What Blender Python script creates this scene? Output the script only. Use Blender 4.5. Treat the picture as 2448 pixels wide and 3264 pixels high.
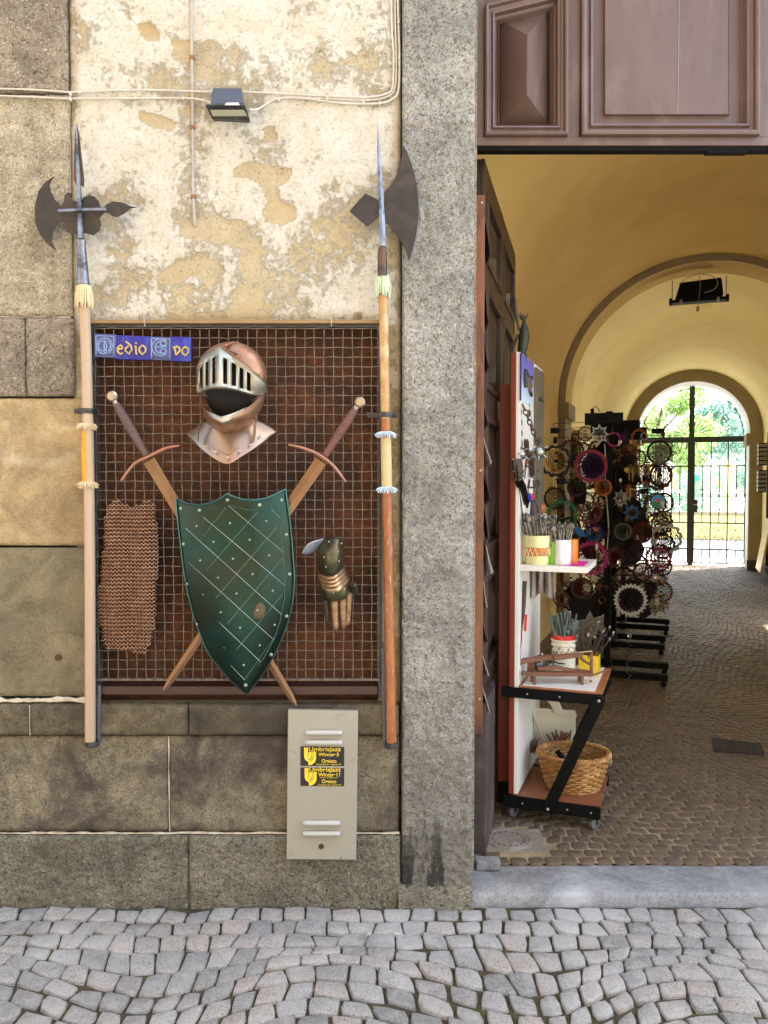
import bpy, bmesh, math, random
from mathutils import Vector, Matrix, noise, Euler
R = math.radians
PI = math.pi
random.seed(7)
for o in list(bpy.data.objects): bpy.data.objects.remove(o)
SC = bpy.context.scene
COL = SC.collection

# ------------------------------------------------------------------ camera
CAM = Vector((0, -2.9, 1.55))
F = 2540.0
PITCH = math.atan(92 / F)
cd = bpy.data.cameras.new('camera'); cam = bpy.data.objects.new('camera', cd); COL.objects.link(cam)
cd.sensor_fit = 'VERTICAL'; cd.sensor_height = 36; cd.sensor_width = 27
cd.lens = F / 3264 * 36
cd.clip_start = .05; cd.clip_end = 2000
cam.location = CAM; cam.rotation_euler = (PI / 2 - PITCH, 0, 0)
SC.camera = cam
# ------------------------------------------------------------------ world, sun, exposure
SUN_EL, SUN_AZ = R(54), R(62)       # azimuth measured from +Y (behind the building) towards +X
w = bpy.data.worlds.new('World'); SC.world = w; w.use_nodes = True
nt = w.node_tree; bgn = nt.nodes['Background']
sky = nt.nodes.new('ShaderNodeTexSky'); sky.sky_type = 'NISHITA'; sky.sun_disc = False
sky.sun_elevation = SUN_EL; sky.sun_rotation = SUN_AZ; sky.air_density = 1.2; sky.dust_density = 3.0; sky.ozone_density = .6
nt.links.new(sky.outputs[0], bgn.inputs[0]); bgn.inputs[1].default_value = .15
sl = bpy.data.lights.new('sun', 'SUN'); sl.energy = 4.6; sl.angle = R(.6); sl.color = (1, .95, .86)
so = bpy.data.objects.new('sun', sl); COL.objects.link(so)
sdir = Vector((math.sin(SUN_AZ) * math.cos(SUN_EL), math.cos(SUN_AZ) * math.cos(SUN_EL), math.sin(SUN_EL)))
so.rotation_euler = sdir.to_track_quat('Z', 'Y').to_euler(); so.location = (0, 0, 20)
vs = SC.view_settings
SC.view_settings.view_transform = 'Standard'; vs.look = 'None'; vs.gamma = 1; vs.use_curve_mapping = False
vs.exposure = 2.6
SC.render.engine = 'CYCLES'
SC.cycles.max_bounces = 10; SC.cycles.diffuse_bounces = 7; SC.cycles.glossy_bounces = 4
SC.cycles.transparent_max_bounces = 8; SC.cycles.sample_clamp_indirect = 6

# ------------------------------------------------------------------ helpers
def ray(px, py):
    cp, sp = math.cos(PITCH), math.sin(PITCH)
    return Vector((px - 1224, F * cp - (py - 1632) * sp, -F * sp - (py - 1632) * cp))
def FP(px, py, Y=0.0):
    d = ray(px, py); return CAM + d * ((Y - CAM.y) / d.y)
DS = 2448 / 1659
def DP(x, y, Y=0.0): return FP(x * DS, y * DS, Y)
def GP(px, py, z=.05):
    d = ray(px, py); return CAM + d * ((z - CAM.z) / d.z)
def zoom(x0, y0, s):
    return lambda a, b, Y=0.0: FP(x0 + a * s, y0 + b * s, Y)
# passage frame: u across (right), v along (away), origin under the middle of the first arch
PA = R(20.3); PO = Vector((3.157, 5.04, 0))
UV = Vector((math.cos(PA), -math.sin(PA), 0)); VV = Vector((math.sin(PA), math.cos(PA), 0))
def PP(u, v, z=0.0): return PO + UV * u + VV * v + Vector((0, 0, z))
PM = Matrix.Translation(PO) @ Matrix.Rotation(-PA, 4, 'Z')

MW = {}
def thing(name, label, cat, loc=(0, 0, 0), rz=0, group=None, kind=None):
    o = bpy.data.objects.new(name, None); COL.objects.link(o)
    o.empty_display_size = .1
    o.location = loc; o.rotation_euler = (0, 0, rz)
    o['label'] = label; o['category'] = cat
    if group: o['group'] = group
    if kind: o['kind'] = kind
    MW[o] = Matrix.Translation(Vector(loc)) @ Matrix.Rotation(rz, 4, 'Z')
    return o
def tag(o, label=None, cat=None, group=None, kind=None):
    if label: o['label'] = label
    if cat: o['category'] = cat
    if group: o['group'] = group
    if kind: o['kind'] = kind
    return o
class MB:
    def __init__(s): s.b = bmesh.new()
    def box(s, c, d, rz=0, bev=0, m=None):
        b = s.b; c = Vector(c); h = Vector(d) / 2
        vs = []
        rot = Matrix.Rotation(rz, 3, 'Z')
        for x in (-1, 1):
            for y in (-1, 1):
                for z in (-1, 1):
                    p = Vector((x * h.x, y * h.y, z * h.z)); p = c + rot @ p
                    if m: p = m @ p
                    vs.append(b.verts.new(p))
        fs = [b.faces.new([vs[i] for i in f]) for f in ((0, 1, 3, 2), (4, 6, 7, 5), (0, 4, 5, 1), (2, 3, 7, 6), (0, 2, 6, 4), (1, 5, 7, 3))]
        if bev:
            es = set(e for f in fs for e in f.edges)
            bmesh.ops.bevel(b, geom=list(es), offset=bev, segments=2, affect='EDGES', profile=.7)
        return s
    def hexa(s, p):      # p: 4 front points + 4 back points, same order
        vs = [s.b.verts.new(Vector(q)) for q in p]
        for f in ((0, 1, 2, 3), (7, 6, 5, 4), (0, 4, 5, 1), (1, 5, 6, 2), (2, 6, 7, 3), (3, 7, 4, 0)):
            s.b.faces.new([vs[i] for i in f])
        return s
    def tube(s, pts, r, n=8, cap=True, flat=None):
        pts = [Vector(p) for p in pts]
        if not hasattr(r, '__len__'): r = [r] * len(pts)
        rings = []; up = None
        for i, p in enumerate(pts):
            t = (pts[min(i + 1, len(pts) - 1)] - pts[max(i - 1, 0)])
            if t.length < 1e-9: t = Vector((0, 0, 1))
            t.normalize()
            if up is None:
                up = Vector((0, 0, 1)) if abs(t.z) < .9 else Vector((0, 1, 0))
            a = up - t * up.dot(t)
            if a.length < 1e-6: a = t.orthogonal()
            a.normalize(); up = a; c = t.cross(a)
            fa, fc = (1, 1) if not flat else flat
            rings.append([s.b.verts.new(p + (a * math.cos(2 * PI * k / n) * fa + c * math.sin(2 * PI * k / n) * fc) * max(r[i], 1e-5)) for k in range(n)])
        for i in range(len(rings) - 1):
            for k in range(n):
                s.b.faces.new((rings[i][k], rings[i][(k + 1) % n], rings[i + 1][(k + 1) % n], rings[i + 1][k]))
        if cap:
            s.b.faces.new(list(reversed(rings[0]))); s.b.faces.new(rings[-1])
        return s
    def lathe(s, prof, c=(0, 0, 0), n=20, m=None):
        c = Vector(c); rings = []
        for (r, z) in prof:
            ring = []
            for k in range(n):
                p = c + Vector((r * math.cos(2 * PI * k / n), r * math.sin(2 * PI * k / n), z))
                if m: p = m @ p
                ring.append(s.b.verts.new(p))
            rings.append(ring)
        for i in range(len(rings) - 1):
            for k in range(n):
                s.b.faces.new((rings[i][k], rings[i][(k + 1) % n], rings[i + 1][(k + 1) % n], rings[i + 1][k]))
        if prof[0][0] > 1e-4: s.b.faces.new(list(reversed(rings[0])))
        if prof[-1][0] > 1e-4: s.b.faces.new(rings[-1])
        return s
    def ball(s, c, r, seg=10, rings=6, sc=(1, 1, 1)):
        m = Matrix.Translation(Vector(c)) @ Matrix.Diagonal((r * sc[0], r * sc[1], r * sc[2], 1))
        bmesh.ops.create_uvsphere(s.b, u_segments=seg, v_segments=rings, radius=1, matrix=m); return s
    def ico(s, c, r, sub=1):
        bmesh.ops.create_icosphere(s.b, subdivisions=sub, radius=r, matrix=Matrix.Translation(Vector(c))); return s
    def prism(s, pts, off):     # pts: planar loop of world points; off: vector
        off = Vector(off); n = len(pts)
        a = [s.b.verts.new(Vector(p)) for p in pts]; b = [s.b.verts.new(Vector(p) + off) for p in pts]
        s.b.faces.new(a); s.b.faces.new(list(reversed(b)))
        for i in range(n): s.b.faces.new((a[i], b[i], b[(i + 1) % n], a[(i + 1) % n]))
        return s
    def ringflat(s, outer, inner, off):
        off = Vector(off); n = len(outer)
        A = [s.b.verts.new(Vector(p)) for p in outer]; B = [s.b.verts.new(Vector(p)) for p in inner]
        C = [s.b.verts.new(Vector(p) + off) for p in outer]; D = [s.b.verts.new(Vector(p) + off) for p in inner]
        for i in range(n):
            j = (i + 1) % n
            s.b.faces.new((A[i], A[j], B[j], B[i])); s.b.faces.new((C[i], D[i], D[j], C[j]))
            s.b.faces.new((A[i], C[i], C[j], A[j])); s.b.faces.new((B[i], B[j], D[j], D[i]))
        return s
    def grid(s, P, nu, nv, skip=None, closed=False):
        vs = [[s.b.verts.new(P(i, j)) for i in range(nu)] for j in range(nv)]
        for j in range(nv - 1):
            for i in range(nu - 1 + (1 if closed else 0)):
                if skip and skip(i, j): continue
                s.b.faces.new((vs[j][i], vs[j][(i + 1) % nu], vs[j + 1][(i + 1) % nu], vs[j + 1][i]))
        return vs
    def quad(s, a, b, c, d):
        s.b.faces.new([s.b.verts.new(Vector(p)) for p in (a, b, c, d)]); return s
    def build(s, name, mat, parent=None, local=False, smooth=False, thick=0, bevel=0, sub=0, fix=True, ang=35):
        b = s.b
        bmesh.ops.remove_doubles(b, verts=b.verts, dist=1e-6)
        if fix: bmesh.ops.recalc_face_normals(b, faces=b.faces)
        me = bpy.data.meshes.new(name); b.to_mesh(me); b.free()
        if mat: me.materials.append(mat)
        o = bpy.data.objects.new(name, me); COL.objects.link(o)
        if parent:
            if parent in MW:
                if not local: me.transform(MW[parent].inverted())
                MW[o] = MW[parent]
            o.parent = parent
        else: MW[o] = Matrix.Identity(4)
        if smooth:
            me.polygons.foreach_set('use_smooth', [True] * len(me.polygons))
            try: me.set_sharp_from_angle(angle=R(ang))
            except Exception: pass
        if thick:
            m = o.modifiers.new('thickness', 'SOLIDIFY'); m.thickness = thick; m.offset = 0
        if bevel:
            m = o.modifiers.new('bevel', 'BEVEL'); m.width = bevel; m.segments = 2; m.limit_method = 'ANGLE'; m.angle_limit = R(40)
        if sub:
            m = o.modifiers.new('subdivision', 'SUBSURF'); m.levels = sub; m.render_levels = sub
        return o
def dup(o, parent=None):
    c = o.copy(); COL.objects.link(c)
    if parent: c.parent = parent
    for ch in list(o.children): dup(ch, c)
    return c
def cr(a, b, c, d, t):
    return .5 * ((2 * b) + (c - a) * t + (2 * a - 5 * b + 4 * c - d) * t * t + (3 * b - a - 3 * c + d) * t * t * t)
def spline(pts, n, closed=False):
    pts = [Vector(p) for p in pts]; m = len(pts); out = []
    segs = m if closed else m - 1
    for i in range(segs):
        if closed: a, b, c, d = pts[(i - 1) % m], pts[i], pts[(i + 1) % m], pts[(i + 2) % m]
        else: a, b, c, d = pts[max(i - 1, 0)], pts[i], pts[i + 1], pts[min(i + 2, m - 1)]
        for k in range(n): out.append(cr(a, b, c, d, k / n))
    if not closed: out.append(pts[-1])
    return out
def loft(mb, rows, n=4, m=4, skip=None):
    R1 = [spline(r, n) for r in rows]
    cols = list(zip(*R1)); C1 = [spline(c, m) for c in cols]
    nu, nv = len(C1), len(C1[0])
    mb.grid(lambda i, j: C1[i][j], nu, nv, skip)
    return mb
# ------------------------------------------------------------------ materials
def setin(bs, k, v):
    if k in bs.inputs: bs.inputs[k].default_value = v
class NT:
    def __init__(s, name):
        s.m = bpy.data.materials.new(name); s.m.use_nodes = True
        s.t = s.m.node_tree; s.bs = s.t.nodes['Principled BSDF']
        s.pos = None
    def n(s, ty, **kw):
        x = s.t.nodes.new(ty)
        for k, v in kw.items(): setattr(x, k, v)
        return x
    def l(s, a, b): s.t.links.new(a, b)
    def coord(s, world=False, scale=(1, 1, 1)):
        if world: src = s.n('ShaderNodeNewGeometry').outputs['Position']
        else: src = s.n('ShaderNodeTexCoord').outputs['Object']
        mp = s.n('ShaderNodeMapping'); mp.inputs['Scale'].default_value = scale
        s.l(src, mp.inputs[0]); return mp.outputs[0]
    def noise(s, co, sc, det=5, rough=.6, dist=0):
        x = s.n('ShaderNodeTexNoise'); x.inputs['Scale'].default_value = sc; x.inputs['Detail'].default_value = det
        x.inputs['Roughness'].default_value = rough; x.inputs['Distortion'].default_value = dist
        s.l(co, x.inputs['Vector']); return x.outputs['Fac']
    def voro(s, co, sc, feat='F1'):
        x = s.n('ShaderNodeTexVoronoi'); x.feature = feat; x.inputs['Scale'].default_value = sc
        s.l(co, x.inputs['Vector']); return x.outputs['Distance']
    def ramp(s, f, stops):
        r = s.n('ShaderNodeValToRGB'); e = r.color_ramp.elements
        while len(e) < len(stops): e.new(.5)
        for i, (p, c) in enumerate(stops):
            e[i].position = p
            e[i].color = (c, c, c, 1) if not hasattr(c, '__len__') else (*c, 1)
        s.l(f, r.inputs[0]); return r.outputs[0]
    def mix(s, f, a, b, mode='MIX'):
        x = s.n('ShaderNodeMix'); x.data_type = 'RGBA'; x.blend_type = mode
        for v, i in ((f, 0), (a, 6), (b, 7)):
            if isinstance(v, (int, float)): x.inputs[i].default_value = v if i == 0 else (v, v, v, 1)
            elif isinstance(v, tuple): x.inputs[i].default_value = (*v, 1)
            else: s.l(v, x.inputs[i])
        return x.outputs[2]
    def math(s, op, a, b=0.0, clamp=False):
        x = s.n('ShaderNodeMath', operation=op); x.use_clamp = clamp
        for v, i in ((a, 0), (b, 1)):
            if isinstance(v, (int, float)): x.inputs[i].default_value = v
            else: s.l(v, x.inputs[i])
        return x.outputs[0]
    def attr(s, nm):
        x = s.n('ShaderNodeAttribute'); x.attribute_name = nm; return x.outputs['Fac']
    def bump(s, h, strength=.5, dist=.01, prev=None):
        x = s.n('ShaderNodeBump'); x.inputs['Strength'].default_value = strength; x.inputs['Distance'].default_value = dist
        s.l(h, x.inputs['Height'])
        if prev is not None: s.l(prev, x.inputs['Normal'])
        return x.outputs[0]
    def out(s, col=None, rough=.6, metal=0, nrm=None, spec=None):
        if col is not None:
            if isinstance(col, tuple): s.bs.inputs['Base Color'].default_value = (*col, 1)
            else: s.l(col, s.bs.inputs['Base Color'])
        if isinstance(rough, (int, float)): s.bs.inputs['Roughness'].default_value = rough
        else: s.l(rough, s.bs.inputs['Roughness'])
        s.bs.inputs['Metallic'].default_value = metal
        if nrm is not None: s.l(nrm, s.bs.inputs['Normal'])
        if spec is not None: setin(s.bs, 'Specular IOR Level', spec)
        return s.m
def mat(name, c1, c2=None, s=12, rough=.6, metal=0, bump=0, bs=90, c3=None, s3=3, t3=(.5, .62), stretch=(1, 1, 1), world=False, rv=.12, dist=.004, spec=None):
    N = NT(name); co = N.coord(world, stretch)
    if c2 is None: c2 = tuple(v * .72 for v in c1)
    f = N.noise(co, s, 6, .65)
    col = N.mix(N.ramp(f, [(.35, 0.0), (.66, 1.0)]), c1, c2)
    if c3:
        g = N.noise(co, s3, 5, .65, .4)
        col = N.mix(N.ramp(g, [(t3[0], 0.0), (t3[1], 1.0)]), col, c3)
    fr = N.noise(co, s * 3.1, 3)
    rg = N.math('ADD', rough - rv / 2, N.math('MULTIPLY', fr, rv))
    nr = None
    if bump:
        nr = N.bump(N.noise(co, bs, 4, .7), bump, dist)
    return N.out(col, rg, metal, nr, spec)
# ------------------------------------------------------------------ setting materials
def stone_mat(name, ca, cb, cdark, fine=260, pit=.5, bumpk=.8, stain=(.12, .09, .05), stain_t=(.56, .7), coarse=60, cpale=None, ztint=None):
    N = NT(name); co = N.coord(True)
    big = N.noise(co, 2.3, 5, .65, .6); mid = N.noise(co, 14, 6, .7); fn = N.noise(co, fine, 3, .7)
    vor = N.voro(co, coarse)
    col = N.mix(N.ramp(mid, [(.32, 0.0), (.68, 1.0)]), ca, cb)
    pits = N.noise(co, coarse * 1.1, 5, .8, .5)
    col = N.mix(N.ramp(fn, [(.33, .8), (.5, 0.0)]), col, cdark)
    col = N.mix(N.ramp(pits, [(.39, min(1, pit + .25)), (.47, 0.0)]), col, cdark)
    if cpale:
        col = N.mix(N.ramp(N.noise(co, fine * .8, 3, .7, .2), [(.56, 0.0), (.68, 1.0)]), col, cpale)
    col = N.mix(N.math('MULTIPLY', N.ramp(big, [(stain_t[0], 0.0), (stain_t[1], 1.0)]), .9), col, stain)
    tone = N.ramp(N.noise(co, 4.2, 5, .7, .8), [(.3, .62), (.7, 1.38)])
    col = N.mix(1.0, col, tone, 'MULTIPLY')
    if ztint:
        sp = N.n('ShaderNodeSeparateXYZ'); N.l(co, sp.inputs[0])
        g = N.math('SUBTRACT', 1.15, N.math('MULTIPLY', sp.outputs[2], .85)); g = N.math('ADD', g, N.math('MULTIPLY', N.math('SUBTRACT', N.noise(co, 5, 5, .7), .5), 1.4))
        col = N.mix(N.math('MULTIPLY', N.ramp(g, [(.3, 0.0), (1.0, 1.0)]), .62), col, ztint)  # mixes in a darker tint towards the bottom, broken up by noise
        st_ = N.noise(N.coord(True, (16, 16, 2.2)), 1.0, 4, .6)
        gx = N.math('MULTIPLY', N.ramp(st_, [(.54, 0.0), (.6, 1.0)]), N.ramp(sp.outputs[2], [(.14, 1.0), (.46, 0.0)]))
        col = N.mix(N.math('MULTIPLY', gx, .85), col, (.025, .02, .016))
    h = N.math('ADD', N.math('MULTIPLY', fn, .6), N.math('MULTIPLY', pits, 1.6))
    h = N.math('ADD', h, N.math('MULTIPLY', N.ramp(vor, [(.0, 0.0), (.28, 1.0)]), pit))
    return N.out(col, .92, 0, N.bump(h, bumpk, .016))
S_LEFT = stone_mat('rough_tufa_stone', (.52, .46, .33), (.37, .32, .22), (.14, .11, .07), fine=150, coarse=60, pit=.5, stain=(.24, .19, .11), cpale=(.66, .62, .5))
S_LEFTDARK = stone_mat('dark_weathered_tufa', (.35, .3, .215), (.24, .2, .14), (.09, .07, .05), fine=140, coarse=46, pit=.8, cpale=(.55, .5, .43))
S_SMOOTH = stone_mat('smooth_yellow_stone', (.42, .32, .17), (.33, .24, .12), (.22, .15, .075), fine=160, pit=.15, coarse=22, bumpk=.6, stain=(.52, .46, .33))
S_OLIVE = stone_mat('smooth_olive_stone', (.21, .18, .105), (.16, .135, .08), (.09, .07, .04), fine=160, pit=.15, coarse=22, bumpk=.5, stain=(.15, .12, .08))
S_BAND = stone_mat('dark_band_stone', (.19, .155, .09), (.1, .08, .048), (.04, .032, .02), fine=150, pit=.35, bumpk=.7, coarse=34, stain=(.04, .032, .022), stain_t=(.46, .62))
S_MID = stone_mat('stained_plinth_stone', (.24, .21, .135), (.15, .125, .08), (.055, .042, .03), fine=150, pit=.3, bumpk=.7, coarse=30, stain=(.05, .036, .03), stain_t=(.47, .6), cpale=(.31, .28, .2))
S_LOW = stone_mat('pitted_plinth_stone', (.32, .29, .2), (.23, .205, .14), (.08, .065, .042), fine=130, pit=.8, bumpk=1.0, coarse=58, stain=(.15, .125, .08), cpale=(.44, .42, .34))
S_PIL = stone_mat('grey_bush_hammered_stone', (.54, .53, .48), (.42, .41, .36), (.15, .13, .095), fine=150, pit=.75, bumpk=1.0, coarse=70, stain=(.36, .34, .28), stain_t=(.5, .75), cpale=(.68, .68, .63), ztint=(.17, .145, .1))
S_STEP = stone_mat('worn_grey_step_stone', (.29, .29, .28), (.21, .215, .215), (.12, .12, .115), fine=160, pit=.3, bumpk=.4, stain=(.33, .33, .33))
M_MORTAR = mat('white_mortar', (.62, .57, .47), (.4, .34, .24), s=30, bump=.6, bs=120, world=True)
def plaster_mat():
    N = NT('peeling_lime_plaster'); co = N.coord(True)
    at = N.attr('peel'); e = N.noise(co, 38, 6, .75)
    m = N.math('ADD', at, N.math('MULTIPLY', N.math('SUBTRACT', e, .5), 1.1))
    m = N.ramp(m, [(.44, 0.0), (.56, 1.0)])
    b1 = N.noise(co, 9, 6, .7, .3); b2 = N.noise(co, 3.0, 4, .6); sp = N.noise(co, 75, 5, .8)
    white = N.mix(N.ramp(b1, [(.3, 0.0), (.62, 1.0)]), (.92, .89, .8), (.82, .76, .6))
    md = N.noise(co, 26, 6, .8, .4)
    white = N.mix(N.ramp(md, [(.34, .75), (.46, 0.0)]), white, (.5, .4, .23))
    white = N.mix(N.ramp(sp, [(.34, .75), (.46, 0.0)]), white, (.42, .32, .18))
    tan = N.mix(N.ramp(b1, [(.35, 0.0), (.65, 1.0)]), (.74, .63, .41), (.6, .49, .3))
    tan = N.mix(N.ramp(N.noise(co, 110, 4, .7), [(.3, 1.0), (.45, 0.0)]), tan, (.3, .22, .12))
    tan = N.mix(N.ramp(b2, [(.5, 0.0), (.62, 1.0)]), tan, (.7, .56, .31))
    col = N.mix(m, white, tan)
    gl = N.attr('golden')
    col = N.mix(N.math('MULTIPLY', gl, N.ramp(N.noise(co, 6, 5, .7), [(.3, .55), (.6, 1.0)])), col, (.42, .3, .13))
    h = N.math('ADD', N.math('MULTIPLY', N.math('ADD', sp, md), 1.6), N.math('MULTIPLY', N.noise(co, 210, 3, .7), .6))
    h = N.math('SUBTRACT', h, N.math('MULTIPLY', m, .9))
    return N.out(col, .93, 0, N.bump(h, 1.0, .012))
M_PLASTER = plaster_mat()
def cobble_mat(name, ca, cb, cc, cdeep, rough=.6):
    N = NT(name); co = N.coord(True)
    r = N.attr('rnd'); fn = N.noise(co, 170, 5, .8); md = N.noise(co, 24, 5, .7)
    col = N.ramp(r, [(0.0, ca), (.45, cb), (.8, cc), (1.0, ca)])
    col = N.mix(N.ramp(md, [(.4, 0.0), (.7, .5)]), col, tuple(v * 1.35 for v in ca))
    col = N.mix(N.ramp(fn, [(.36, .9), (.5, 0.0)]), col, cdeep)
    col = N.mix(N.math('MULTIPLY', N.ramp(N.noise(co, 2.1, 5, .7), [(.48, 0.0), (.62, 1.0)]), .45), col, tuple(v * 1.45 for v in ca))
    h = N.math('ADD', N.math('MULTIPLY', fn, .7), N.math('MULTIPLY', md, 1.0))
    rg = N.math('ADD', rough - .1, N.math('MULTIPLY', md, .25))
    return N.out(col, rg, 0, N.bump(h, 1.0, .01))
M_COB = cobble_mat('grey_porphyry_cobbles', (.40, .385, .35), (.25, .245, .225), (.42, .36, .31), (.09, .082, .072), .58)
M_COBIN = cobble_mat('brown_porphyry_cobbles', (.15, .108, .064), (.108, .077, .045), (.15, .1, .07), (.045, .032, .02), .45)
M_JOINT = mat('sandy_joint_dirt', (.07, .05, .022), (.028, .022, .015), s=25, c3=(.06, .06, .014), s3=14, bump=.9, bs=150, rough=.95, world=True)
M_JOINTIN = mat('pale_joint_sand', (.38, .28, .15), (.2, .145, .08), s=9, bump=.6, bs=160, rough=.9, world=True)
M_GROUND = mat('pale_gravel_ground', (.42, .4, .36), (.33, .31, .28), s=3, bump=.4, bs=60, rough=.95, world=True)
M_VAULT = mat('ochre_painted_plaster', (.76, .57, .22), (.7, .51, .18), s=1.3, rough=.9, bump=.3, bs=40, world=True, c3=(.62, .43, .14), s3=.8, t3=(.45, .75))
M_VAULT2 = mat('pale_yellow_painted_plaster', (.88, .78, .42), (.84, .73, .37), s=1.1, rough=.9, bump=.25, bs=40, world=True, c3=(.78, .66, .33), s3=1.7, t3=(.5, .7))
M_RIB = mat('grey_beige_arch_paint', (.3, .25, .17), (.25, .205, .135), s=5, rough=.9, bump=.3, bs=80, world=True)
M_SOFFIT = mat('yellow_arch_soffit', (0.62, 0.446, 0.16), (0.55, 0.389, 0.136), s=3, rough=.9, bump=.2, bs=80, world=True)
M_REVEAL = mat('white_gate_reveal', (.75, .76, .76), (.68, .69, .68), s=3, rough=.9, world=True)
M_DARKSTONE = mat('dark_plinth_stone', (.1, .085, .07), (.05, .045, .04), s=14, rough=.8, bump=.5, world=True)

# ------------------------------------------------------------------ stone block with a worked face
def block(name, m, parent, x0, x1, z0, z1, y, amp=.003, sc=14, step=.011, round_=.012, back=.06, seed=0, attrs=None, hole=None, smooth=True, disp=None):
    nx = max(3, int((x1 - x0) / step) + 1); nz = max(3, int((z1 - z0) / step) + 1)
    b = bmesh.new(); P = []; A = {k: [] for k in (attrs or {})}
    for j in range(nz + 1):
        for i in range(nx + 1):
            x = x0 + (x1 - x0) * i / nx; z = z0 + (z1 - z0) * j / nz
            d = amp * (noise.noise(Vector((x * sc, seed * 9.1, z * sc))) + .6 * noise.noise(Vector((x * sc * 2.7, seed * 3.3 + 4, z * sc * 2.7))))
            e = min(x - x0, x1 - x, z - z0, z1 - z)
            if e < round_: d -= (1 - e / round_) ** 2 * .009 + amp * .5 * noise.noise(Vector((x * 60, 1, z * 60)))
            if disp: d += disp(x, z)
            P.append(b.verts.new((x, y - d, z)))
            for k in A: A[k].append(attrs[k](x, z))
    n = nx + 1
    for j in range(nz):
        for i in range(nx):
            if hole:
                cx = x0 + (x1 - x0) * (i + .5) / nx; cz = z0 + (z1 - z0) * (j + .5) / nz
                if hole[0] < cx < hole[1] and hole[2] < cz < hole[3]: continue
            b.faces.new((P[j * n + i], P[j * n + i + 1], P[(j + 1) * n + i + 1], P[(j + 1) * n + i]))
    loop = [P[i] for i in range(nx + 1)] + [P[j * n + nx] for j in range(1, nz + 1)] + [P[nz * n + i] for i in range(nx - 1, -1, -1)] + [P[j * n] for j in range(nz - 1, 0, -1)]
    bk = [b.verts.new((v.co.x, y + back, v.co.z)) for v in loop]
    for k in A: A[k] += [0.0] * len(bk)
    L = len(loop)
    for i in range(L): b.faces.new((loop[i], bk[i], bk[(i + 1) % L], loop[(i + 1) % L]))
    bmesh.ops.recalc_face_normals(b, faces=b.faces)
    me = bpy.data.meshes.new(name); b.to_mesh(me); b.free(); me.materials.append(m)
    for k in A:
        at = me.attributes.new(k, 'FLOAT', 'POINT'); at.data.foreach_set('value', A[k])
    if smooth:
        me.polygons.foreach_set('use_smooth', [True] * len(me.polygons)); me.set_sharp_from_angle(angle=R(50))
    o = bpy.data.objects.new(name, me); COL.objects.link(o)
    if parent: me.transform(MW[parent].inverted()); o.parent = parent
    return o
def X(dx, dy=1000, Y=0): return DP(dx, dy, Y).x
def Z(dy, Y=0): return DP(800, dy, Y).z
WALL_T = 4.2
fac = thing('stone_building', 'old stone building front with peeling cream plaster bay and grey door pillar', 'building', (0, 0, 0))
def poly_in(pts, x, y):
    c = False; j = len(pts) - 1
    for i in range(len(pts)):
        if (pts[i][1] > y) != (pts[j][1] > y) and x < (pts[j][0] - pts[i][0]) * (y - pts[i][1]) / (pts[j][1] - pts[i][1]) + pts[i][0]: c = not c
        j = i
    return c
z1 = zoom(0, 0, .7836); z2 = zoom(250, 1000, .6329); z3 = zoom(250, 1550, .6329); z4 = zoom(0, 1900, .7836)
def wpoly(pts, zf): return [(zf(a, b).x, zf(a, b).z) for a, b in pts]
PATCH = [wpoly([(945, 690), (985, 665), (1060, 665), (1130, 680), (1190, 690), (1170, 740), (1130, 760), (1140, 820), (1200, 850), (1208, 890), (1150, 918), (1080, 900), (1070, 860), (1090, 820), (1060, 750), (1010, 720), (950, 725)], z1),
         wpoly([(740, 900), (840, 880), (1000, 900), (1025, 990), (960, 1010), (890, 985), (800, 980), (730, 960)], z1),
         wpoly([(560, 100), (600, 85), (640, 120), (650, 165), (600, 170), (570, 140)], z1),
         wpoly([(640, 1120), (720, 1060), (800, 1040), (880, 1060), (900, 1110), (760, 1130), (700, 1160), (640, 1150)], z1),
         wpoly([(930, 1280), (950, 1190), (975, 1150), (1000, 1190), (1010, 1290)], z1),
         wpoly([(560, 450), (640, 470), (720, 500), (700, 530), (620, 520), (570, 490)], z1),
         wpoly([(700, 160), (790, 170), (780, 250), (710, 240)], z1),
         wpoly([(1070, 520), (1120, 515), (1125, 570), (1075, 575)], z1)]
def peel(x, z):
    for p in PATCH:
        if poly_in(p, x, z): return .95
    n1 = noise.fractal(Vector((x * 5.5, 3.3, z * 5.5)), .8, 2.1, 4) * .5 + .5
    n2 = noise.noise(Vector((x * 1.7, 8, z * 1.7))) * .5 + .5
    lo = max(0, min(1, (2.7 - z) / .5))
    v = .0 + n1 * .66 + n2 * .1 + lo * .1
    return max(0, min(1, v))
XPL, XPR = X(150, 300), X(866, 700)
def golden(x, z):
    g = max(0, 1 - (x - XPL) / .045) * .9
    g = max(g, max(0, 1 - (XPR - x) / .04) * .8)
    g = max(g, max(0, 1 - abs(z - Z(688)) / .03) * .55)
    if z < Z(700): g = max(g, .85)
    return min(1, g)
def pdisp(x, z):
    d = -.005 * max(0, min(1, (peel(x, z) - .45) * 8))
    d += -.006 * golden(x, z)
    for (cx, cz, r) in HOLES:
        q = ((x - cx) ** 2 + (z - cz) ** 2) ** .5
        if q < r: d -= .01 * (1 - (q / r) ** 2)
    return d
HOLES = [(z1(a, b).x, z1(a, b).z, r) for a, b, r in ((600, 120, .035), (1302, 50, .011), (1297, 155, .01), (1302, 205, .006), (1245, 1240, .01), (1290, 640, .008), (628, 1255, .009), (965, 1135, .012), (560, 590, .015), (1590, 1090, .012), (1280, 1095, .007))]
CX0, CX1, CZ0, CZ1 = X(204, 1000), X(819, 1000), Z(1514), Z(703)   # niche behind the wire cage
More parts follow.
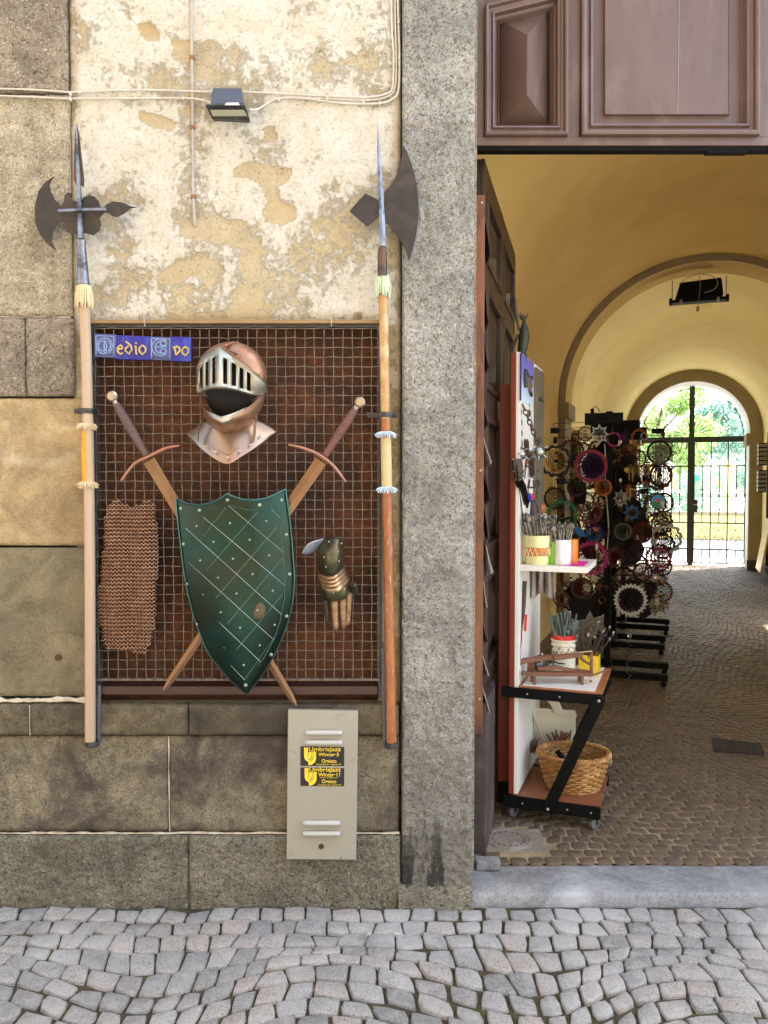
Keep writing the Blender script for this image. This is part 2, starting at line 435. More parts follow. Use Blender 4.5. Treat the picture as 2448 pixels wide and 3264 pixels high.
block('plaster_bay', M_PLASTER, fac, XPL, XPR, Z(1520), WALL_T, 0, amp=.0035, sc=9, step=.0075, back=.1,
      attrs={'peel': peel, 'golden': golden}, hole=(CX0, CX1, CZ0, CZ1), disp=pdisp, round_=.001)
XB = X(-60, 1000)
LW = -3.6
def row(m, xs, zt, zb, y, **k):
    for i in range(len(xs) - 1):
        block('stone_block', m, fac, xs[i] + .0025, xs[i + 1] - .0025, zb, zt, y, seed=i + zt, **k)
x150 = X(150, 300)
row(S_LEFTDARK, [-1.95, x150], Z(-170), Z(205) + .004, -.016, amp=.007, sc=34)
row(S_LEFTDARK, [-1.95, x150], WALL_T, Z(-170) + .006, -.016, amp=.007, sc=34)
row(S_LEFT, [-1.95, x150 + .004], Z(207), Z(683), -.014, amp=.006, sc=38, step=.008)
row(S_LEFTDARK, [-1.95, X(58, 760), X(164, 760)], Z(689), Z(856), -.02, amp=.006, sc=20)
row(S_SMOOTH, [-1.95, X(197, 1000)], Z(861), Z(1178), -.012, amp=.002, sc=6)
row(S_OLIVE, [-1.95, X(201, 1300)], Z(1183), Z(1503), -.012, amp=.0015, sc=6)
row(S_BAND, [-1.95, X(72, 1550), X(205, 1550) + .35, X(862, 1550)], Z(1519), Z(1583), -.034, amp=.002, sc=12)
row(S_MID, [-1.95, X(367, 1700), X(863, 1700)], Z(1588), Z(1793), -.016, amp=.0025, sc=10)
row(S_LOW, [-1.95, X(411, 1900), X(866, 1900)], Z(1801), -.03, -.03, amp=.006, sc=42, step=.008)
row(S_MID, [LW, -1.955], WALL_T, -.03, -.016, amp=.003, sc=10, step=.06)
MOR = []
def bar(a, b, za, zb, y0, y1):
    za, zb = min(za, zb), max(za, zb); mb = MB(); hz = (b - a) > (zb - za); L = (b - a) if hz else (zb - za); n = max(4, int(L / .012)); T = (zb - za) if hz else (b - a)
    def P(i, j):
        t = i / n; s = (a if hz else za) + L * t; e = T * (.32 + .3 * noise.noise(Vector((s * 30, 7.7, za * 9))) + .2 * noise.noise(Vector((s * 90, 2.7, za * 9 + j)))); m_ = ((za + zb) if hz else (a + b)) / 2 + T * .25 * noise.noise(Vector((s * 12, za * 5, 1)))
        o = m_ + (-1, -.6, .6, 1)[j] * max(e, T * .12); y = y0 + (.006 if j in (0, 3) else 0) + .002 * noise.noise(Vector((s * 60, j, 3)))
        return Vector((s, y, o)) if hz else Vector((o, y, s))
    mb.grid(P, n + 1, 4); mb.build('mortar_joint', M_MORTAR, fac, smooth=True)
bar(-1.95, X(203, 1511), Z(1518), Z(1504), -.012, .04)
bar(-1.95, X(863, 1797), Z(1800), Z(1794), -.013, .04)
bar(-1.95, x150, Z(688), Z(684), -.01, .04)
bar(X(71, 1550) - .003, X(71, 1550) + .003, Z(1583), Z(1519), -.028, .02)
bar(X(367, 1700) - .003, X(367, 1700) + .003, Z(1793), Z(1588), -.0125, .02)
bar(X(411, 1900) - .003, X(411, 1900) + .003, 0, Z(1801), -.012, .02)
# niche behind the cage
M_BACKING = mat('rusty_brown_backing', (.105, .034, .009), (.04, .014, .005), s=26, rough=.95, bump=1.0, bs=60, c3=(.013, .007, .004), s3=3, t3=(.42, .7), world=True)
nb = MB(); nb.quad((CX0 - .02, .055, CZ0 - .02), (CX1 + .02, .055, CZ0 - .02), (CX1 + .02, .055, CZ1 + .02), (CX0 - .02, .055, CZ1 + .02)); nb.build('niche_back', M_BACKING, fac)
nw = MB()
nw.box(((CX0 + CX1) / 2, .02, CZ1 + .004), (CX1 - CX0 + .02, .07, .012)); nw.box((CX0 - .004, .02, (CZ0 + CZ1) / 2), (.012, .07, CZ1 - CZ0 - .02)); nw.box((CX1 + .004, .02, (CZ0 + CZ1) / 2), (.012, .07, CZ1 - CZ0 - .02))
nw.build('niche_side', M_DARKSTONE, fac)
# pillar
XP0, XP1 = X(867, 1000), X(1021, 1000)
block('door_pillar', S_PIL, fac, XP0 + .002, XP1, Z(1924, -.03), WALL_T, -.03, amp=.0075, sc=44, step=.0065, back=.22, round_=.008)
# wall right of the doorway and above it
DR = 3.0
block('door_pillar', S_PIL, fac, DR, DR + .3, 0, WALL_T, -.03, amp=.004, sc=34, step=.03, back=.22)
block('stone_block', S_LEFT, fac, DR + .305, 6.5, 0, WALL_T, -.01, amp=.004, sc=10, step=.05)
ms = MB()   # mass of the building above and behind (blocks the sun)
ms.box((1.45, .15, 6.1), (10.1, .28, 3.8)); ms.box((-1.6, .2, 2.1), (3.9, .1, 4.2)); ms.box((4.8, .2, 2.1), (3.4, .1, 4.2))
ms.box((XP0 + .12, .2, 2.1), (.18, .1, 4.2)); ms.box((XP1 + 1.3, .2, 3.95), (2.9, .1, .5))
ms.build('upper_wall', S_LEFT, fac)
rf = MB(); rf.box((0.6, 5.9, 8.0), (9.0, 11.4, .2)); rf.box((-4.0, 6, 4), (.3, 12, 8)); rf.build('roof', M_DARKSTONE, fac)  # unseen roof slab, put in for the shadow it casts

# ------------------------------------------------------------------ passage
pas = thing('vaulted_passage', 'yellow barrel vaulted passage behind the doorway with grey arches and pilasters', 'passage', PO, -PA)
R1, RI, R2, ZS = 1.41, 1.335, 1.13, 2.40
VG = 6.45
def vfront(u): return (.26 - PO.y + math.sin(PA) * u) / math.cos(PA)
def vault(name, m, va, vb, ra, rb, zs, n=40, k=2, thick=.0):
    mb = MB()
    def P(i, j):
        t = j / k; r = ra + (rb - ra) * t; a = PI * i / n
        v0 = vfront(-r * math.cos(a)) if va is None else va
        return PP(-r * math.cos(a), v0 + (vb - v0) * t, zs + r * math.sin(a))
    mb.grid(P, n + 1, k + 1); return mb.build(name, m, pas, smooth=True, fix=False)
FZ = .05
VF = -5.9
vault('vault', M_VAULT, None, 0, R1 + .0, R1, ZS, k=8)
mb = MB(); VF = vfront(-R1); mb.quad(PP(-R1, VF, 0), PP(-R1, 0, 0), PP(-R1, 0, ZS), PP(-R1, VF, ZS)); mb.build('wall', M_VAULT, pas, fix=False)
mb = MB(); VF = vfront(R1); mb.quad(PP(R1, VF, 0), PP(R1, 0, 0), PP(R1, 0, ZS), PP(R1, VF, ZS)); mb.build('wall', M_VAULT, pas, fix=False)
def face_ring(name, m, v, ro, ri, zs, n=48):
    mb = MB(); mb.grid(lambda i, j: PP(-(ro if j else ri) * math.cos(PI * i / n), v, zs + (ro if j else ri) * math.sin(PI * i / n)), n + 1, 2)
    return mb.build(name, m, pas, fix=False)
face_ring('arch', M_RIB, 0, R1 + .01, RI, ZS)
vault('arch_soffit', M_SOFFIT, 0, .5, RI, RI, ZS)
for s in (-1, 1):
    mb = MB(); mb.box((s * (RI + .1), .25, ZS / 2 - .085), (.2, .5, ZS - .17), m=PM, bev=.004); mb.build('pilaster', M_RIB, pas)
    mb = MB(); mb.box((s * (RI + .08), .25, ZS - .085), (.24, .56, .165), m=PM, bev=.008); mb.build('capital', M_RIB, pas)
RV2 = 1.37
vault('vault', M_VAULT2, .5, VG, RV2, R2, ZS, k=6)
face_ring('arch', M_VAULT2, .5, RV2 + .01, RI - .001, ZS)
mb = MB(); mb.quad(PP(-RV2, .5, 0), PP(-R2, VG, 0), PP(-R2, VG, ZS), PP(-RV2, .5, ZS)); mb.build('wall', M_VAULT2, pas, fix=False)
def rw(v): return RV2 + (R2 - RV2) * (v - .5) / (VG - .5)
mb = MB()
for (a, b, za, zb) in ((.5, .7, 0, ZS), (.7, 1.9, 2.25, ZS), (1.9, VG, 0, ZS)):  # unseen side opening, added to let light onto the left wall
    mb.quad(PP(rw(a), a, za), PP(rw(b), b, za), PP(rw(b), b, zb), PP(rw(a), a, zb))
mb.quad(PP(rw(.7), .7, 0), PP(rw(.7) + .4, .7, 0), PP(rw(.7) + .4, .7, 2.25), PP(rw(.7), .7, 2.25))
mb.quad(PP(rw(1.9), 1.9, 0), PP(rw(1.9) + .4, 1.9, 0), PP(rw(1.9) + .4, 1.9, 2.25), PP(rw(1.9), 1.9, 2.25))
mb.quad(PP(rw(.7), .7, 2.25), PP(rw(1.9), 1.9, 2.25), PP(rw(1.9) + .4, 1.9, 2.25), PP(rw(.7) + .4, .7, 2.25))
mb.build('wall', M_VAULT2, pas, fix=False)
# gate arch
GI, GD = .925, .7
face_ring('arch', M_RIB, VG, R2 + .02, GI, ZS)
vault('arch_soffit', M_REVEAL, VG, VG + GD, GI, GI - .02, ZS)
for s in (-1, 1):
    mb = MB(); mb.box((s * (GI + .15), VG + GD / 2 + .002, ZS / 2 - .1), (.3, GD, ZS - .2), m=PM, bev=.004); mb.build('pilaster', M_RIB, pas)
    mb = MB(); mb.box((s * (GI - .003), VG + GD / 2 + .03, ZS / 2 - .1), (.012, GD - .05, ZS - .21), m=PM); mb.build('jamb_lining', M_REVEAL, pas)
    mb = MB(); mb.box((s * (GI + .12), VG + GD / 2, ZS - .1), (.36, GD + .08, .2), m=PM, bev=.012); mb.build('capital', M_RIB, pas)
    mb = MB(); mb.box((s * (GI + .14), VG - .02, .13), (.32, .12, .2), m=PM, bev=.006); mb.build('pilaster_foot', M_DARKSTONE, pas)
mb = MB(); mb.box((1.13, 5.55, .12), (.1, 1.7, .22), m=PM, bev=.005); mb.build('wall_plinth', M_DARKSTONE, pas)
# outer wall round the gate and courtyard side
mb = MB()
for (a, b) in ((-6.5, -GI - .28), (GI + .28, 5)): mb.box(((a + b) / 2, VG + GD + .1, 4), (b - a, .2, 8), m=PM)
mb.box((0, VG + GD + .1, 5.9), (2.6, .2, 4.6), m=PM)
mb.build('rear_wall', M_VAULT2, pas)

# ------------------------------------------------------------------ cobbles
def cobbles(name, m, cells, warp, hfun, gap=.009, seed=1, jit=.010):
    rnd = random.Random(seed); b = bmesh.new(); vals = []
    def corner(i, j):
        q = random.Random(int(i * 100) * 92821 + j * 68917 + seed)
        return warp(i + q.uniform(-1, 1) * jit * 9, j + q.uniform(-1, 1) * jit * 7)
    for (i, j, half) in cells:
        c = [corner(i + half, j), corner(i + 1 + half, j), corner(i + 1 + half, j + 1), corner(i + half, j + 1)]
        cen = sum(c, Vector((0, 0))) / 4
        if not hfun(cen): continue
        gp = gap * (1.0 if name != 'road' else max(.35, .95 + 1.5 * noise.noise(Vector((cen.x * 1.4, cen.y * 2.2, 3.1)))))
        pts = []
        for k in range(4):
            a, d = c[k], c[(k + 1) % 4]; pa = c[k - 1]
            p = a + (cen - a).normalized() * (gp * 1.45 + rnd.uniform(0, .0035))
            pts.append(a * 0 + p)
            e = (a + d) / 2; pts.append(e + (cen - e).normalized() * (gp * .62 + rnd.uniform(-.003, .003)))
        z0 = rnd.uniform(-.005, .004) if name == 'road' else rnd.uniform(-.0015, .003); tx, ty = rnd.uniform(-.07, .07), rnd.uniform(-.07, .07)
        zz = hfun(cen)
        if zz is True: zz = 0.0
        def V(p, s, dz):
            q = cen + (p - cen) * s; return b.verts.new((q.x, q.y, zz + z0 + dz + (q.x - cen.x) * tx + (q.y - cen.y) * ty))
        r0 = [V(p, 1.03, -.03) for p in pts]; r1 = [V(p, 1, -.009) for p in pts]; r2 = [V(p, .96, -.0012) for p in pts]; r3 = [V(p, .84, .0004) for p in pts]
        val = rnd.random(); f0 = len(b.faces)
        for A, B in ((r0, r1), (r1, r2), (r2, r3)):
            for k in range(8): b.faces.new((A[k], A[(k + 1) % 8], B[(k + 1) % 8], B[k]))
        b.faces.new(r3); vals += [val] * (len(b.faces) - f0)
    me = bpy.data.meshes.new(name); b.to_mesh(me); b.free(); me.materials.append(m)
    at = me.attributes.new('rnd', 'FLOAT', 'FACE'); at.data.foreach_set('value', vals)
    me.polygons.foreach_set('use_smooth', [True] * len(me.polygons))
    o = bpy.data.objects.new(name, me); COL.objects.link(o); o['kind'] = 'structure'; return o
def warp_road(i, j):
    s = .088; x = i * s; y = -.045 - j * .083
    d = max(0, min(1, (j - 2.2) / 3.0)); d = d * d * (3 - 2 * d)
    ph = x / 1.15 * 2 * PI
    return Vector((x + .035 * d * math.sin(ph) + .02 * noise.noise(Vector((x * 1.3, y * 1.5, 0))), y + d * .085 * math.cos(ph + .9) + .018 * noise.noise(Vector((x * 2, y * 2, 5)))))
cells = [(i, j, .5 * (j % 2) + .21 * ((j * 7) % 3)) for j in range(0, 40) for i in range(-42, 47)]
road = cobbles('road', M_COB, cells, warp_road, lambda c: (c.y < (-.07 if c.x > XP0 - .02 else -.045)) and c.y > -3.4, gap=.0043, seed=3, jit=.016)
def warp_pas(i, j):
    s = .068; x = .3 + i * s; y = .19 + j * .06
    ph = (x - .35) / .95 * 2 * PI
    far = max(0, min(1, (y - .25) / .5))
    return Vector((x + .03 * far * math.sin(ph), y + far * (-.10 * abs(math.cos(ph / 2)) + .05) + .012 * noise.noise(Vector((x * 3, y * 3, 5)))))
LMAN = GP(1620, 2680)
def in_pass(c):
    if c.y < .215: return False
    d = Vector((c.x, c.y, 0)) - PO; u = d.dot(UV); v = d.dot(VV)
    if abs(c.x - LMAN.x) < .16 and abs(c.y - LMAN.y) < .115: return False
    return (abs(u) < 1.4 and v < VG + .75) and .0501
cells = [(i, j, .5 * (j % 2)) for j in range(-3, 225) for i in range(-12, 92)]
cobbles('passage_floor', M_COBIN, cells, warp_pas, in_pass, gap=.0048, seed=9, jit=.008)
def sheet(name, m, pts):
    mb = MB(); mb.b.faces.new([mb.b.verts.new(p) for p in pts]); o = mb.build(name, m, None, fix=False); o['kind'] = 'structure'; return o
sheet('ground', M_GROUND, [(-150, -150, -.05), (150, -150, -.05), (150, 200, -.05), (-150, 200, -.05)])
sheet('road_bedding', M_JOINT, [(-5, -4, -.012), (5, -4, -.012), (5, .05, -.012), (-5, .05, -.012)])
sheet('passage_bedding', M_JOINTIN, [(-.2, .2, .0464), (3.2, .2, .0464), PP(1.6, VG + .9, .0464), PP(-1.6, VG + .9, .0464)])
M_ROADOUT = mat('pale_asphalt', (.55, .55, .55), (.5, .5, .49), s=4, rough=.9, world=True)
sheet('courtyard_ground', M_ROADOUT, [PP(-20, VG + .85, .046), PP(20, VG + .85, .046), PP(20, 60, .046), PP(-20, 60, .046)])
M_ASPH = mat('shaded_asphalt', (.16, .17, .18), (.12, .125, .13), s=6, rough=.9, world=True)  # shade on the far road put into a darker asphalt colour
sheet('shaded_lane', M_ASPH, [PP(-20, 8.9, .05), PP(20, 8.9, .05), PP(20, 14.5, .05), PP(-20, 14.5, .05)])
# doorstep
st = thing('doorstep', 'pale grey worn stone doorstep across the passage doorway', 'doorstep', (1.5, .1, 0))
def stepmesh(nm, par, xa, xb, prof, m=S_STEP):
    mb = MB(); n = int((xb - xa) / .02)
    mb.grid(lambda i, j: Vector((xa + (xb - xa) * i / n, prof[j][0] + .003 * noise.noise(Vector((i * .35, j * 3.1, 0))), prof[j][1] + .002 * noise.noise(Vector((i * .22, j * 1.7, 9))))), n + 1, len(prof)); return mb.build(nm, m, par, smooth=True, ang=50)
stepmesh('step_stone', st, XP1 - .0, DR + .1, [(.205, -.03), (.2, .038), (.15, .041), (.08, .041), (.0, .04), (-.014, .037), (-.02, .028), (-.022, -.03)])
stepmesh('pillar_foot', fac, XP0 - .01, XP1 + .002, [(.0, .08), (-.028, .078), (-.036, .06), (-.045, .03), (-.052, .012), (-.055, -.03)], S_LOW)

# house added unseen behind the camera: bounces warm light, open to the right
M_OPP = mat('warm_bounce_render', (.47, .34, .21), (.41, .3, .18), s=2, rough=.9, world=True)
M_SHUT = mat('green_shutter_paint', (.06, .12, .07), rough=.6)
ob = thing('house', 'unseen house added across the street to bounce warm light, cream render and green shutters', 'house', (0, -6.6, 0))
mb = MB(); mb.box((-5.5, -6.9, 5.6), (16, .6, 11.4)); mb.build('wall', M_OPP, ob)
wm = MB().box((0, 0, 0), (1.0, .06, 1.5)).build('shutter', M_SHUT, ob, local=True)
first = True
for x in (-8, -5, -2.2, .8):
    for z in (2.2, 5.4):
        c = wm if first else dup(wm, ob); first = False
        c.location = (x, .03, z)
# ------------------------------------------------------------------ metals, woods
M_IRON = mat('dark_forged_iron', (.09, .075, .065), (.05, .042, .04), s=30, rough=.5, metal=.75, bump=.3, bs=120, c3=(.13, .075, .05), s3=9)
M_BLADE = mat('brown_patinated_blade', (.03, .025, .021), (.02, .017, .015), s=25, rough=.6, metal=.2, bump=.2, bs=150, c3=(.045, .033, .026), s3=12)
M_GREYST = mat('blued_grey_steel', (0.247, 0.27, 0.315), (0.15, 0.165, 0.203), s=30, rough=.38, metal=.85, bump=.25, bs=110, c3=(0.0675, 0.0675, 0.075), s3=14)
M_WIRE = mat('galvanised_wire', (.23, .195, .155), (.1, .08, .062), s=60, rough=.45, metal=.6)
M_STEEL = mat('bright_helmet_steel', (.34, .34, .285), (.25, .24, .19), s=9, rough=.42, metal=.75, c3=(.48, .38, .3), s3=7, t3=(.5, .72))
M_COPST = mat('copper_toned_steel', (.36, .2, .12), (.24, .115, .065), s=9, rough=.4, metal=.75, c3=(.4, .3, .22), s3=6, t3=(.5, .75), bump=.15, bs=45)
M_BRASSY = mat('dull_brass', (.5, .36, .2), (.36, .25, .14), s=15, rough=.35, metal=.8)
M_SWORD = mat('tarnished_sword_blade', (.2, .125, .07), (.16, .09, .05), s=14, rough=.38, metal=.7, c3=(.19, .1, .05), s3=10)
M_GRIPD = mat('dark_brown_leather_grip', (.13, .08, .07), (.08, .05, .045), s=60, rough=.75, bump=.6, bs=240)
M_GRIPR = mat('reddish_leather_grip', (0.15, 0.0638, 0.0488), (0.105, 0.045, 0.0338), s=60, rough=.7, bump=.6, bs=240)
M_POMM = mat('pale_pommel_metal', (0.425, 0.374, 0.297), (0.34, 0.289, 0.23), s=20, rough=.3, metal=.8)
M_COPPER = mat('copper_crossguard', (0.413, 0.21, 0.143), (0.315, 0.15, 0.0975), s=20, rough=.35, metal=.8)
M_SHIELD = mat('green_painted_metal', (0.0096, 0.04, 0.0288), (0.0048, 0.0208, 0.0152), s=5, rough=.3, metal=.7, bump=.3, bs=28, c3=(0.024, 0.0256, 0.012), s3=5, t3=(.46, .7))
M_SHRIM = mat('green_metal_rim', (.05, .14, .115), (.03, .09, .075), s=9, rough=.33, metal=.6)
M_SHINE = mat('pale_engraved_line', (.3, .37, .31), (.2, .25, .2), s=20, rough=.4, metal=.5)
M_GAUNT = mat('green_bronze_plate', (.075, .085, .045), (.05, .055, .03), s=16, rough=.36, metal=.7, c3=(.14, .085, .045), s3=12, t3=(.45, .65))
M_GBRONZE = mat('bronze_finger_plate', (.5, .33, .19), (.34, .2, .1), s=30, rough=.35, metal=.6, c3=(.1, .1, .05), s3=14)
M_MAIL = mat('rusty_mail_ring', (0.4, 0.24, 0.152), (0.256, 0.128, 0.072), s=40, rough=.45, metal=.6)
M_BLUE = mat('glossy_blue_glaze', (.01, .012, .24), (.008, .01, .16), s=20, rough=.3, c3=(.03, .05, .35), s3=10)
M_BLUEGR = mat('blue_grey_relief_glaze', (.06, .085, .25), (.04, .055, .15), s=50, rough=.28, bump=.6, bs=110)
M_RELIEF = mat('pale_blue_relief', (.2, .28, .5), (.14, .2, .4), s=30, rough=.3)
M_GOLD = mat('tarnished_gold_letter', (.6, .48, .24), (.42, .32, .14), s=40, rough=.35, metal=.6)
M_LWOOD = mat('pale_ash_wood', (0.413, 0.285, 0.165), (0.345, 0.225, 0.12), s=6, stretch=(6, 6, .6), rough=.55, bump=.15, bs=60)
M_PINK = mat('pale_peeled_wood', (0.432, 0.321, 0.22), (0.374, 0.267, 0.171), s=6, stretch=(9, 9, .35), rough=.5, c3=(0.324, 0.205, 0.116), s3=3, t3=(.5, .8))
M_BAMBOO = mat('orange_brown_varnished_wood', (0.315, 0.115, 0.03), (0.21, 0.0608, 0.015), s=8, stretch=(4, 4, 1), rough=.38, c3=(0.45, 0.284, 0.144), s3=26, t3=(.58, .68), bump=.15, bs=50)
M_YWRAP = mat('yellow_cloth_wrap', (0.578, 0.321, 0.017), (0.468, 0.245, 0.0127), s=20, rough=.8, bump=.3, bs=200)
M_PWRAP = mat('pale_cream_wrap', (0.495, 0.405, 0.216), (0.435, 0.338, 0.162), s=20, rough=.8, bump=.3, bs=200)
M_CREAM = mat('cream_cotton_thread', (0.624, 0.528, 0.331), (0.528, 0.416, 0.245), s=50, rough=.95)
M_MINT = mat('pale_green_thread', (.52, .62, .44), (.42, .5, .32), s=50, rough=.95)
M_LBLUE = mat('pale_blue_thread', (.52, .62, .68), (.4, .5, .55), s=50, rough=.95)
M_BLACKM = mat('black_painted_metal', (.022, .022, .024), (.014, .014, .015), s=20, rough=.42, c3=(.05, .05, .05), s3=30)
M_BLPLAST = mat('dark_blue_grey_plastic', (.05, .055, .075), (.035, .04, .055), s=15, rough=.4)
M_GLASSY = mat('dusty_lamp_glass', (.34, .35, .27), (.28, .29, .22), s=10, rough=.15)
M_WCABLE = mat('white_cable_sheath', (.56, .53, .46), (.46, .42, .35), s=12, rough=.6)
M_CONDUIT = mat('grey_conduit_with_rust', (.4, .37, .33), (.3, .26, .22), s=10, rough=.6, c3=(.3, .13, .05), s3=7, t3=(.6, .66))
M_CABINET = mat('grey_enamel_cabinet', (.3, .285, .225), (.27, .255, .2), s=3, rough=.4, c3=(.19, .165, .125), s3=24, t3=(.64, .74), bump=.08, bs=60)
M_LOUV = mat('pale_grey_enamel', (.42, .41, .37), (.36, .35, .31), s=6, rough=.3)
M_STKB = mat('black_sticker', (.012, .012, .013), rough=.5)
M_STKY = mat('yellow_sticker_print', (.8, .58, .03), (.72, .5, .02), s=20, rough=.5)
M_LEATH = mat('worn_leather_strap', (.2, .11, .05), (.13, .07, .035), s=20, rough=.7)
M_FRAMEW = mat('dark_stained_wood', (0.0525, 0.021, 0.014), (0.0315, 0.014, 0.0098), s=8, stretch=(1, 6, 6), rough=.5)
M_TOPW = mat('ochre_wood_batten', (0.273, 0.182, 0.0761), (0.215, 0.137, 0.0585), s=8, stretch=(1, 6, 6), rough=.7)

def fringe(mb, c, r, h, n, spread=1.25, rnd=random, z0=0.0, thick=.0022):
    for k in range(n):
        a = 2 * PI * k / n + rnd.uniform(-.1, .1)
        ca, sa = math.cos(a), math.sin(a)
        hh = h * rnd.uniform(.8, 1.08); sp = r * spread * rnd.uniform(.92, 1.1)
        mb.tube([c + Vector((ca * r, sa * r, z0)), c + Vector((ca * (r * .5 + sp * .55), sa * (r * .5 + sp * .55), z0 - hh * .35)), c + Vector((ca * sp, sa * sp, z0 - hh))], [thick, thick, thick * .8], 4)

# ------------------------------------------------------------------ wire cage over the niche
cage = thing('wire_cage', 'woven wire mesh cage over the dark niche in the plaster bay', 'wire mesh', DP(510, 1475, -.03))
mb = MB(); sp = .0342; yw = -.022
xa, xb, za, zb = X(205, 1000, yw), X(818, 1000, yw), Z(1468, yw), Z(707, yw)
nxw = int((xb - xa) / sp); nzw = int((zb - za) / sp)
for i in range(nxw + 1):
    x = xa + .006 + i * sp
    mb.tube([(x + .0012 * math.sin(i * 3 + k), yw + (.0022 if (i + k) % 2 else -.0022), za + k * sp) for k in range(nzw + 2) if za + k * sp <= zb + .01], .0017, 5)
for k in range(nzw + 1):
    z = za + .004 + k * sp
    mb.tube([(xa + i * sp, yw + (-.0022 if (i + k) % 2 else .0022), z + .0012 * math.sin(i * 2.3 + k * 5)) for i in range(nxw + 2) if xa + i * sp <= xb + .01], .0017, 5)
mb.build('wire_mesh', M_WIRE, cage, smooth=True)
mb = MB()
for (x0, x1, z0, z1_) in ((xa - .006, xa + .006, za - .01, zb), (xb - .006, xb + .006, za - .01, zb)):
    mb.box(((x0 + x1) / 2, yw + .008, (z0 + z1_) / 2), (x1 - x0, .016, z1_ - z0), bev=.001)
mb.box(((xa + xb) / 2, yw + .008, zb + .004), (xb - xa + .011, .018, .007), bev=.001)
mb.build('mesh_frame', M_BLACKM, cage)
mb = MB(); mb.tube([(xa - .004, yw - .003, za), (xb + .004, yw - .003, za)], .004, 6); mb.build('bottom_rod', M_WIRE, cage, smooth=True)
mb = MB(); mb.box(((xa + xb) / 2, -.01, Z(698)), (xb - xa + .02, .045, .013), bev=.002); mb.build('top_batten', M_TOPW, cage)
mb = MB(); mb.box(((xa + xb) / 2, .0, Z(1488)), (xb - xa - .01, .05, .03), bev=.003); mb.build('bottom_board', M_FRAMEW, cage)
for dx in (312, 716):
    mb = MB(); p = DP(dx, 694, -.04); mb.tube([p + Vector((0, .03, .012)), p + Vector((0, 0, .01)), p + Vector((0, -.004, -.004)), p + Vector((0, .006, -.016))], .0022, 6)
    mb.build('hanging_hook', M_CONDUIT, cage, smooth=True)
# ------------------------------------------------------------------ blue ceramic name plaque
zp = zoom(280, 1040, .2170); YP = -.045
plq = thing('ceramic_sign', 'blue ceramic tile sign with gold letters on upper left of the wire mesh', 'sign', zp(800, 490, YP))
def tilebox(a0, a1, t, b_, m, nm):
    p = [zp(a0, t, YP), zp(a1, t + (a1 - a0) * .035, YP), zp(a1, b_ + (a1 - a0) * .035, YP), zp(a0, b_, YP)]
    mb = MB(); mb.hexa(p + [q + Vector((0, .02, 0)) for q in p]); return mb.build(nm, m, plq, bevel=.002)
t1 = tilebox(88, 415, 108, 450, M_BLUEGR, 'initial_tile')
t2 = tilebox(418, 905, 130, 480, M_BLUE, 'letter_tile')
t3 = tilebox(908, 1228, 150, 490, M_BLUEGR, 'initial_tile')
t4 = tilebox(1231, 1510, 150, 508, M_BLUE, 'letter_tile')
def strokes(ls, nm, m, par, r, zf, Y, flat=(1.0, .5)):
    mb = MB()
    for l in ls: mb.tube([zf(a, b, Y) for a, b in l], r, 6, flat=None)
    return mb.build(nm, m, par, smooth=True)
def arc(cx, cy, rx, ry, a0, a1, n=14): return [(cx + rx * math.cos(R(a0 + (a1 - a0) * k / n)), cy - ry * math.sin(R(a0 + (a1 - a0) * k / n))) for k in range(n + 1)]
Mi = [arc(235, 290, 105, 115, 60, 300), arc(255, 290, 105, 118, 120, -60), [(245, 175), (240, 290), (250, 400)], arc(215, 290, 62, 75, 0, 360), arc(285, 290, 50, 72, 0, 360),
      [(120, 140), (380, 150), (382, 420), (122, 415), (120, 140)]]
strokes(Mi, 'letter_relief', M_RELIEF, t1, .0026, zp, YP - .001)
Ei = [arc(1070, 310, 130, 125, 50, 310), arc(1085, 310, 95, 92, 60, 300), [(990, 310), (1160, 300)], arc(1110, 250, 45, 40, 0, 360, 10), arc(1110, 370, 45, 40, 0, 360, 10),
      [(935, 178), (1205, 190), (1205, 465), (935, 460), (935, 178)]]
strokes(Ei, 'letter_relief', M_RELIEF, t3, .0026, zp, YP - .001)
gl = {'e': [[(520, 318), (480, 275), (437, 322), (437, 372), (482, 410), (520, 392)], [(437, 345), (515, 325)]],
      'd': [[(560, 225), (630, 285), (650, 345), (605, 408), (552, 360), (552, 330), (600, 290)]],
      'i': [[(692, 290), (710, 310), (708, 390), (725, 415)], [(700, 242), (722, 255)]],
      'o': [[(800, 280), (850, 318), (850, 370), (805, 415), (758, 370), (758, 325), (800, 280)]],
      'v': [[(1255, 300), (1282, 340), (1298, 425)], [(1300, 425), (1350, 365), (1350, 318), (1305, 295), (1282, 330)]],
      'o2': [[(1430, 300), (1478, 335), (1478, 385), (1432, 432), (1388, 390), (1388, 345), (1430, 300)]]}
for k, ls in gl.items():
    strokes(ls, 'letter', M_GOLD, t4 if k in ('v', 'o2') else t2, .0042, zp, YP - .0025)

# ------------------------------------------------------------------ helmet
zh = zoom(580, 1070, .1944)
hel = thing('knight_helmet', 'steel and copper knight helmet with slotted visor and flared neck collar on mesh', 'helmet', zh(815, 2100, -.06))
def hprof(a):   # front of the visor, ridge at a=610
    if a <= 610: t = (610 - a) / 365; return -.225 + .12 * t ** 1.5
    t = (a - 610) / 770; return -.225 + .165 * t ** 1.7
cols = [245, 262, 290, 340, 385, 435, 495, 550, 610, 675, 740, 815, 885, 945, 1005, 1065, 1125, 1200, 1280, 1345, 1372]
def interp(tab, a):
    for (x0, y0), (x1, y1) in zip(tab, tab[1:]):
        if a <= x1: return y0 + (y1 - y0) * max(0, (a - x0)) / (x1 - x0)
    return tab[-1][1]
top = [(245, 540), (290, 440), (340, 365), (430, 290), (550, 205), (610, 172), (740, 265), (900, 375), (1060, 485), (1160, 565), (1280, 670), (1372, 770)]
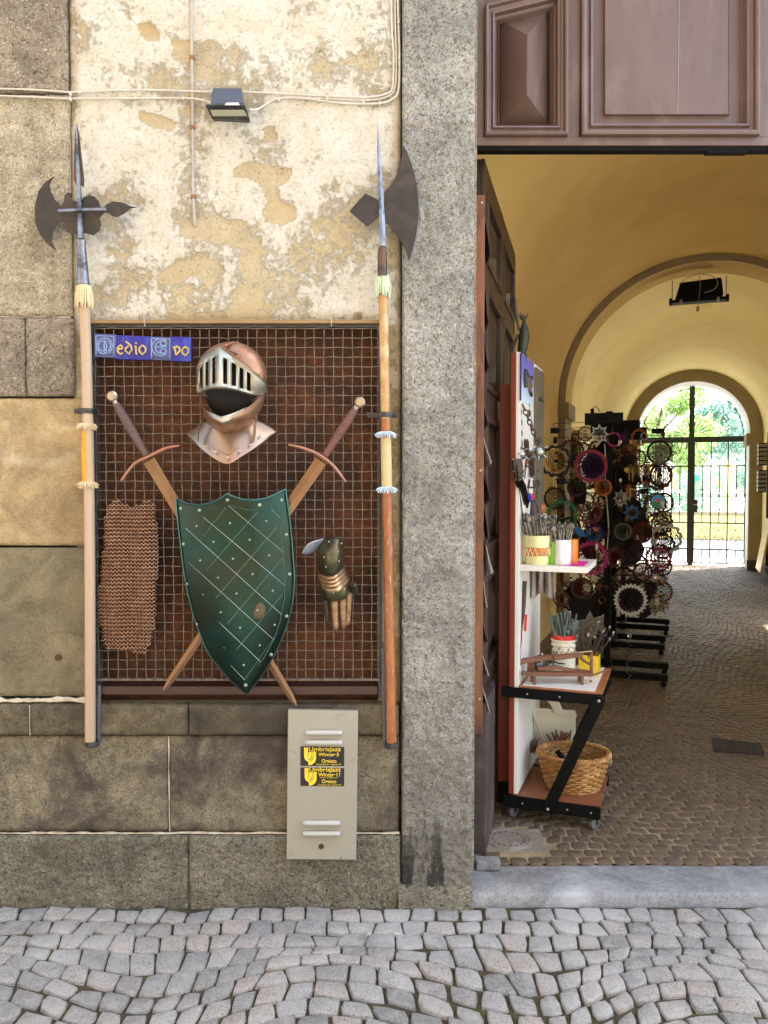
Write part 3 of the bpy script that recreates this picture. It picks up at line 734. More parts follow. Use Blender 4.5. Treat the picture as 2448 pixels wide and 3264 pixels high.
bot = [(245, 900), (262, 955), (340, 925), (435, 885), (550, 868), (610, 872), (740, 880), (885, 905), (1000, 940), (1125, 972), (1250, 985), (1345, 985), (1372, 900)]
slots = {2: 1, 4: 1, 6: 1, 9: 1, 11: 1, 13: 1, 15: 1}
rows_f = [0, .06, .135, .2, .30, .45, .6, .72, .8, .88, .95, 1]
mb = MB()
c = zh(812, 640, -.115); rx = .1205; rz = .112; ry = .078
def HP(i, j):
    a = cols[i]; t, b_ = interp(top, a), interp(bot, a)
    bulge = .010 * math.sin(PI * rows_f[j]); rr = .0035 if j in (1, 10) else 0
    yy = hprof(a) - bulge + .02 * rows_f[j] ** 2
    zy = b_ + (t - b_) * rows_f[j]
    p = zh(a, zy, yy); q = 1 - ((p.x - c.x) / rx) ** 2 - ((p.z - c.z) / rz) ** 2
    ys_ = c.y - ry * math.sqrt(max(q, 0)) - .006
    return zh(a, zy, min(yy, ys_) - rr)
mb.grid(HP, len(cols), len(rows_f), skip=lambda i, j: i in slots and 2 <= j <= 7)
mb.build('visor', M_STEEL, hel, smooth=True, thick=.0022, ang=28)
# skull
mb = MB()
seg = 40
def SP(i, j):
    a = 2 * PI * i / seg; e = R(-62 + (90 + 62) * j / 22)
    rr = math.cos(e); rxx = rx * rr; x = math.cos(a) * rxx; y = math.sin(a) * rr * ry
    return c + Vector((x, y, math.sin(e) * rz))
def proj(p):
    d = p - CAM; cp, sn = math.cos(PITCH), math.sin(PITCH); dep = d.y * cp - d.z * sn; up = d.y * sn + d.z * cp
    return 1224 + F * d.x / dep, 1632 - F * up / dep
def skskip(i, j):
    p = SP(i + .5, j + .5)
    if p.y > c.y + .01: return False
    px, py = proj(p); a, b_ = (px - 580) / .1944, (py - 1070) / .1944
    return b_ > interp(top, a) + 55 and a < 1330
mb.grid(SP, seg, 23, skip=skskip, closed=True)
mb.build('skull', M_COPST, hel, smooth=True, thick=.002)
mb = MB()
rid = spline([zh(700, 170, -.185), zh(820, 122, -.15), zh(930, 135, -.12), zh(1080, 215, -.10)], 8)
mb.tube(rid, [.002, .004, .005] + [.0055] * (len(rid) - 5) + [.004, .001], 8); mb.build('comb', M_COPST, hel, smooth=True)
mb = MB(); mb.tube(spline([zh(780, 250, -.20), zh(900, 300, -.178), (zh(1000, 360, -.158)), zh(1080, 410, -.14)], 5), [.0015] + [.003] * 14 + [.001], 6)
mb.build('slot', M_IRON, hel)
# black ball standing in for the shade inside the hollow helmet
mb = MB(); mb.ball(zh(800, 900, -.085), .088, 16, 10, (1.05, .55, 1.15)); mb.build('shade_core', mat('shade_black', (.01, .008, .007), rough=.95), hel, smooth=True)
# bevor (chin guard)
mb = MB()
loft(mb, [[zh(300, 960, -.10), zh(335, 1110, -.14), zh(385, 1215, -.175), zh(500, 1270, -.215), zh(655, 1325, -.24), zh(870, 1258, -.215), zh(1080, 1170, -.165), zh(1200, 1060, -.12), zh(1275, 985, -.09)],
          [zh(302, 1000, -.10), zh(345, 1180, -.145), zh(410, 1300, -.18), zh(510, 1370, -.218), zh(655, 1430, -.236), zh(870, 1370, -.212), zh(1100, 1280, -.165), zh(1250, 1120, -.115), zh(1330, 985, -.075)],
          [zh(305, 1030, -.09), zh(358, 1260, -.125), zh(430, 1400, -.15), zh(540, 1480, -.175), zh(680, 1540, -.185), zh(880, 1500, -.17), zh(1120, 1400, -.135), zh(1285, 1190, -.09), zh(1348, 1000, -.06)],
          [zh(308, 1040, -.06), zh(375, 1320, -.075), zh(450, 1465, -.09), zh(560, 1560, -.1), zh(690, 1605, -.105), zh(880, 1590, -.1), zh(1100, 1500, -.08), zh(1260, 1280, -.06), zh(1352, 1010, -.04)]], 4, 4)
mb.build('chin_guard', M_COPST, hel, smooth=True, thick=.0025)
mb = MB()
loft(mb, [[zh(400, 1235, -.186), zh(500, 1270, -.219), zh(640, 1325, -.246), zh(655, 1328, -.2465), zh(670, 1322, -.246), zh(870, 1258, -.22), zh(1060, 1170, -.172)],
          [zh(410, 1260, -.19), zh(505, 1340, -.226), zh(640, 1432, -.243), zh(655, 1440, -.2435), zh(672, 1436, -.242), zh(800, 1390, -.226), zh(1065, 1185, -.174)]], 3, 3)
mb.build('chin_lip', M_STEEL, hel, smooth=True, thick=.002)
# collar
mb = MB()
loft(mb, [[zh(330, 1440, -.06), zh(440, 1400, -.09), zh(540, 1500, -.115), zh(680, 1560, -.125), zh(860, 1540, -.12), zh(1060, 1460, -.10), zh(1215, 1385, -.065)],
          [zh(200, 1530, -.05), zh(330, 1560, -.09), zh(520, 1640, -.125), zh(710, 1700, -.14), zh(900, 1660, -.135), zh(1150, 1560, -.105), zh(1380, 1450, -.055)],
          [zh(80, 1600, -.045), zh(240, 1720, -.095), zh(480, 1860, -.14), zh(740, 1950, -.165), zh(950, 1860, -.15), zh(1250, 1690, -.11), zh(1550, 1555, -.05)],
          [zh(85, 1612, -.045), zh(255, 1800, -.1), zh(490, 1990, -.15), zh(740, 2105, -.178), zh(970, 1985, -.16), zh(1260, 1800, -.115), zh(1545, 1570, -.05)]], 5, 4)
mb.build('collar', M_COPST if False else mat('rosy_collar_steel', (.33, .255, .185), (.27, .205, .145), s=6, rough=.36, metal=.78, c3=(.36, .2, .15), s3=5, t3=(.45, .7)), hel, smooth=True, thick=.002)
mb = MB(); mb.tube(spline([zh(322, 1670, -.125), zh(430, 1785, -.152), zh(600, 1870, -.165), zh(740, 1935, -.172), zh(850, 1860, -.163), zh(930, 1812, -.155)], 5), .0011, 5); mb.build('raised_line', M_STEEL, hel, smooth=True)
for a, b_, y in ((368, 1815, -.142), (540, 1905, -.163), (745, 1998, -.184), (938, 1895, -.166), (1120, 1790, -.144), (1285, 1650, -.113)):
    MB().ball(zh(a, b_, y), .0052, 10, 6, (1, .6, 1)).build('rivet', M_POMM, hel, smooth=True)
for pts in ([zh(360, 1330, -.11), zh(300, 1480, -.12), zh(270, 1620, -.125), zh(265, 1740, -.13)], [zh(1150, 1270, -.125), zh(1100, 1340, -.13), zh(1180, 1420, -.135), zh(1190, 1560, -.135), zh(1160, 1740, -.14)], [zh(1150, 1270, -.12), zh(1200, 1330, -.125), zh(1195, 1420, -.125)]):
    MB().tube(spline(pts, 5), .0068, 6, flat=(1, .3)).build('strap', M_LEATH, hel, smooth=True)

# ------------------------------------------------------------------ swords
def sword(label, pom, g0, g1, guard, b0, b1, tip, wb, wt, grip_m, y):
    t = thing('sword', label, 'sword', tip, 0)
    ax = (g1 - g0).normalized(); side = ax.cross(Vector((0, 1, 0))).normalized()
    MB().lathe([(.001, -.011), (.014, -.010), (.0195, -.004), (.0195, .004), (.014, .010), (.001, .011)], n=18, m=Matrix.Translation(pom) @ Matrix.Rotation(PI / 2, 4, 'X')).build('pommel', M_POMM, t, smooth=True)
    MB().tube([pom + (g0 - pom) * .6, g0], .009, 10).build('pommel_neck', M_POMM, t, smooth=True)
    n = 40; pts = [g0.lerp(g1, k / n) for k in range(n + 1)]
    MB().tube(pts, [(.0118 + .0045 * math.sin(PI * min(1, k / n * 1.15)) + .0007 * (k % 2)) for k in range(n + 1)], 12).build('grip', grip_m, t, smooth=True)
    gp = spline(guard, 8)
    MB().tube(gp, [.0038 + .0026 * math.sin(PI * k / (len(gp) - 1)) for k in range(len(gp))], 8).build('crossguard', M_COPPER, t, smooth=True)
    d = (b1 - b0).normalized(); s = d.cross(Vector((0, 1, 0))).normalized(); k_ = Vector((0, -.0035, 0)); mb = MB()
    secs = [(b0, wb), (b0.lerp(b1, .5), (wb + wt) / 2), (b1 - d * .05, wt), (b1 - d * .018, wt * .6), (b1, .001)]
    P = []
    for c_, w_ in secs:
        P.append([mb.b.verts.new(c_ + s * w_), mb.b.verts.new(c_ + k_ * (1 if w_ > .002 else .1)), mb.b.verts.new(c_ - s * w_), mb.b.verts.new(c_ - k_ * (1 if w_ > .002 else .1))])
    for A, B in zip(P, P[1:]):
        for q in range(4): mb.b.faces.new((A[q], A[(q + 1) % 4], B[(q + 1) % 4], B[q]))
    mb.b.faces.new(P[0]); mb.b.faces.new(P[-1])
    mb.build('blade', M_SWORD, t)
    MB().tube([b0 - d * .01 - s * (wb + .003), b0 - d * .01 + s * (wb + .003)], .0065, 8, flat=(1, 1)).build('blade_collar', M_SWORD, t, smooth=True)
    return t
ys = -.05
sword('sword with dark brown grip at upper left, its tip ending above the grey cabinet', DP(242, 856, ys), DP(251, 873, ys), DP(316, 984, ys),
      [DP(262, 1038, ys - .008), DP(290, 1003, ys - .008), DP(324, 985, ys - .008), DP(360, 968, ys - .008), DP(388, 963, ys - .008)], DP(322, 995, ys), DP(641, 1526, -.045), DP(641, 1526, -.045), .0225, .0125, M_GRIPD, ys)
sword('sword with reddish grip at upper right of the mesh, tip pointing to lower left', DP(777, 869, ys - .02), DP(767, 884, ys - .02), DP(702, 984, ys - .02),
      [DP(623, 961, ys - .028), DP(655, 968, ys - .028), DP(692, 984, ys - .028), DP(722, 1008, ys - .028), DP(747, 1041, ys - .028)], DP(693, 996, ys - .02), DP(352, 1494, -.06), DP(352, 1494, -.06), .0225, .0125, M_GRIPR, ys)

# ------------------------------------------------------------------ shield
sh = thing('green_shield', 'dark green riveted metal shield with engraved diamond lattice hung over the crossed swords', 'shield', z3(845, 1040, -.08))
Lf = [(492, 62), (500, 160), (515, 290), (530, 420), (552, 540), (580, 650), (612, 740), (650, 830), (700, 900), (765, 975), (838, 1040)]
Rt = [(1042, 15), (1058, 130), (1072, 250), (1080, 360), (1086, 450), (1080, 560), (1060, 660), (1030, 750), (985, 850), (925, 950), (855, 1040)]
Lf = [z3(a, b_) for a, b_ in Lf]; Rt = [z3(a, b_) for a, b_ in Rt]
Ls = spline([(p.x, 0, p.z) for p in Lf], 4); Rs = spline([(p.x, 0, p.z) for p in Rt], 4)
topc = [(0, 62), (.1, 88), (.22, 95), (.33, 82), (.42, 58), (.465, 35), (.5, 47), (.6, 66), (.72, 70), (.82, 62), (.92, 38), (1, 15)]
def SY(s, v): return -.085 - .075 * (1 - abs(2 * s - 1) ** 2.2) * (1 - .25 * v) - .01 * math.sin(PI * v) + .02 * v
mb = MB(); NU, NVs = 41, len(Ls)
def SHP(i, j):
    s = i / (NU - 1); a = Ls[j]; c = Rs[j]; p = a.lerp(c, s); v = j / (NVs - 1)
    zt = z3(800, interp(topc, s)).z
    base = a.z + (c.z - a.z) * s
    z0 = Ls[0].z + (Rs[0].z - Ls[0].z) * s
    off = (zt - z0) * max(0, 1 - v * 3.2) ** 1.0
    y = SY(s, v)
    f = 1 + y * .345 * 0
    q = Vector((p.x, y, base + off))
    # keep the silhouette: shrink towards the camera axis by depth
    k = (y + 2.9) / 2.9
    return Vector((q.x * k, y, 1.55 + (q.z - 1.55) * k))
mb.grid(SHP, NU, NVs)
plate = mb.build('shield_plate', M_SHIELD, sh, smooth=True, thick=.003)
def on_shield(a, b_, lift=.002):
    p = z3(a, b_)
    # find row by z then fraction
    j = min(range(NVs), key=lambda q: abs(Ls[q].z * .5 + Rs[q].z * .5 - p.z)); s = max(0, min(1, (p.x - Ls[j].x) / max(1e-4, (Rs[j].x - Ls[j].x))))
    return z3(a, b_, SY(s, j / (NVs - 1)) - lift)
def rimline(ins, lift=.0035, r=.0016, m=None, nm='engraved_border'):
    pass
rimpts = []
for j in range(NVs): rimpts.append(SHP(0, j))
for j in range(NVs - 1, -1, -1): rimpts.append(SHP(NU - 1, j))
for i in range(NU - 1, -1, -1): rimpts.append(SHP(i, 0))
MB().tube(rimpts, .0032, 6).build('shield_rim', M_SHRIM, sh, smooth=True)
mb = MB()
def bpt(s, j, lift=.003):
    p = SHP(0, j).lerp(SHP(NU - 1, j), s); k = SHP(int(s * (NU - 1)), j); return Vector((p.x, k.y - lift, k.z))
inL = [bpt(.07 + .05 * (j / NVs) ** 3 * 3, j) for j in range(5, NVs - 5)]
inR = [bpt(.93 - .05 * (j / NVs) ** 3 * 3, j) for j in range(5, NVs - 5)]
mb.tube([on_shield(a, b_) for a, b_ in ((760, 98), (850, 118), (910, 122), (960, 112), (1008, 96), (1018, 200), (1030, 330), (1040, 450), (1038, 560), (1015, 680), (985, 770), (930, 870), (838, 976), (760, 915), (700, 850), (645, 765))], .0016, 5)
mb.build('engraved_border', M_SHRIM, sh, smooth=True)
mb = MB()
lat = [((970, 115), (1015, 158)), ((755, 98), (1035, 335)), ((628, 155), (1040, 500)), ((538, 210), (1022, 645)), ((556, 385), (980, 770)), ((590, 572), (915, 882)), ((640, 770), (838, 976))]
for a, b_ in lat: mb.tube([on_shield(a[0] + (b_[0] - a[0]) * k / 12, a[1] + (b_[1] - a[1]) * k / 12, .0035) for k in range(13)], .0010, 5)
mb.build('engraved_line', M_SHINE, sh, smooth=True)
mb = MB()
lat = [((745, 105), (612, 270)), ((900, 130), (628, 442)), ((1000, 205), (640, 625)), ((1025, 365), (668, 790)), ((1030, 540), (745, 885)), ((1000, 740), (840, 970))]
for a, b_ in lat: mb.tube([on_shield(a[0] + (b_[0] - a[0]) * k / 12, a[1] + (b_[1] - a[1]) * k / 12, .0022) for k in range(13)], .0010, 5)
mb.build('engraved_line', mat('dim_engraved_line', (.13, .2, .15), rough=.4, metal=.5), sh, smooth=True)
small = [(596, 200), (763, 186), (945, 176), (680, 280), (862, 270), (614, 374), (778, 366), (960, 348), (703, 460), (877, 443), (630, 545), (796, 541), (978, 526), (717, 635), (901, 624), (647, 716), (814, 713), (988, 698), (736, 812), (913, 801), (832, 901)]
bigr = [(750, 70), (610, 122), (912, 95), (1022, 70), (1045, 244), (1062, 443), (1048, 654), (970, 848), (842, 1002), (530, 291), (552, 491), (600, 693), (700, 870), (516, 112)]
for a, b_ in small: MB().ball(on_shield(a, b_), .0042, 8, 6, (1, .9, 1)).build('rivet', M_SHINE, sh, smooth=True)
for a, b_ in bigr: MB().ball(on_shield(a, b_), .0068, 10, 6, (1, .8, 1)).build('rivet', M_SHINE, sh, smooth=True)
mb = MB(); mb.ball(on_shield(900, 625, -.001), .03, 14, 8, (1, .14, 1.1)); mb.build('rust_spot', mat('rust_stain', (.1, .06, .03), (.05, .06, .035), s=40, rough=.5, metal=.4), sh, smooth=True)

# ------------------------------------------------------------------ chain mail
cm = thing('chain_mail', 'rust brown piece of chain mail hanging on the mesh left of the shield', 'chain mail', z3(270, 830, -.04))
outl = wpoly([(178, 92), (215, 66), (240, 88), (270, 104), (310, 100), (335, 92), (372, 66), (402, 105), (405, 200), (411, 330), (405, 560), (395, 700), (378, 770), (348, 835), (320, 825), (240, 805), (150, 805), (124, 640), (130, 500), (150, 300), (162, 170)], z3)
mb = MB(); rr = .0074; px_ = .0138; pz_ = .0112
x0 = min(p[0] for p in outl); x1 = max(p[0] for p in outl); zz0 = min(p[1] for p in outl); zz1 = max(p[1] for p in outl)
rndm = random.Random(4); j = 0; z = zz0
while z < zz1:
    x = x0 + (px_ / 2 if j % 2 else 0)
    while x < x1:
        if poly_in(outl, x, z):
            fold = .006 * math.sin(x * 55 + z * 4) + .004 * math.sin(z * 23)
            c = Vector((x + rndm.uniform(-.0008, .0008), -.043 - fold, z)); tx = .75 if j % 2 else -.75
            q = Matrix.Rotation(R(-28), 3, 'Y') @ Matrix.Rotation(tx, 3, 'X')
            ring = []
            for k in range(8):
                a = 2 * PI * k / 8; ring.append(c + q @ Vector((math.cos(a) * rr, 0, math.sin(a) * rr)))
            n_ = (q @ Vector((0, 1, 0)))
            A = []
            for k in range(8):
                o_ = (ring[k] - c).normalized()
                A.append([mb.b.verts.new(ring[k] + (o_ * math.cos(h) + n_ * math.sin(h)) * .0016) for h in (0, 2.1, 4.2)])
            for k in range(8):
                B, D = A[k], A[(k + 1) % 8]
                for h in range(3): mb.b.faces.new((B[h], B[(h + 1) % 3], D[(h + 1) % 3], D[h]))
        x += px_
    z += pz_ * .62; j += 1
mb.build('mail_rings', M_MAIL, cm, fix=False, smooth=True, ang=80)
op = [Vector((x * .985 + outl[0][0] * .015, -.030, z)) for x, z in outl]
MB().prism(op, (0, .004, 0)).build('mail_backing', mat('dark_rust_backing', (.02, .009, .006), rough=.9), cm)

# ------------------------------------------------------------------ gauntlet
zg = zoom(940, 1680, .1583)
ga = thing('armour_gauntlet', 'greenish bronze armour gauntlet hanging fingers down right of the shield', 'gauntlet', zg(850, 2060, -.05))
mb = MB()
loft(mb, [[zg(660, 170, -.07), zg(740, 195, -.10), zg(830, 225, -.115), zg(920, 245, -.10), zg(985, 268, -.06)],
          [zg(560, 270, -.06), zg(660, 340, -.105), zg(800, 370, -.13), zg(910, 360, -.11), zg(975, 330, -.065)],
          [zg(470, 400, -.055), zg(560, 480, -.11), zg(740, 520, -.14), zg(900, 500, -.12), zg(985, 470, -.065)],
          [zg(440, 620, -.05), zg(560, 700, -.11), zg(740, 730, -.14), zg(900, 700, -.12), zg(980, 640, -.065)],
          [zg(470, 860, -.05), zg(580, 930, -.10), zg(740, 965, -.125), zg(890, 900, -.11), zg(975, 790, -.065)]], 4, 4)
mb.build('cuff', M_GAUNT, ga, smooth=True, thick=.002)
mb = MB()
loft(mb, [[zg(135, 530, -.06), zg(230, 370, -.085), (zg(380, 285, -.09)), zg(590, 235, -.075)], [zg(200, 540, -.055), zg(310, 455, -.07), zg(430, 380, -.07), zg(560, 300, -.065)], [zg(250, 560, -.045), zg(350, 520, -.04), zg(430, 480, -.04), zg(500, 430, -.045)]], 4, 3)
mb.build('cuff_flare', mat('pale_blue_lining', (.42, .47, .58), (.3, .35, .45), s=20, rough=.4, metal=.4), ga, smooth=True, thick=.002)
for k, (ya, yb) in enumerate(((940, 1010), (1010, 1090), (1080, 1160), (1150, 1270))):
    mb = MB(); w0, w1 = 470 + 8 * k, 1000 + 32 * k; s_ = -75
    loft(mb, [[zg(w0, ya, -.05), zg((w0 * 2 + w1) / 3, ya + 50, -.105), zg((w0 + w1 * 2) / 3, ya + 10, -.115), zg(w1, ya + s_ - 60, -.055)],
              [zg(w0 + 10, yb, -.05), zg((w0 * 2 + w1) / 3, yb + 45, -.112 - .002 * k), zg((w0 + w1 * 2) / 3, yb + 15, -.12 - .002 * k), zg(w1 + 12, yb + s_ - 50, -.055)]], 4, 2)
    mb.build('wrist_band', M_GBRONZE, ga, smooth=True, thick=.0022)
mb = MB()
loft(mb, [[zg(510, 1250, -.05), zg(640, 1290, -.105), zg(880, 1270, -.115), zg(1010, 1190, -.10), zg(1110, 1080, -.055)],
          [zg(530, 1360, -.05), zg(660, 1420, -.1), zg(880, 1400, -.11), zg(1030, 1330, -.10), zg(1145, 1260, -.055)],
          [zg(590, 1500, -.05), zg(700, 1500, -.09), zg(880, 1480, -.1), zg(1030, 1440, -.09), zg(1145, 1400, -.055)]], 4, 3)
mb.build('hand_plate', M_GAUNT, ga, smooth=True, thick=.0022)
for nm_m, pts, r0 in ((M_GAUNT, [(600, 1450), (630, 1620), (650, 1800), (665, 1920)], .011), (M_GBRONZE, [(800, 1440), (805, 1640), (815, 1850), (830, 2060)], .0138), (M_GBRONZE, [(965, 1400), (970, 1620), (975, 1820), (985, 2020)], .0125), (M_GBRONZE, [(1085, 1340), (1085, 1520), (1075, 1760), (1060, 1960)], .0110), (M_GAUNT, [(1140, 1160), (1200, 1180), (1230, 1260), (1215, 1360)], .011)):
    P = spline([zg(a, b_, -.085 + .012 * k) for k, (a, b_) in enumerate(pts)], 8); n = len(P)
    mb = MB(); mb.tube(P, [r0 * (1.06 - .28 * k / n + (.09 if k % 7 in (5, 6) else 0)) if k < n - 2 else r0 * .45 for k in range(n)], 12, flat=(1, .9)); mb.build('finger', nm_m, ga, smooth=True, ang=50)
for a, b_, y in ((685, 298, -.115), (938, 328, -.108), (858, 500, -.137), (888, 690, -.13), (590, 608, -.122), (628, 800, -.122), (778, 1322, -.122), (998, 1250, -.115)):
    MB().ball(zg(a, b_, y), .0038, 8, 6).build('rivet', M_POMM, ga, smooth=True)

# ------------------------------------------------------------------ halberds
zl = zoom(90, 380, .2804)
hl = thing('halberd', 'halberd with crescent blade and leaf shaped rear spike on pale pole left of the mesh', 'halberd', z4(367, 590, -.055), 0, 'pole arms fixed beside the wire cage')
YH = -.07
blade = [(300, 640), (190, 710), (110, 820), (68, 1000), (75, 1170), (130, 1310), (205, 1410), (320, 1500), (268, 1390), (275, 1280), (325, 1180), (380, 1148), (412, 1180), (408, 1225), (440, 1280), (500, 1312), (570, 1300), (640, 1292), (740, 1315), (810, 1260), (828, 1190), (812, 1120), (850, 1065), (895, 1055), (950, 1100), (1010, 1110), (1090, 1070), (1165, 1010), (1240, 1000), (1160, 985), (1060, 942), (960, 930), (890, 965), (850, 1005), (818, 990), (800, 930), (750, 875), (690, 858), (630, 880), (600, 930), (520, 930), (478, 890), (500, 840), (450, 828), (410, 860), (402, 930), (370, 985), (300, 910), (255, 820), (240, 740), (262, 690)]
MB().prism([zl(a, b_, YH) for a, b_ in blade], (0, .006, 0)).build('axe_blade', M_BLADE, hl, bevel=.0025)
mb = MB(); sk = [zl(a, b_, YH - .004) for a, b_ in [(545, 40), (578, 180), (598, 400), (632, 690), (625, 770), (590, 740), (575, 770), (550, 770), (515, 690), (520, 400), (527, 180)]]
mb.prism(sk, (0, .008, 0)); mb.build('top_spike', M_IRON, hl, bevel=.0015)
MB().tube([zl(548, 60, YH - .006), zl(560, 400, YH - .008), zl(578, 800, YH - .008), zl(600, 1360, YH - .006)], [.002, .006, .0085, .0105], 8).build('spike_rib', M_GREYST, hl, smooth=True)
MB().tube([zl(345, 1042, YH - .016), zl(600, 1030, YH - .02), zl(892, 1024, YH - .016)], .0062, 8).build('crossbar', M_GREYST, hl, smooth=True)
sp_ = [zl(600, 1360, -.066), zl(603, 1400, -.065), zl(606, 1440, -.065), zl(615, 1620, -.063), zl(622, 1800, -.061), zl(626, 1880, -.06)]
MB().tube([sp_[0], sp_[0].lerp(sp_[1], .4), sp_[1], sp_[1].lerp(sp_[2], .5), sp_[2], sp_[3], sp_[4], sp_[5]], [.011, .0165, .0175, .016, .0145, .0175, .0205, .0225], 14).build('socket', M_GREYST, hl, smooth=True)
ptop, pbot = zl(632, 1900, -.06), z4(367, 592, -.055)
P = spline([ptop, DP(189, 860, -.058), DP(194, 1200, -.056), pbot], 8)
MB().tube(P, .0185, 16).build('pole', M_PINK, hl, smooth=True)
mb = MB(); mb.tube([ptop + Vector((0, 0, .004)), ptop + Vector((0, 0, -.02))], [.02, .024], 14); fringe(mb, ptop, .022, .074, 70, 1.28, random.Random(1), thick=.0028); mb.build('tassel', M_CREAM, hl, smooth=True)
def wrap(pole, d0, d1, m, nm='cloth_wrap', xm=None, r=.0196):
    a = DP(xm(d0), d0, -.057); b_ = DP(xm(d1), d1, -.056); return MB().tube([a, b_], r, 18).build(nm, m, pole, smooth=True)
xl = lambda d: 180 + (d - 615) * (199 - 180) / (1905 - 615) + 3
wrap(hl, 932, 1045, M_YWRAP, xm=xl)
for d in (918, 1044):
    mb = MB(); c = DP(xl(d), d, -.057); mb.tube([c + Vector((0, 0, .006)), c + Vector((0, 0, -.006))], .022, 14); fringe(mb, c, .021, .022, 36, 1.5, random.Random(d), .004); fringe(mb, c, .021, .013, 20, 1.7, random.Random(d + 1), .004)
    mb.build('fringe', M_CREAM, hl, smooth=True)
# right one
zr = zoom(1080, 360, .2893)
hr = thing('halberd', 'halberd with dark half moon blade and diamond back plate on orange pole beside the pillar', 'halberd', FP(1249, 2368, -.055), 0, 'pole arms fixed beside the wire cage')
bl = spline([zr(705, 345, YH), zr(760, 440, YH), zr(815, 600, YH), zr(852, 760, YH), zr(875, 920, YH), zr(883, 1060, YH), zr(870, 1220, YH), zr(838, 1420, YH), zr(777, 1635, YH)], 4)
bl2 = spline([zr(777, 1635, YH), zr(730, 1500, YH), zr(690, 1420, YH), zr(620, 1320, YH), zr(560, 1245, YH), zr(500, 1200, YH)], 4)
bl3 = spline([zr(500, 870, YH), zr(545, 820, YH), zr(600, 745, YH), zr(650, 650, YH), zr(680, 560, YH), zr(695, 450, YH), zr(705, 345, YH)], 4)
mb = MB(); mb.prism(bl + bl2[1:] + bl3[:-1], (0, .005, 0)); mb.build('axe_blade', M_BLADE, hr, bevel=.0022)
MB().prism([zr(290, 885, YH), zr(415, 945, YH), zr(460, 980, YH), zr(460, 1120, YH), zr(418, 1160, YH), zr(315, 1252, YH), zr(115, 1080, YH)], (0, .005, 0)).build('back_plate', M_BLADE, hr, bevel=.001)
MB().tube([zr(428, 115, YH - .005), zr(438, 400, YH - .006), zr(458, 800, YH - .007), zr(478, 1200, YH - .007), zr(482, 1470, YH - .005)], [.0007, .006, .0095, .0115, .0105], 6).build('top_spike', M_GREYST, hr)
MB().tube([zr(480, 1460, YH), zr(477, 1500, YH), zr(478, 1540, YH), zr(480, 1800, YH)], [.0105, .013, .0165, .0175], 14).build('socket', M_IRON, hr, smooth=True)
ptop, pbot = zr(484, 1800, -.06), FP(1248, 2366, -.055)
px_at = lambda d: (484 * .2893 + 1080) / DS + (d - 596) * ((1248 / DS) - (484 * .2893 + 1080) / DS) / (1603 - 596)
def polept(d): return DP(px_at(d), d, -.057)
MB().tube([ptop, polept(700), polept(800), polept(905)], [.0165, .017, .0172, .0172], 14).build('upper_pole', mat('mottled_honey_wood', (0.435, 0.271, 0.108), (0.315, 0.157, 0.051), s=22, rough=.42, c3=(0.51, 0.385, 0.204), s3=6), hr, smooth=True)
rs = []; ps = []
for k in range(61):
    d = 905 + (1603 - 905) * k / 60; ps.append(polept(d)); rs.append(.0175 + (.0016 if k in (38, 45) else 0) + .0012 * k / 60)
MB().tube(ps, rs, 16).build('lower_pole', M_BAMBOO, hr, smooth=True)
wrap(hr, 945, 1060, M_PWRAP, xm=px_at, r=.0192)
mb = MB(); fringe(mb, ptop + Vector((0, 0, .002)), .0195, .072, 60, 1.35, random.Random(9), thick=.0025); mb.tube([ptop + Vector((0, 0, .006)), ptop + Vector((0, 0, -.016))], [.019, .022], 14); mb.build('tassel', M_MINT, hr, smooth=True)
for d in (936, 1055):
    mb = MB(); c = polept(d); mb.tube([c + Vector((0, 0, .006)), c + Vector((0, 0, -.006))], .0215, 14); fringe(mb, c, .0205, .02, 36, 1.6, random.Random(d), .004); fringe(mb, c, .0205, .012, 22, 1.8, random.Random(d + 1), .004)
    mb.build('fringe', M_LBLUE, hr, smooth=True)
# clamps and feet that hold the pole arms
def clamp(label, x0, x1, xc, d, yend):
    t = thing('wall_clamp', label, 'clamp', DP(xc, d, -.05)); c = DP(xc, d, -.057)
    a, b_ = DP(x0, d, yend), DP(x1, d + 1, yend)
    pts = [a, Vector((c.x - .024, yend, c.z)), Vector((c.x - .022, c.y - .015, c.z)), Vector((c.x, c.y - .021, c.z)), Vector((c.x + .022, c.y - .015, c.z)), Vector((c.x + .024, yend, c.z)), b_]
    mb = MB()
    for p, q in zip(pts, pts[1:]):
        n_ = Vector(((q - p).y, -(q - p).x, 0)).normalized() * .0015; h = Vector((0, 0, .009))
        mb.hexa([p - n_ - h, q - n_ - h, q - n_ + h, p - n_ + h, p + n_ - h, q + n_ - h, q + n_ + h, p + n_ + h])
    mb.build('strap', M_BLACKM, t, bevel=.0005)
    for p in (a + Vector((.012, -.003, 0)), b_ + Vector((-.012, -.003, 0))): MB().ball(p, .005, 8, 6, (1, .5, 1)).build('screw', M_IRON, t, smooth=True)
clamp('black metal clamp round the pale pole at left of the mesh', 160, 214, 188, 888, -.026)
clamp('black metal clamp round the brown pole near the pillar', 792, 861, px_at(896), 896, -.026)
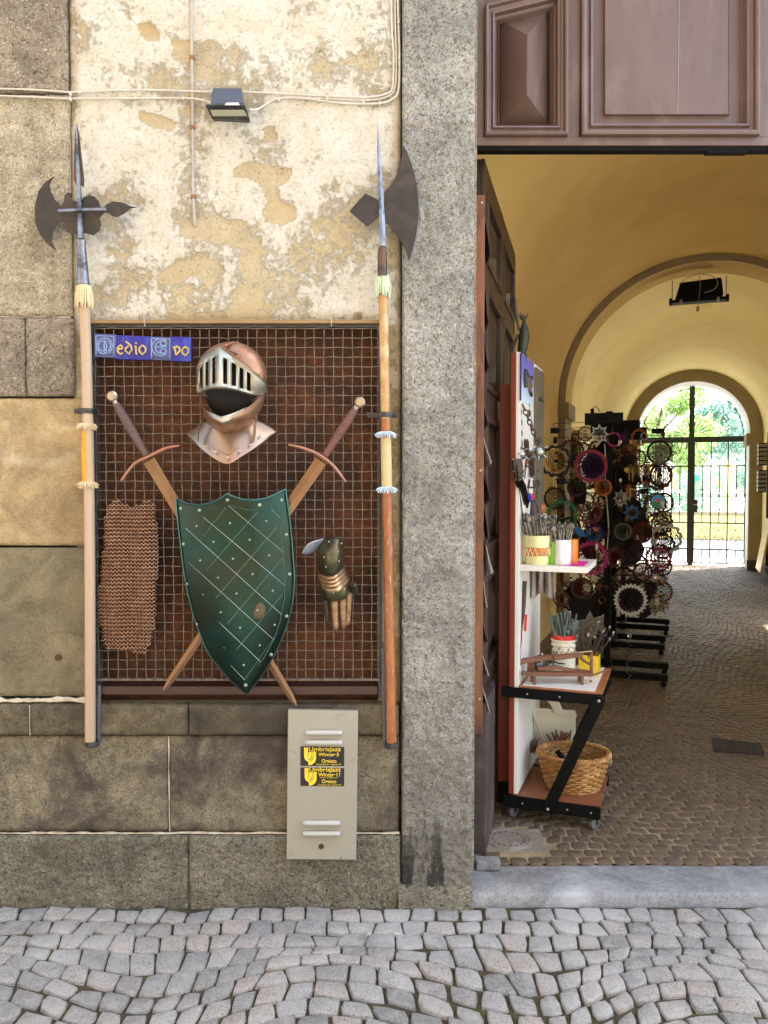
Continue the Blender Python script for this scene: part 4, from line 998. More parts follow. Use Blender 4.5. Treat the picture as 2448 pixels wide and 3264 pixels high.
def foot(label, xc, d, xs0, dtop, xs1):
    t = thing('pole_foot_bracket', label, 'bracket', DP(xc, d, -.05)); c = DP(xc, d, -.055)
    MB().lathe([(.001, -.012), (.021, -.012), (.023, -.01), (.0235, .008), (.0215, .008), (.0205, -.006), (.001, -.006)], c=c, n=18).build('cup', M_BLACKM, t, smooth=True)
    a = DP(xs0, d, -.038); b_ = DP(xs1, dtop, -.038)
    MB().hexa([a + Vector((-.004, -.003, -.01)), a + Vector((.007, -.003, -.01)), b_ + Vector((.007, -.003, 0)), b_ + Vector((-.004, -.003, 0)), a + Vector((-.004, .003, -.01)), a + Vector((.007, .003, -.01)), b_ + Vector((.007, .003, 0)), b_ + Vector((-.004, .003, 0))]).build('flat_bar', mat('grey_blue_bar', (.08, .09, .13), rough=.45), t, bevel=.001)
foot('black cup and grey bar holding the foot of the pale pole', 199, 1605, 212, 1480, 214)
foot('black cup and dark bar holding the foot of the brown pole', 845, 1608, 830, 1400, 826)

# ------------------------------------------------------------------ floodlight, cables, conduit
zf = zoom(620, 250, .1447)
fl = thing('floodlight', 'small dark floodlight tilted down on the plaster above the wire cage', 'floodlight', zf(750, 500, 0))
def HX(nm, m, f4, b4, bev=.002): return MB().hexa(f4 + b4).build(nm, m, fl, bevel=bev)
HX('housing', M_BLPLAST, [zf(350, 570, -.125), zf(1100, 560, -.125), zf(1030, 235, -.085), (zf(410, 235, -.085))], [zf(350, 700, -.03), zf(1100, 700, -.03), zf(1045, 210, -.02), zf(400, 210, -.02)], .004)
HX('lamp_frame', M_BLACKM, [zf(240, 590, -.138), zf(1112, 590, -.138), zf(1228, 925, -.085), zf(385, 885, -.085)], [zf(235, 562, -.128), zf(1108, 568, -.128), zf(1215, 985, -.06), zf(420, 945, -.06)], .0015)
HX('lamp_glass', M_GLASSY, [zf(340, 690, -.1265), zf(1085, 690, -.1265), zf(1168, 830, -.1045), zf(405, 832, -.1045)], [zf(340, 680, -.11), zf(1085, 680, -.11), zf(1168, 825, -.09), zf(405, 825, -.09)], 0)
HX('clip', mat('pale_worn_metal', (.6, .58, .52), rough=.4), [zf(660, 590, -.142), zf(1000, 590, -.142), zf(965, 530, -.13), zf(700, 530, -.13)], [zf(660, 590, -.125), zf(1000, 590, -.125), zf(965, 530, -.12), zf(700, 530, -.12)], .001)
MB().hexa([zf(600, 400, -.03), zf(900, 400, -.03), zf(900, 250, -.03), zf(600, 250, -.03), zf(600, 400, .0), zf(900, 400, .0), zf(900, 250, .0), zf(600, 250, .0)]).build('wall_bracket', M_BLACKM, fl)
def cable(label, pts, r, m=M_WCABLE, clips=()):
    P = [DP(a, b_, y) for a, b_, y in pts]; t = thing('cable', label, 'cable', P[0], 0, 'white cables clipped to the wall')
    MB().tube(spline(P, 8), r, 6).build('sheath', m, t, smooth=True)
    for a, b_, y in clips: MB().box(DP(a, b_, y), (.006, .012, .013), bev=.001).build('cable_clip', m, t)
    return t
cy = -.008
cable('upper white cable running across the wall and up beside the pillar', [(-60, 191, -.022), (60, 193, -.022), (148, 199, -.022), (158, 199, cy), (300, 194, cy), (440, 198, cy), (560, 200, cy), (700, 207, cy), (790, 210, cy), (835, 202, cy), (848, 186, cy), (850, 120, cy), (846, 50, cy), (844, -80, cy)], .0034, clips=[(152, 203, -.024), (172, 199, cy), (707, 214, cy)])
cable('lower white cable running from the left into the floodlight', [(-60, 205, -.022), (60, 209, -.022), (148, 213, -.022), (160, 213, cy), (300, 212, cy), (400, 212, cy), (440, 217, -.02), (462, 224, -.04)], .0034, clips=[(152, 214, -.024), (293, 212, cy), (396, 212, cy)])
cable('lower white cable running from the floodlight right and up beside the pillar', [(538, 236, -.04), (556, 236, -.02), (580, 222, cy), (605, 212, cy), (660, 213, cy), (740, 223, cy), (820, 223, cy), (850, 212, cy), (861, 192, cy), (863, 120, cy), (861, 60, cy), (857, -80, cy)], .0034, clips=[(602, 216, cy), (690, 217, cy), (785, 222, cy), (820, 223, cy), (861, 48, cy), (862, 125, cy)])
cable('thin white cable running beside the upper cable down the edge of the pillar', [(852, -80, -.004), (854, 60, -.004), (856, 150, -.004), (853, 185, -.004), (843, 205, -.004), (800, 216, -.004), (700, 213, -.004), (620, 208, -.004)], .003)
cd_ = thing('conduit_pipe', 'thin grey conduit pipe with rusty saddles running down the plaster behind the floodlight', 'pipe', DP(420, 488, 0))
MB().tube(spline([DP(414, -80, -.006), DP(414, 100, -.006), DP(416, 250, -.006), DP(417, 400, -.006), DP(420, 475, -.006), DP(421, 490, .004)], 6), .0048, 8).build('pipe', M_CONDUIT, cd_, smooth=True)
for a, b_ in ((415, 124), (416, 275), (418, 425)): MB().box(DP(a, b_, -.006), (.018, .014, .011), bev=.002).build('saddle', mat('rusty_saddle', (.25, .11, .05), rough=.8), cd_)
bp = thing('bolt_plate', 'small rusty plate with a bolt above the right corner of the wire cage', 'bolt plate', DP(775, 681, 0))
MB().box(DP(774, 682, -.002), (.026, .008, .024), bev=.002).build('plate', mat('ochre_rusty_plate', (.3, .2, .1), rough=.8), bp)
MB().lathe([(.001, -.006), (.007, -.006), (.0075, .004)], n=6, m=Matrix.Translation(DP(775, 681, -.01)) @ Matrix.Rotation(PI / 2, 4, 'X')).build('bolt', M_GREYST, bp)
nl = thing('wall_hook', 'small rusty bolt stub in the olive stone left of the pale pole', 'bolt', DP(126, 1420, -.01))
MB().lathe([(.001, -.012), (.009, -.01), (.011, -.002), (.012, .004)], n=9, m=Matrix.Translation(DP(126, 1420, -.016)) @ Matrix.Rotation(PI / 2, 4, 'X')).build('bolt_head', mat('dark_rust', (.09, .035, .02), rough=.9), nl, smooth=True)

# ------------------------------------------------------------------ electricity cabinet and stickers
YC = -.066
zb = zoom(900, 2240, .1567)
ec = thing('meter_cabinet', 'grey enamel meter cabinet door with pressed louvres low on the wall', 'cabinet', z4(1310, 1075, YC))
c4 = [z4(1165, 1072, YC), z4(1448, 1074, YC), z4(1457, 468, YC), z4(1171, 463, YC)]
MB().hexa(c4 + [p + Vector((0, .022, 0)) for p in c4]).build('door', M_CABINET, ec, bevel=.003)
q4 = [z4(1170, 1066, YC + .02), z4(1444, 1068, YC + .02), z4(1452, 474, YC + .02), z4(1176, 469, YC + .02)]
MB().hexa(q4 + [Vector((p.x, -.01, p.z)) for p in q4]).build('box_frame', M_CABINET, ec)
for (a0, a1, b0, b1) in ((1248, 1384, 544, 568), (1248, 1384, 586, 606), (1238, 1375, 912, 936), (1238, 1375, 955, 978)):
    mb = MB(); zc_ = (b0 + b1) / 2; P = spline([z4(a0, zc_, YC), z4(a0 + 8, zc_, YC - .006), z4((a0 + a1) / 2, zc_, YC - .008), z4(a1 - 8, zc_, YC - .006), z4(a1, zc_, YC)], 5)
    mb.tube(P, [.002] + [.0095] * (len(P) - 2) + [.002], 12); mb.build('louvre', M_LOUV, ec, smooth=True)
MB().lathe([(.001, -.005), (.006, -.005), (.006, -.003), (.0095, -.003), (.0095, .003)], n=20, m=Matrix.Translation(z4(1307, 1018, YC)) @ Matrix.Rotation(-PI / 2, 4, 'X')).build('lock', M_IRON, ec, smooth=True)
def text(s, nm, m, par, p, w, h, off=.0, ext=.0004, y=None):
    cu = bpy.data.curves.new('lettering', 'FONT'); cu.body = s; cu.size = 1; cu.extrude = 0; cu.offset = off; cu.resolution_u = 3
    o = bpy.data.objects.new('lettering', cu); COL.objects.link(o); dg = bpy.context.evaluated_depsgraph_get()
    me = bpy.data.meshes.new_from_object(o.evaluated_get(dg)); bpy.data.objects.remove(o)
    xs = [v.co.x for v in me.vertices]; ys_ = [v.co.y for v in me.vertices]
    x0, x1, y0, y1 = min(xs), max(xs), min(ys_), max(ys_)
    for v in me.vertices: v.co = Vector((p.x + (v.co.x - x0) / (x1 - x0) * w, p.y, p.z + (v.co.y - y0) / (y1 - y0) * h))
    me.transform(MW[par].inverted()); me.materials.append(m)
    o = bpy.data.objects.new(nm, me); COL.objects.link(o); o.parent = par; MW[o] = MW[par]
    sm = o.modifiers.new('thickness', 'SOLIDIFY'); sm.thickness = .0005; sm.offset = 0
    return o
def logo(par, ox, oy, Y):
    def Q(a, b_): return zb(a + ox, b_ + oy, Y)
    mb = MB()
    L1 = [(440, 905), (520, 912)] + [(525, 985), (526, 1040)] + [(525 + 0, 1100)] + [(560, 1095), (590, 1100), (603, 1070), (600, 1010), (600, 990), (550, 985)]
    left = [(440, 910), (520, 915), (520, 1080), (510, 1100), (520, 1150), (560, 1170), (590, 1130), (600, 1080), (600, 990), (620, 990), (622, 1090), (600, 1150), (565, 1190), (520, 1195), (470, 1170), (442, 1110)]
    right = [(630, 990), (685, 995), (685, 1140), (660, 1210), (600, 1260), (530, 1272), (522, 1200), (575, 1195), (615, 1150), (630, 1090)]
    mid = [(530, 1000), (592, 1000), (592, 1075), (570, 1140), (535, 1150), (512, 1120), (530, 1080)]
    for l in (left, right, mid): mb.prism([Q(a, b_) for a, b_ in l], (0, .0006, 0))
    mb.build('horn_logo', M_STKY, par)
for k, (oy, lab, l2, l3, l5) in enumerate(((0, 'upper black and yellow jazz festival sticker just below the upper louvres', 'Winter\u00b75', None, '29 dicembre 97 - 4 gennaio 98'), (415, 'lower black and yellow jazz festival sticker in the middle of the grey cabinet door', 'Winter\u00b711', 'www.umbriajazz.com', '29 dicembre 03 - 4 gennaio 04'))):
    YS = YC - .0012
    t = thing('sticker', lab, 'sticker', zb(810, 1285 + oy, YS), 0, 'festival stickers on the grey cabinet')
    a = 0 if k == 0 else 10; t0 = 885 + oy if k == 0 else 1315; t1_ = 1290 if k == 0 else 1700
    p = [zb(368, t1_ - 8, YS), zb(1256, t1_, YS), zb(1260, t0 + 18, YS), zb(368, t0, YS)]
    MB().hexa(p + [q + Vector((0, .001, 0)) for q in p]).build('sticker_sheet', M_STKB, t)
    def T(s, x0, x1, y0, y1, off): 
        pa, pb = zb(x0, y1, YS - .0008), zb(x1, y0, YS - .0008); return text(s, 'lettering', M_STKY, t, pa, pb.x - pa.x, pb.z - pa.z, off)
    T('UmbriaJazz', 540 + a, 1188, 902 + oy, 1012 + oy, .012); T(l2, 732, 1150 + a * 2, 1018 + oy - (8 if k else 0), 1090 + oy, .012)
    if l3: T(l3, 770, 1130, 1512, 1540, .0)
    T('Orvieto', 800, 1100, 1145 + oy, 1225 + oy, .012); T(l5, 690 + a * 3, 1192, 1240 + oy, 1275 + oy, .0)
    logo(t, a + 2, oy, YS - .0008)
def MBG(P, nu, nv):
    mb = MB(); mb.grid(P, nu, nv); return mb
# ------------------------------------------------------------------ doorway woodwork
M_DOORP = mat('faded_mauve_brown_paint', (.125, .078, .062), (.09, .055, .044), s=5, stretch=(1, 1, .4), rough=.4, c3=(.16, .115, .1), s3=6, t3=(.52, .75), bump=.2, bs=30)
M_DOORL = mat('dark_brown_varnished_leaf', (0.0413, 0.022, 0.0165), (0.0275, 0.0149, 0.011), s=8, rough=.4, bump=.15, bs=60)
M_DOORF = mat('weathered_grey_brown_wood', (0.072, 0.051, 0.045), (0.045, 0.033, 0.03), s=14, rough=.6, bump=.3, bs=60, c3=(0.12, 0.09, 0.084), s3=6)
M_REDW = mat('red_brown_stained_board', (0.21, 0.0308, 0.00882), (0.168, 0.0235, 0.00686), s=5, stretch=(5, 5, .7), rough=.45)
M_ORW = mat('orange_varnished_lath', (.22, .07, .025), (.12, .035, .014), s=4, stretch=(5, 5, 1), rough=.4, c3=(.05, .014, .008), s3=3)
M_WHITE = mat('white_melamine', (.78, .76, .7), (.74, .72, .65), s=4, rough=.5)
M_CREAMP = mat('cream_painted_board', (0.561, 0.51, 0.357), (0.51, 0.459, 0.315), s=4, rough=.6)
M_BLK = mat('matt_black_metal', (.006, .006, .006), (.004, .004, .004), s=30, rough=.6, spec=.1)
M_RUBBER = mat('grey_rubber_tyre', (.12, .12, .12), rough=.7)
M_PAPER = mat('white_leaflet_paper', (.75, .74, .7), (.6, .55, .5), s=20, rough=.6, c3=(.25, .16, .14), s3=13, t3=(.55, .6))
M_PAPERD = mat('dark_printed_leaflet', (.05, .04, .045), (.12, .08, .08), s=25, rough=.5)
YT = .16
tr = thing('door_transom', 'mauve brown panelled wooden transom with a pyramid panel filling the doorway top', 'door panel', z5(1000, 640, YT) if 0 else (1.2, YT, 2.85))
z5 = zoom(1250, 0, .7221)
def zbx(nm, a0, a1, b0, b1, y0, y1, m=M_DOORP, bev=.002, par=tr):
    p = [z5(a0, b1, y0), z5(a1, b1, y0), z5(a1, b0, y0), z5(a0, b0, y0)]
    xs = (p[0].x + p[3].x) / 2, (p[1].x + p[2].x) / 2
    return MB().box(((xs[0] + xs[1]) / 2, (y0 + y1) / 2, (p[0].z + p[2].z) / 2), (xs[1] - xs[0], abs(y1 - y0), p[2].z - p[0].z), bev=bev).build(nm, m, par)
TOPP = -700
zbx('rail', 340, 2400, 605, 641, YT, YT + .06); zbx('stile', 340, 408, TOPP, 604, YT + .001, YT + .06); zbx('stile', 772, 832, TOPP, 604, YT + .001, YT + .06); zbx('stile', 1612, 1700, TOPP, 604, YT + .001, YT + .06)
zbx('draught_strip', 340, 2400, 642, 664, YT + .01, YT + .05, M_BLK)
zbx('backboard', 1700, 2400, TOPP, 604, YT + .02, YT + .05)
zbx('backing', 335, 1702, TOPP, 600, YT + .07, YT + .085)
zbx('hinge_block', 1390, 1570, 664, 674, YT + .01, YT + .04, M_BLK)
def moulding(nm, pts, prof, m=M_DOORP):     # closed loop of xz points; prof: list of (inset, y)
    P = [Vector(p) for p in pts]; n = len(P); mb = MB(); rings = []
    for ins, y in prof:
        ring = []
        for i in range(n):
            a, b_, c_ = P[i - 1], P[i], P[(i + 1) % n]
            d1 = (b_ - a).normalized(); d2 = (c_ - b_).normalized()
            n1 = Vector((-d1.z, 0, d1.x)); n2 = Vector((-d2.z, 0, d2.x)); mm = (n1 + n2).normalized(); k = ins / max(.3, mm.dot(n1))
            q = b_ + mm * k; ring.append(mb.b.verts.new((q.x, y, q.z)))
        rings.append(ring)
    for A, B in zip(rings, rings[1:]):
        for i in range(n): mb.b.faces.new((A[i], A[(i + 1) % n], B[(i + 1) % n], B[i]))
    return mb, rings, m
def lp(pts, y): return [z5(a, b_, y) for a, b_ in pts]
side = lp([(408, 604), (772, 604), (772, -60), (408, 30)], YT)
mb, rg, m = moulding('m', side, [(0, YT + .002), (0, YT - .022), (.006, YT - .026), (.012, YT - .022), (.016, YT - .008), (.026, YT - .004), (.03, YT - .012), (.037, YT - .01), (.04, YT + .012), (.05, YT + .02), (.054, YT + .012), (.06, YT + .03)])
mb.build('panel_moulding', M_DOORP, tr)
ins = [(470, 555), (694, 555), (694, 40), (470, 85)]
mb = MB(); B = lp(ins, YT + .06); ap = [z5(594, 418, YT - .055), z5(597, 155, YT - .055)]
vb_ = [mb.b.verts.new(p) for p in B]; va_ = [mb.b.verts.new(p) for p in ap]
for f in ((vb_[0], vb_[1], va_[0]), (vb_[1], vb_[2], va_[1], va_[0]), (vb_[2], vb_[3], va_[1]), (vb_[3], vb_[0], va_[0], va_[1])): mb.b.faces.new(f)
mb.build('pyramid_panel', M_DOORP, tr)
mb = MB(); o2 = [(440, 580), (730, 580), (730, -10), (440, 50)]; mb.b.faces.new([mb.b.verts.new(p) for p in lp(o2, YT + .065)]); mb.build('panel_back', M_DOORP, tr)
big = lp([(832, 604), (1612, 604), (1612, -260), (832, -260)], YT)
mb, rg, m = moulding('m', big, [(0, YT + .002), (0, YT - .024), (.008, YT - .028), (.016, YT - .024), (.02, YT - .008), (.032, YT - .004), (.036, YT - .014), (.044, YT - .012), (.048, YT + .014), (.056, YT + .03)])
mb.build('panel_moulding', M_DOORP, tr)
zbx('panel_back', 870, 1545, -200, 575, YT + .028, YT + .045)
f4 = lp([(940, 504), (1482, 504), (1482, -150), (940, -150)], YT + .008); b4 = lp([(936, 512), (1488, 512), (1488, -155), (936, -155)], YT + .03)
MB().hexa(f4 + b4).build('raised_field', M_DOORP, tr)
MB().box(((z5(1266, 300, YT).x), YT + .0075, z5(0, 180, YT).z), (.0014, .003, z5(0, -140, YT).z - z5(0, 500, YT).z)).build('panel_crack', M_POMM, tr)

# open door leaf
DA = math.atan2(.338, 1.32); LO = Vector((.383, .27, FZ))
leaf = thing('open_door_leaf', 'dark panelled wooden door leaf folded open behind the grey pillar', 'door', LO, -DA)
LM = Matrix.Translation(LO) @ Matrix.Rotation(-DA, 4, 'Z')   # local: x across thickness, y along the leaf, z up
LH, LWd = 2.82 - FZ, 1.36
def lb(nm, x0, x1, y0, y1, z0, z1_, m=M_DOORL, bev=.003): return MB().box(((x0 + x1) / 2, (y0 + y1) / 2, (z0 + z1_) / 2), (x1 - x0, y1 - y0, z1_ - z0), bev=bev, m=LM).build(nm, m, leaf)
lb('leaf_core', -.03, -.006, 0, LWd, .1, LH)
lb('foot_block', -.045, .028, -.003, .30, 0, .62, M_DOORF); lb('foot_block', -.044, .016, .302, LWd, .02, .62, M_DOORF)
for ya, yb in ((0, .1), (LWd / 2 - .06, LWd / 2 + .06), (LWd - .1, LWd)): lb('stile', -.006, .012, ya, yb, .621, LH)
for za, zb2 in ((.62, .72), (1.12, 1.22), (1.78, 1.88), (2.3, 2.38), (LH - .1, LH)):
    for ya, yb in ((.1, LWd / 2 - .06), (LWd / 2 + .06, LWd - .1)): lb('rail', -.0055, .011, ya + .001, yb - .001, za, zb2)
for za, zb2 in ((.72, 1.12), (1.22, 1.78), (1.88, 2.3), (2.38, LH - .1)):
    for ya, yb in ((.1, LWd / 2 - .06), (LWd / 2 + .06, LWd - .1)):
        mb = MB()
        for (a, b_, c_, d_) in ((ya, yb, za, za + .03), (ya, yb, zb2 - .03, zb2), (ya, ya + .03, za + .03, zb2 - .03), (yb - .03, yb, za + .03, zb2 - .03)):
            mb.box((.004, (a + b_) / 2, (c_ + d_) / 2), (.028, b_ - a - .001, d_ - c_ - .001), bev=.006, m=LM)
        mb.build('panel_moulding', M_DOORL, leaf)
        cx_, cz_ = (ya + yb) / 2, (za + zb2) / 2; mb = MB()
        pts = [(ya + .05, za + .05), (yb - .05, za + .05), (yb - .05, zb2 - .05), (ya + .05, zb2 - .05)]
        vv = [mb.b.verts.new(LM @ Vector((-.006, a, b_))) for a, b_ in pts]; h = (zb2 - za) * .18
        t1_, t2_ = mb.b.verts.new(LM @ Vector((.02, cx_, cz_ - h))), mb.b.verts.new(LM @ Vector((.02, cx_, cz_ + h)))
        for f in ((vv[0], vv[1], t1_), (vv[1], vv[2], t2_, t1_), (vv[2], vv[3], t2_), (vv[3], vv[0], t1_, t2_)): mb.b.faces.new(f)
        mb.build('raised_panel', M_DOORL, leaf)
# wooden lath with leaflets
la = thing('leaflet_lath', 'orange brown upright wooden lath beside the pillar carrying a column of leaflets', 'lath', (.37, .225, .6))
xl0, xl1 = FP(1508, 1700, .215).x, FP(1541, 1700, .215).x
MB().box(((xl0 + xl1) / 2, .225, (2.66 + .56) / 2), (xl1 - xl0, .022, 2.1), bev=.003).build('lath', M_ORW, la)
for z in (2.63, 1.6, .7): MB().lathe([(.001, -.004), (.005, -.003), (.005, .002)], n=8, m=Matrix.Translation((xl1 - .012, .212, z)) @ Matrix.Rotation(PI / 2, 4, 'X')).build('nail', M_POMM, la)
lf_spec = [(500, 0, 'top dark leaflet curling off the lath'), (650, 0, 'dark leaflet second from the top of the lath'), (745, 0, 'dark leaflet below the middle rail of the door'), (870, 0, 'dark leaflet level with the tiled name sign'), (955, 1, 'white edged leaflet level with the hanging flails'), (1035, 0, 'black leaflet above the curled white one'), (1120, 0, 'black leaflet level with the jars'), (1195, 2, 'large white leaflet curled outward level with the white shelf'), (1270, 1, 'white leaflet just under the curled one'), (1345, 0, 'narrow dark leaflet level with the ceramic pot'), (1420, 1, 'pale leaflet level with the wooden catapult'), (1500, 1, 'lowest pale leaflet on the lath')]
for k, (d, kd, lab) in enumerate(lf_spec):
    z0 = DP(1040, d, .23).z; c = Vector((xl1 - .004, .24, z0)); wv = [.032, .034, .05][kd] * random.uniform(.8, 1.1)
    t = thing('leaflet', lab, 'leaflet', c, 0, 'leaflets hanging from the lath')
    def LP(i, j):
        s, v = i / 6, j / 8
        return c + Vector((.004 + wv * v ** 1.6 * (1 - .3 * s) + .006 * math.sin(3 * v + k), .012 + .13 * s, .09 - .17 * v - .03 * s * v))
    MBG(LP, 7, 9).build('paper', M_PAPER if kd else M_PAPERD, t, smooth=True, thick=.0012)
    if kd: MB().tube([LP(0, 0) + Vector((0, -.002, 0)), LP(0, 3) + Vector((0, -.002, 0))], .0016, 5).build('clip', M_IRON, t)

# ------------------------------------------------------------------ display trolley
TO = Vector((.575, .59, FZ)); TRZ = -PA
TM = Matrix.Translation(TO) @ Matrix.Rotation(TRZ, 4, 'Z')    # local x across, y deep, z above floor
tro = thing('display_trolley', 'wheeled display trolley with red edged white side board and black slanted arms', 'trolley', TO, TRZ)
def tb(nm, x0, x1, y0, y1, z0, z1_, m, bev=.002, par=tro): return MB().box(((x0 + x1) / 2, (y0 + y1) / 2, (z0 + z1_) / 2), (x1 - x0, y1 - y0, z1_ - z0), bev=bev, m=TM).build(nm, m, par)
tb('base_deck', -.015, .37, .012, .42, .085, .108, mat('orange_brown_laminate', (0.27, 0.0975, 0.045), (0.225, 0.075, 0.0338), s=6, rough=.4))
tb('base_rail', -.045, .375, .0, .01, .058, .112, M_BLK); tb('base_rail', -.045, .375, .42, .43, .055, .11, M_BLK)
tb('side_board', .0, .018, .004, .585, .12, 2.07, M_WHITE)
tb('red_edging', -.022, -.001, -.002, .02, .12, 2.07, M_REDW); tb('red_edging', -.001, .0185, -.008, .0035, .12, 2.069, M_REDW) if 0 else None
tb('red_edging', -.02, -.001, .021, .585, .121, 2.068, M_REDW)
tb('table_top', .0185, .375, .004, .5, .59, .605, mat('orange_brown_trim', (.38, .15, .06), (.3, .1, .045), s=6, rough=.4))
tb('white_inlay', .035, .345, .02, .485, .6055, .6085, M_WHITE, 0)
tb('front_rail', -.055, .365, -.012, .002, .555, .6, M_BLK, .003)
for (x, y) in ((.365, -.005),): MB().lathe([(.001, -.012), (.018, -.012), (.024, -.006), (.024, .008)], n=18, m=TM @ Matrix.Translation((x, y, .578)) @ Matrix.Rotation(PI / 2 * 1, 4, 'X') @ Matrix.Rotation(PI, 4, 'X')).build('pivot_disc', M_BLK, tro, smooth=True)
for y in (-.017, .40):
    p, q = TM @ Vector((.365, y, .575)), TM @ Vector((.155, y, .085)); d = (q - p).normalized(); s = (TM.to_3x3() @ Vector((0, 1, 0))).cross(d).normalized() * .025; n_ = TM.to_3x3() @ Vector((0, .006, 0))
    MB().hexa([p - s - n_, p + s - n_, q + s - n_, q - s - n_, p - s + n_, p + s + n_, q + s + n_, q - s + n_]).build('slanted_arm', M_BLK, tro, bevel=.004)
for (x, y, z) in ((.365, -.024, .578), (.155, -.03, .085), (.04, -.004, .085), (.235, -.004, .085), (.335, -.004, .085), (.06, -.016, .578), (.2, -.016, .578)):
    MB().ball(TM @ Vector((x, y, z)), .0075 if y < -.02 else .0045, 8, 6, (1, .7, 1)).build('bolt', M_POMM, tro, smooth=True)
wf, first = None, None
for (x, y) in ((-.012, .045), (.345, .035), (-.01, .39), (.345, .40)):
    c = TM @ Vector((x, y, .026)); 
    wl = MB().lathe([(.001, -.011), (.018, -.011), (.0255, -.008), (.0262, 0), (.0255, .008), (.018, .011), (.001, .011)], n=20, m=TM @ Matrix.Translation((x, y, .0265)) @ Matrix.Rotation(PI / 2, 4, 'Y') @ Matrix.Rotation(.6, 4, 'X')).build('wheel', M_RUBBER, tro, smooth=True)
    tb('wheel_fork', x - .016, x - .0125, y - .012, y + .016, .02, .056, M_BLK, 0, wl) if 0 else None
    MB().box((x, y, .052), (.034, .034, .006), m=TM, bev=.002).box((x - .0145, y, .038), (.003, .02, .028), m=TM).box((x + .0145, y, .038), (.003, .02, .028), m=TM).build('wheel_fork', M_BLK, wl)
tb('shelf', .0185, .31, .01, .40, 1.115, 1.14, M_WHITE, .002)
tb('shelf_back_strip', .0185, .03, .08, .09, 1.145, 1.4, M_WHITE, .001)
# trolley sign board: blue fading sheet with dark letters
NTg = NT('blue_white_sign_sheet'); co_ = NTg.n('ShaderNodeTexCoord').outputs['Generated']; sx = NTg.n('ShaderNodeSeparateXYZ'); NTg.l(co_, sx.inputs[0])
M_SIGN = NTg.out(NTg.ramp(sx.outputs[2], [(0.0, (.62, .72, .78)), (.3, (.42, .52, .72)), (.6, (.16, .17, .5)), (1.0, (.1, .09, .4))]), .45)
sg = thing('gothic_sign', 'blue and white sign sheet with dark gothic letters on top of the trolley side board', 'sign', TM @ Vector((.02, .03, 1.86)), TRZ)
tb('sign_sheet', .0185, .022, .004, .32, 1.86, 2.065, M_SIGN, 0, sg)
tb('blue_edge', .018, .0235, -.003, .0038, 1.86, 2.066, M_BLUE, 0, sg)
def gl_strokes(ls, nm, x=.028, r=.009):
    mb = MB()
    for l in ls: mb.tube([TM @ Vector((x, a, b_)) for a, b_ in l], r, 6)
    mb.build(nm, M_IRON, sg)
gl_strokes([[(.075, 2.0), (.06, 1.96), (.075, 1.925)], [(.075, 2.0), (.11, 1.985), (.11, 1.93)], [(.11, 1.985), (.145, 1.98), (.15, 1.93)]], 'gothic_letter')
gl_strokes([[(.23, 1.985), (.185, 1.975), (.185, 1.92), (.225, 1.905)], [(.185, 1.95), (.215, 1.945)]], 'gothic_letter')
bd = thing('grey_plank', 'grey weathered plank with iron fittings standing behind the blue sign sheet', 'plank', TM @ Vector((.02, .45, 1.2)), TRZ)
tb('plank', .0185, .032, .345, .575, 1.15, 2.05, mat('grey_weathered_plank', (.16, .13, .085), (.09, .075, .05), s=9, stretch=(3, 3, .6), rough=.85, bump=.3), .002, bd)
tb('iron_fitting', .032, .04, .40, .5, 1.9, 1.915, M_IRON, .001, bd); tb('iron_fitting', .032, .045, .38, .42, 1.62, 1.72, M_IRON, .004, bd)
# red panel behind
rp = thing('red_panel', 'tall plain red brown panel standing between the door leaf and the trolley', 'panel', (.56, .80, FZ), TRZ)
RM = Matrix.Translation((.535, .78, FZ)) @ Matrix.Rotation(-PA * .3, 4, 'Z')
MB().box((.04, .01, 1.03), (.085, .02, 1.85), m=RM, bev=.002).build('board', M_REDW, rp)
MB().box((.075, .035, 1.03), (.014, .03, 1.85), m=RM, bev=.002).build('edge_batten', M_REDW, rp)
MB().box((.04, .05, .06), (.1, .1, .1), m=RM, bev=.004).build('foot', M_BLK, rp)

# ---- goods on the trolley
def at(x, y, z): return TM @ Vector((x, y, z))
def jar(label, x, y, z, r, h, m, flare=.0, lip=.004):
    t = thing('jar', label, 'jar', at(x, y, z), 0)
    MB().lathe([(.001, .0), (r * .94, 0), (r * .97, .004), (r, h * .3), (r + flare, h), (r + flare + lip * .5, h + .002), (r - .003, h), (r - .004, h * .5), (.001, h * .5)], c=at(x, y, z), n=28).build('jar_body', m, t, smooth=True)
    return t
SZ = 1.1405
j1 = jar('yellow jar with an orange zigzag band on the left of the white shelf', .085, .07, SZ, .052, .128, mat('pale_yellow_glaze', (.74, .72, .36), (.7, .67, .32), s=6, rough=.35), .006)
c0 = at(.085, .07, SZ)
mb = MB(); mb.lathe([(.0541, .04), (.0551, .077)], c=c0, n=28); mb.build('orange_band', mat('orange_band_paint', (.62, .22, .02), rough=.4), j1, smooth=True)
mb = MB(); P = []
for k in range(17):
    a = R(-175 + 170 * k / 16); P.append(c0 + Vector((.0563 * math.cos(a), .0563 * math.sin(a), .043 if k % 2 else .074)))
mb.tube(P, .0028, 6); mb.build('zigzag', mat('cream_zigzag_paint', (.8, .76, .5), rough=.4), j1)
jar('lime green tumbler between the yellow jar and the white mug', .15, .11, SZ, .032, .098, mat('lime_green_plastic', (.2, .55, .02), (.18, .5, .02), s=5, rough=.35))
jar('plain white mug right of the green tumbler on the shelf', .195, .085, SZ, .036, .11, mat('white_china', (.85, .85, .88), rough=.3))
jar('orange tumbler half hidden behind the white mug', .225, .14, SZ, .03, .108, mat('orange_plastic', (.75, .2, .02), rough=.35))
ps_ = thing('pink_sheet', 'bright pink paper sheet lying at the right end of the white shelf', 'paper', at(.23, .15, SZ), TRZ)
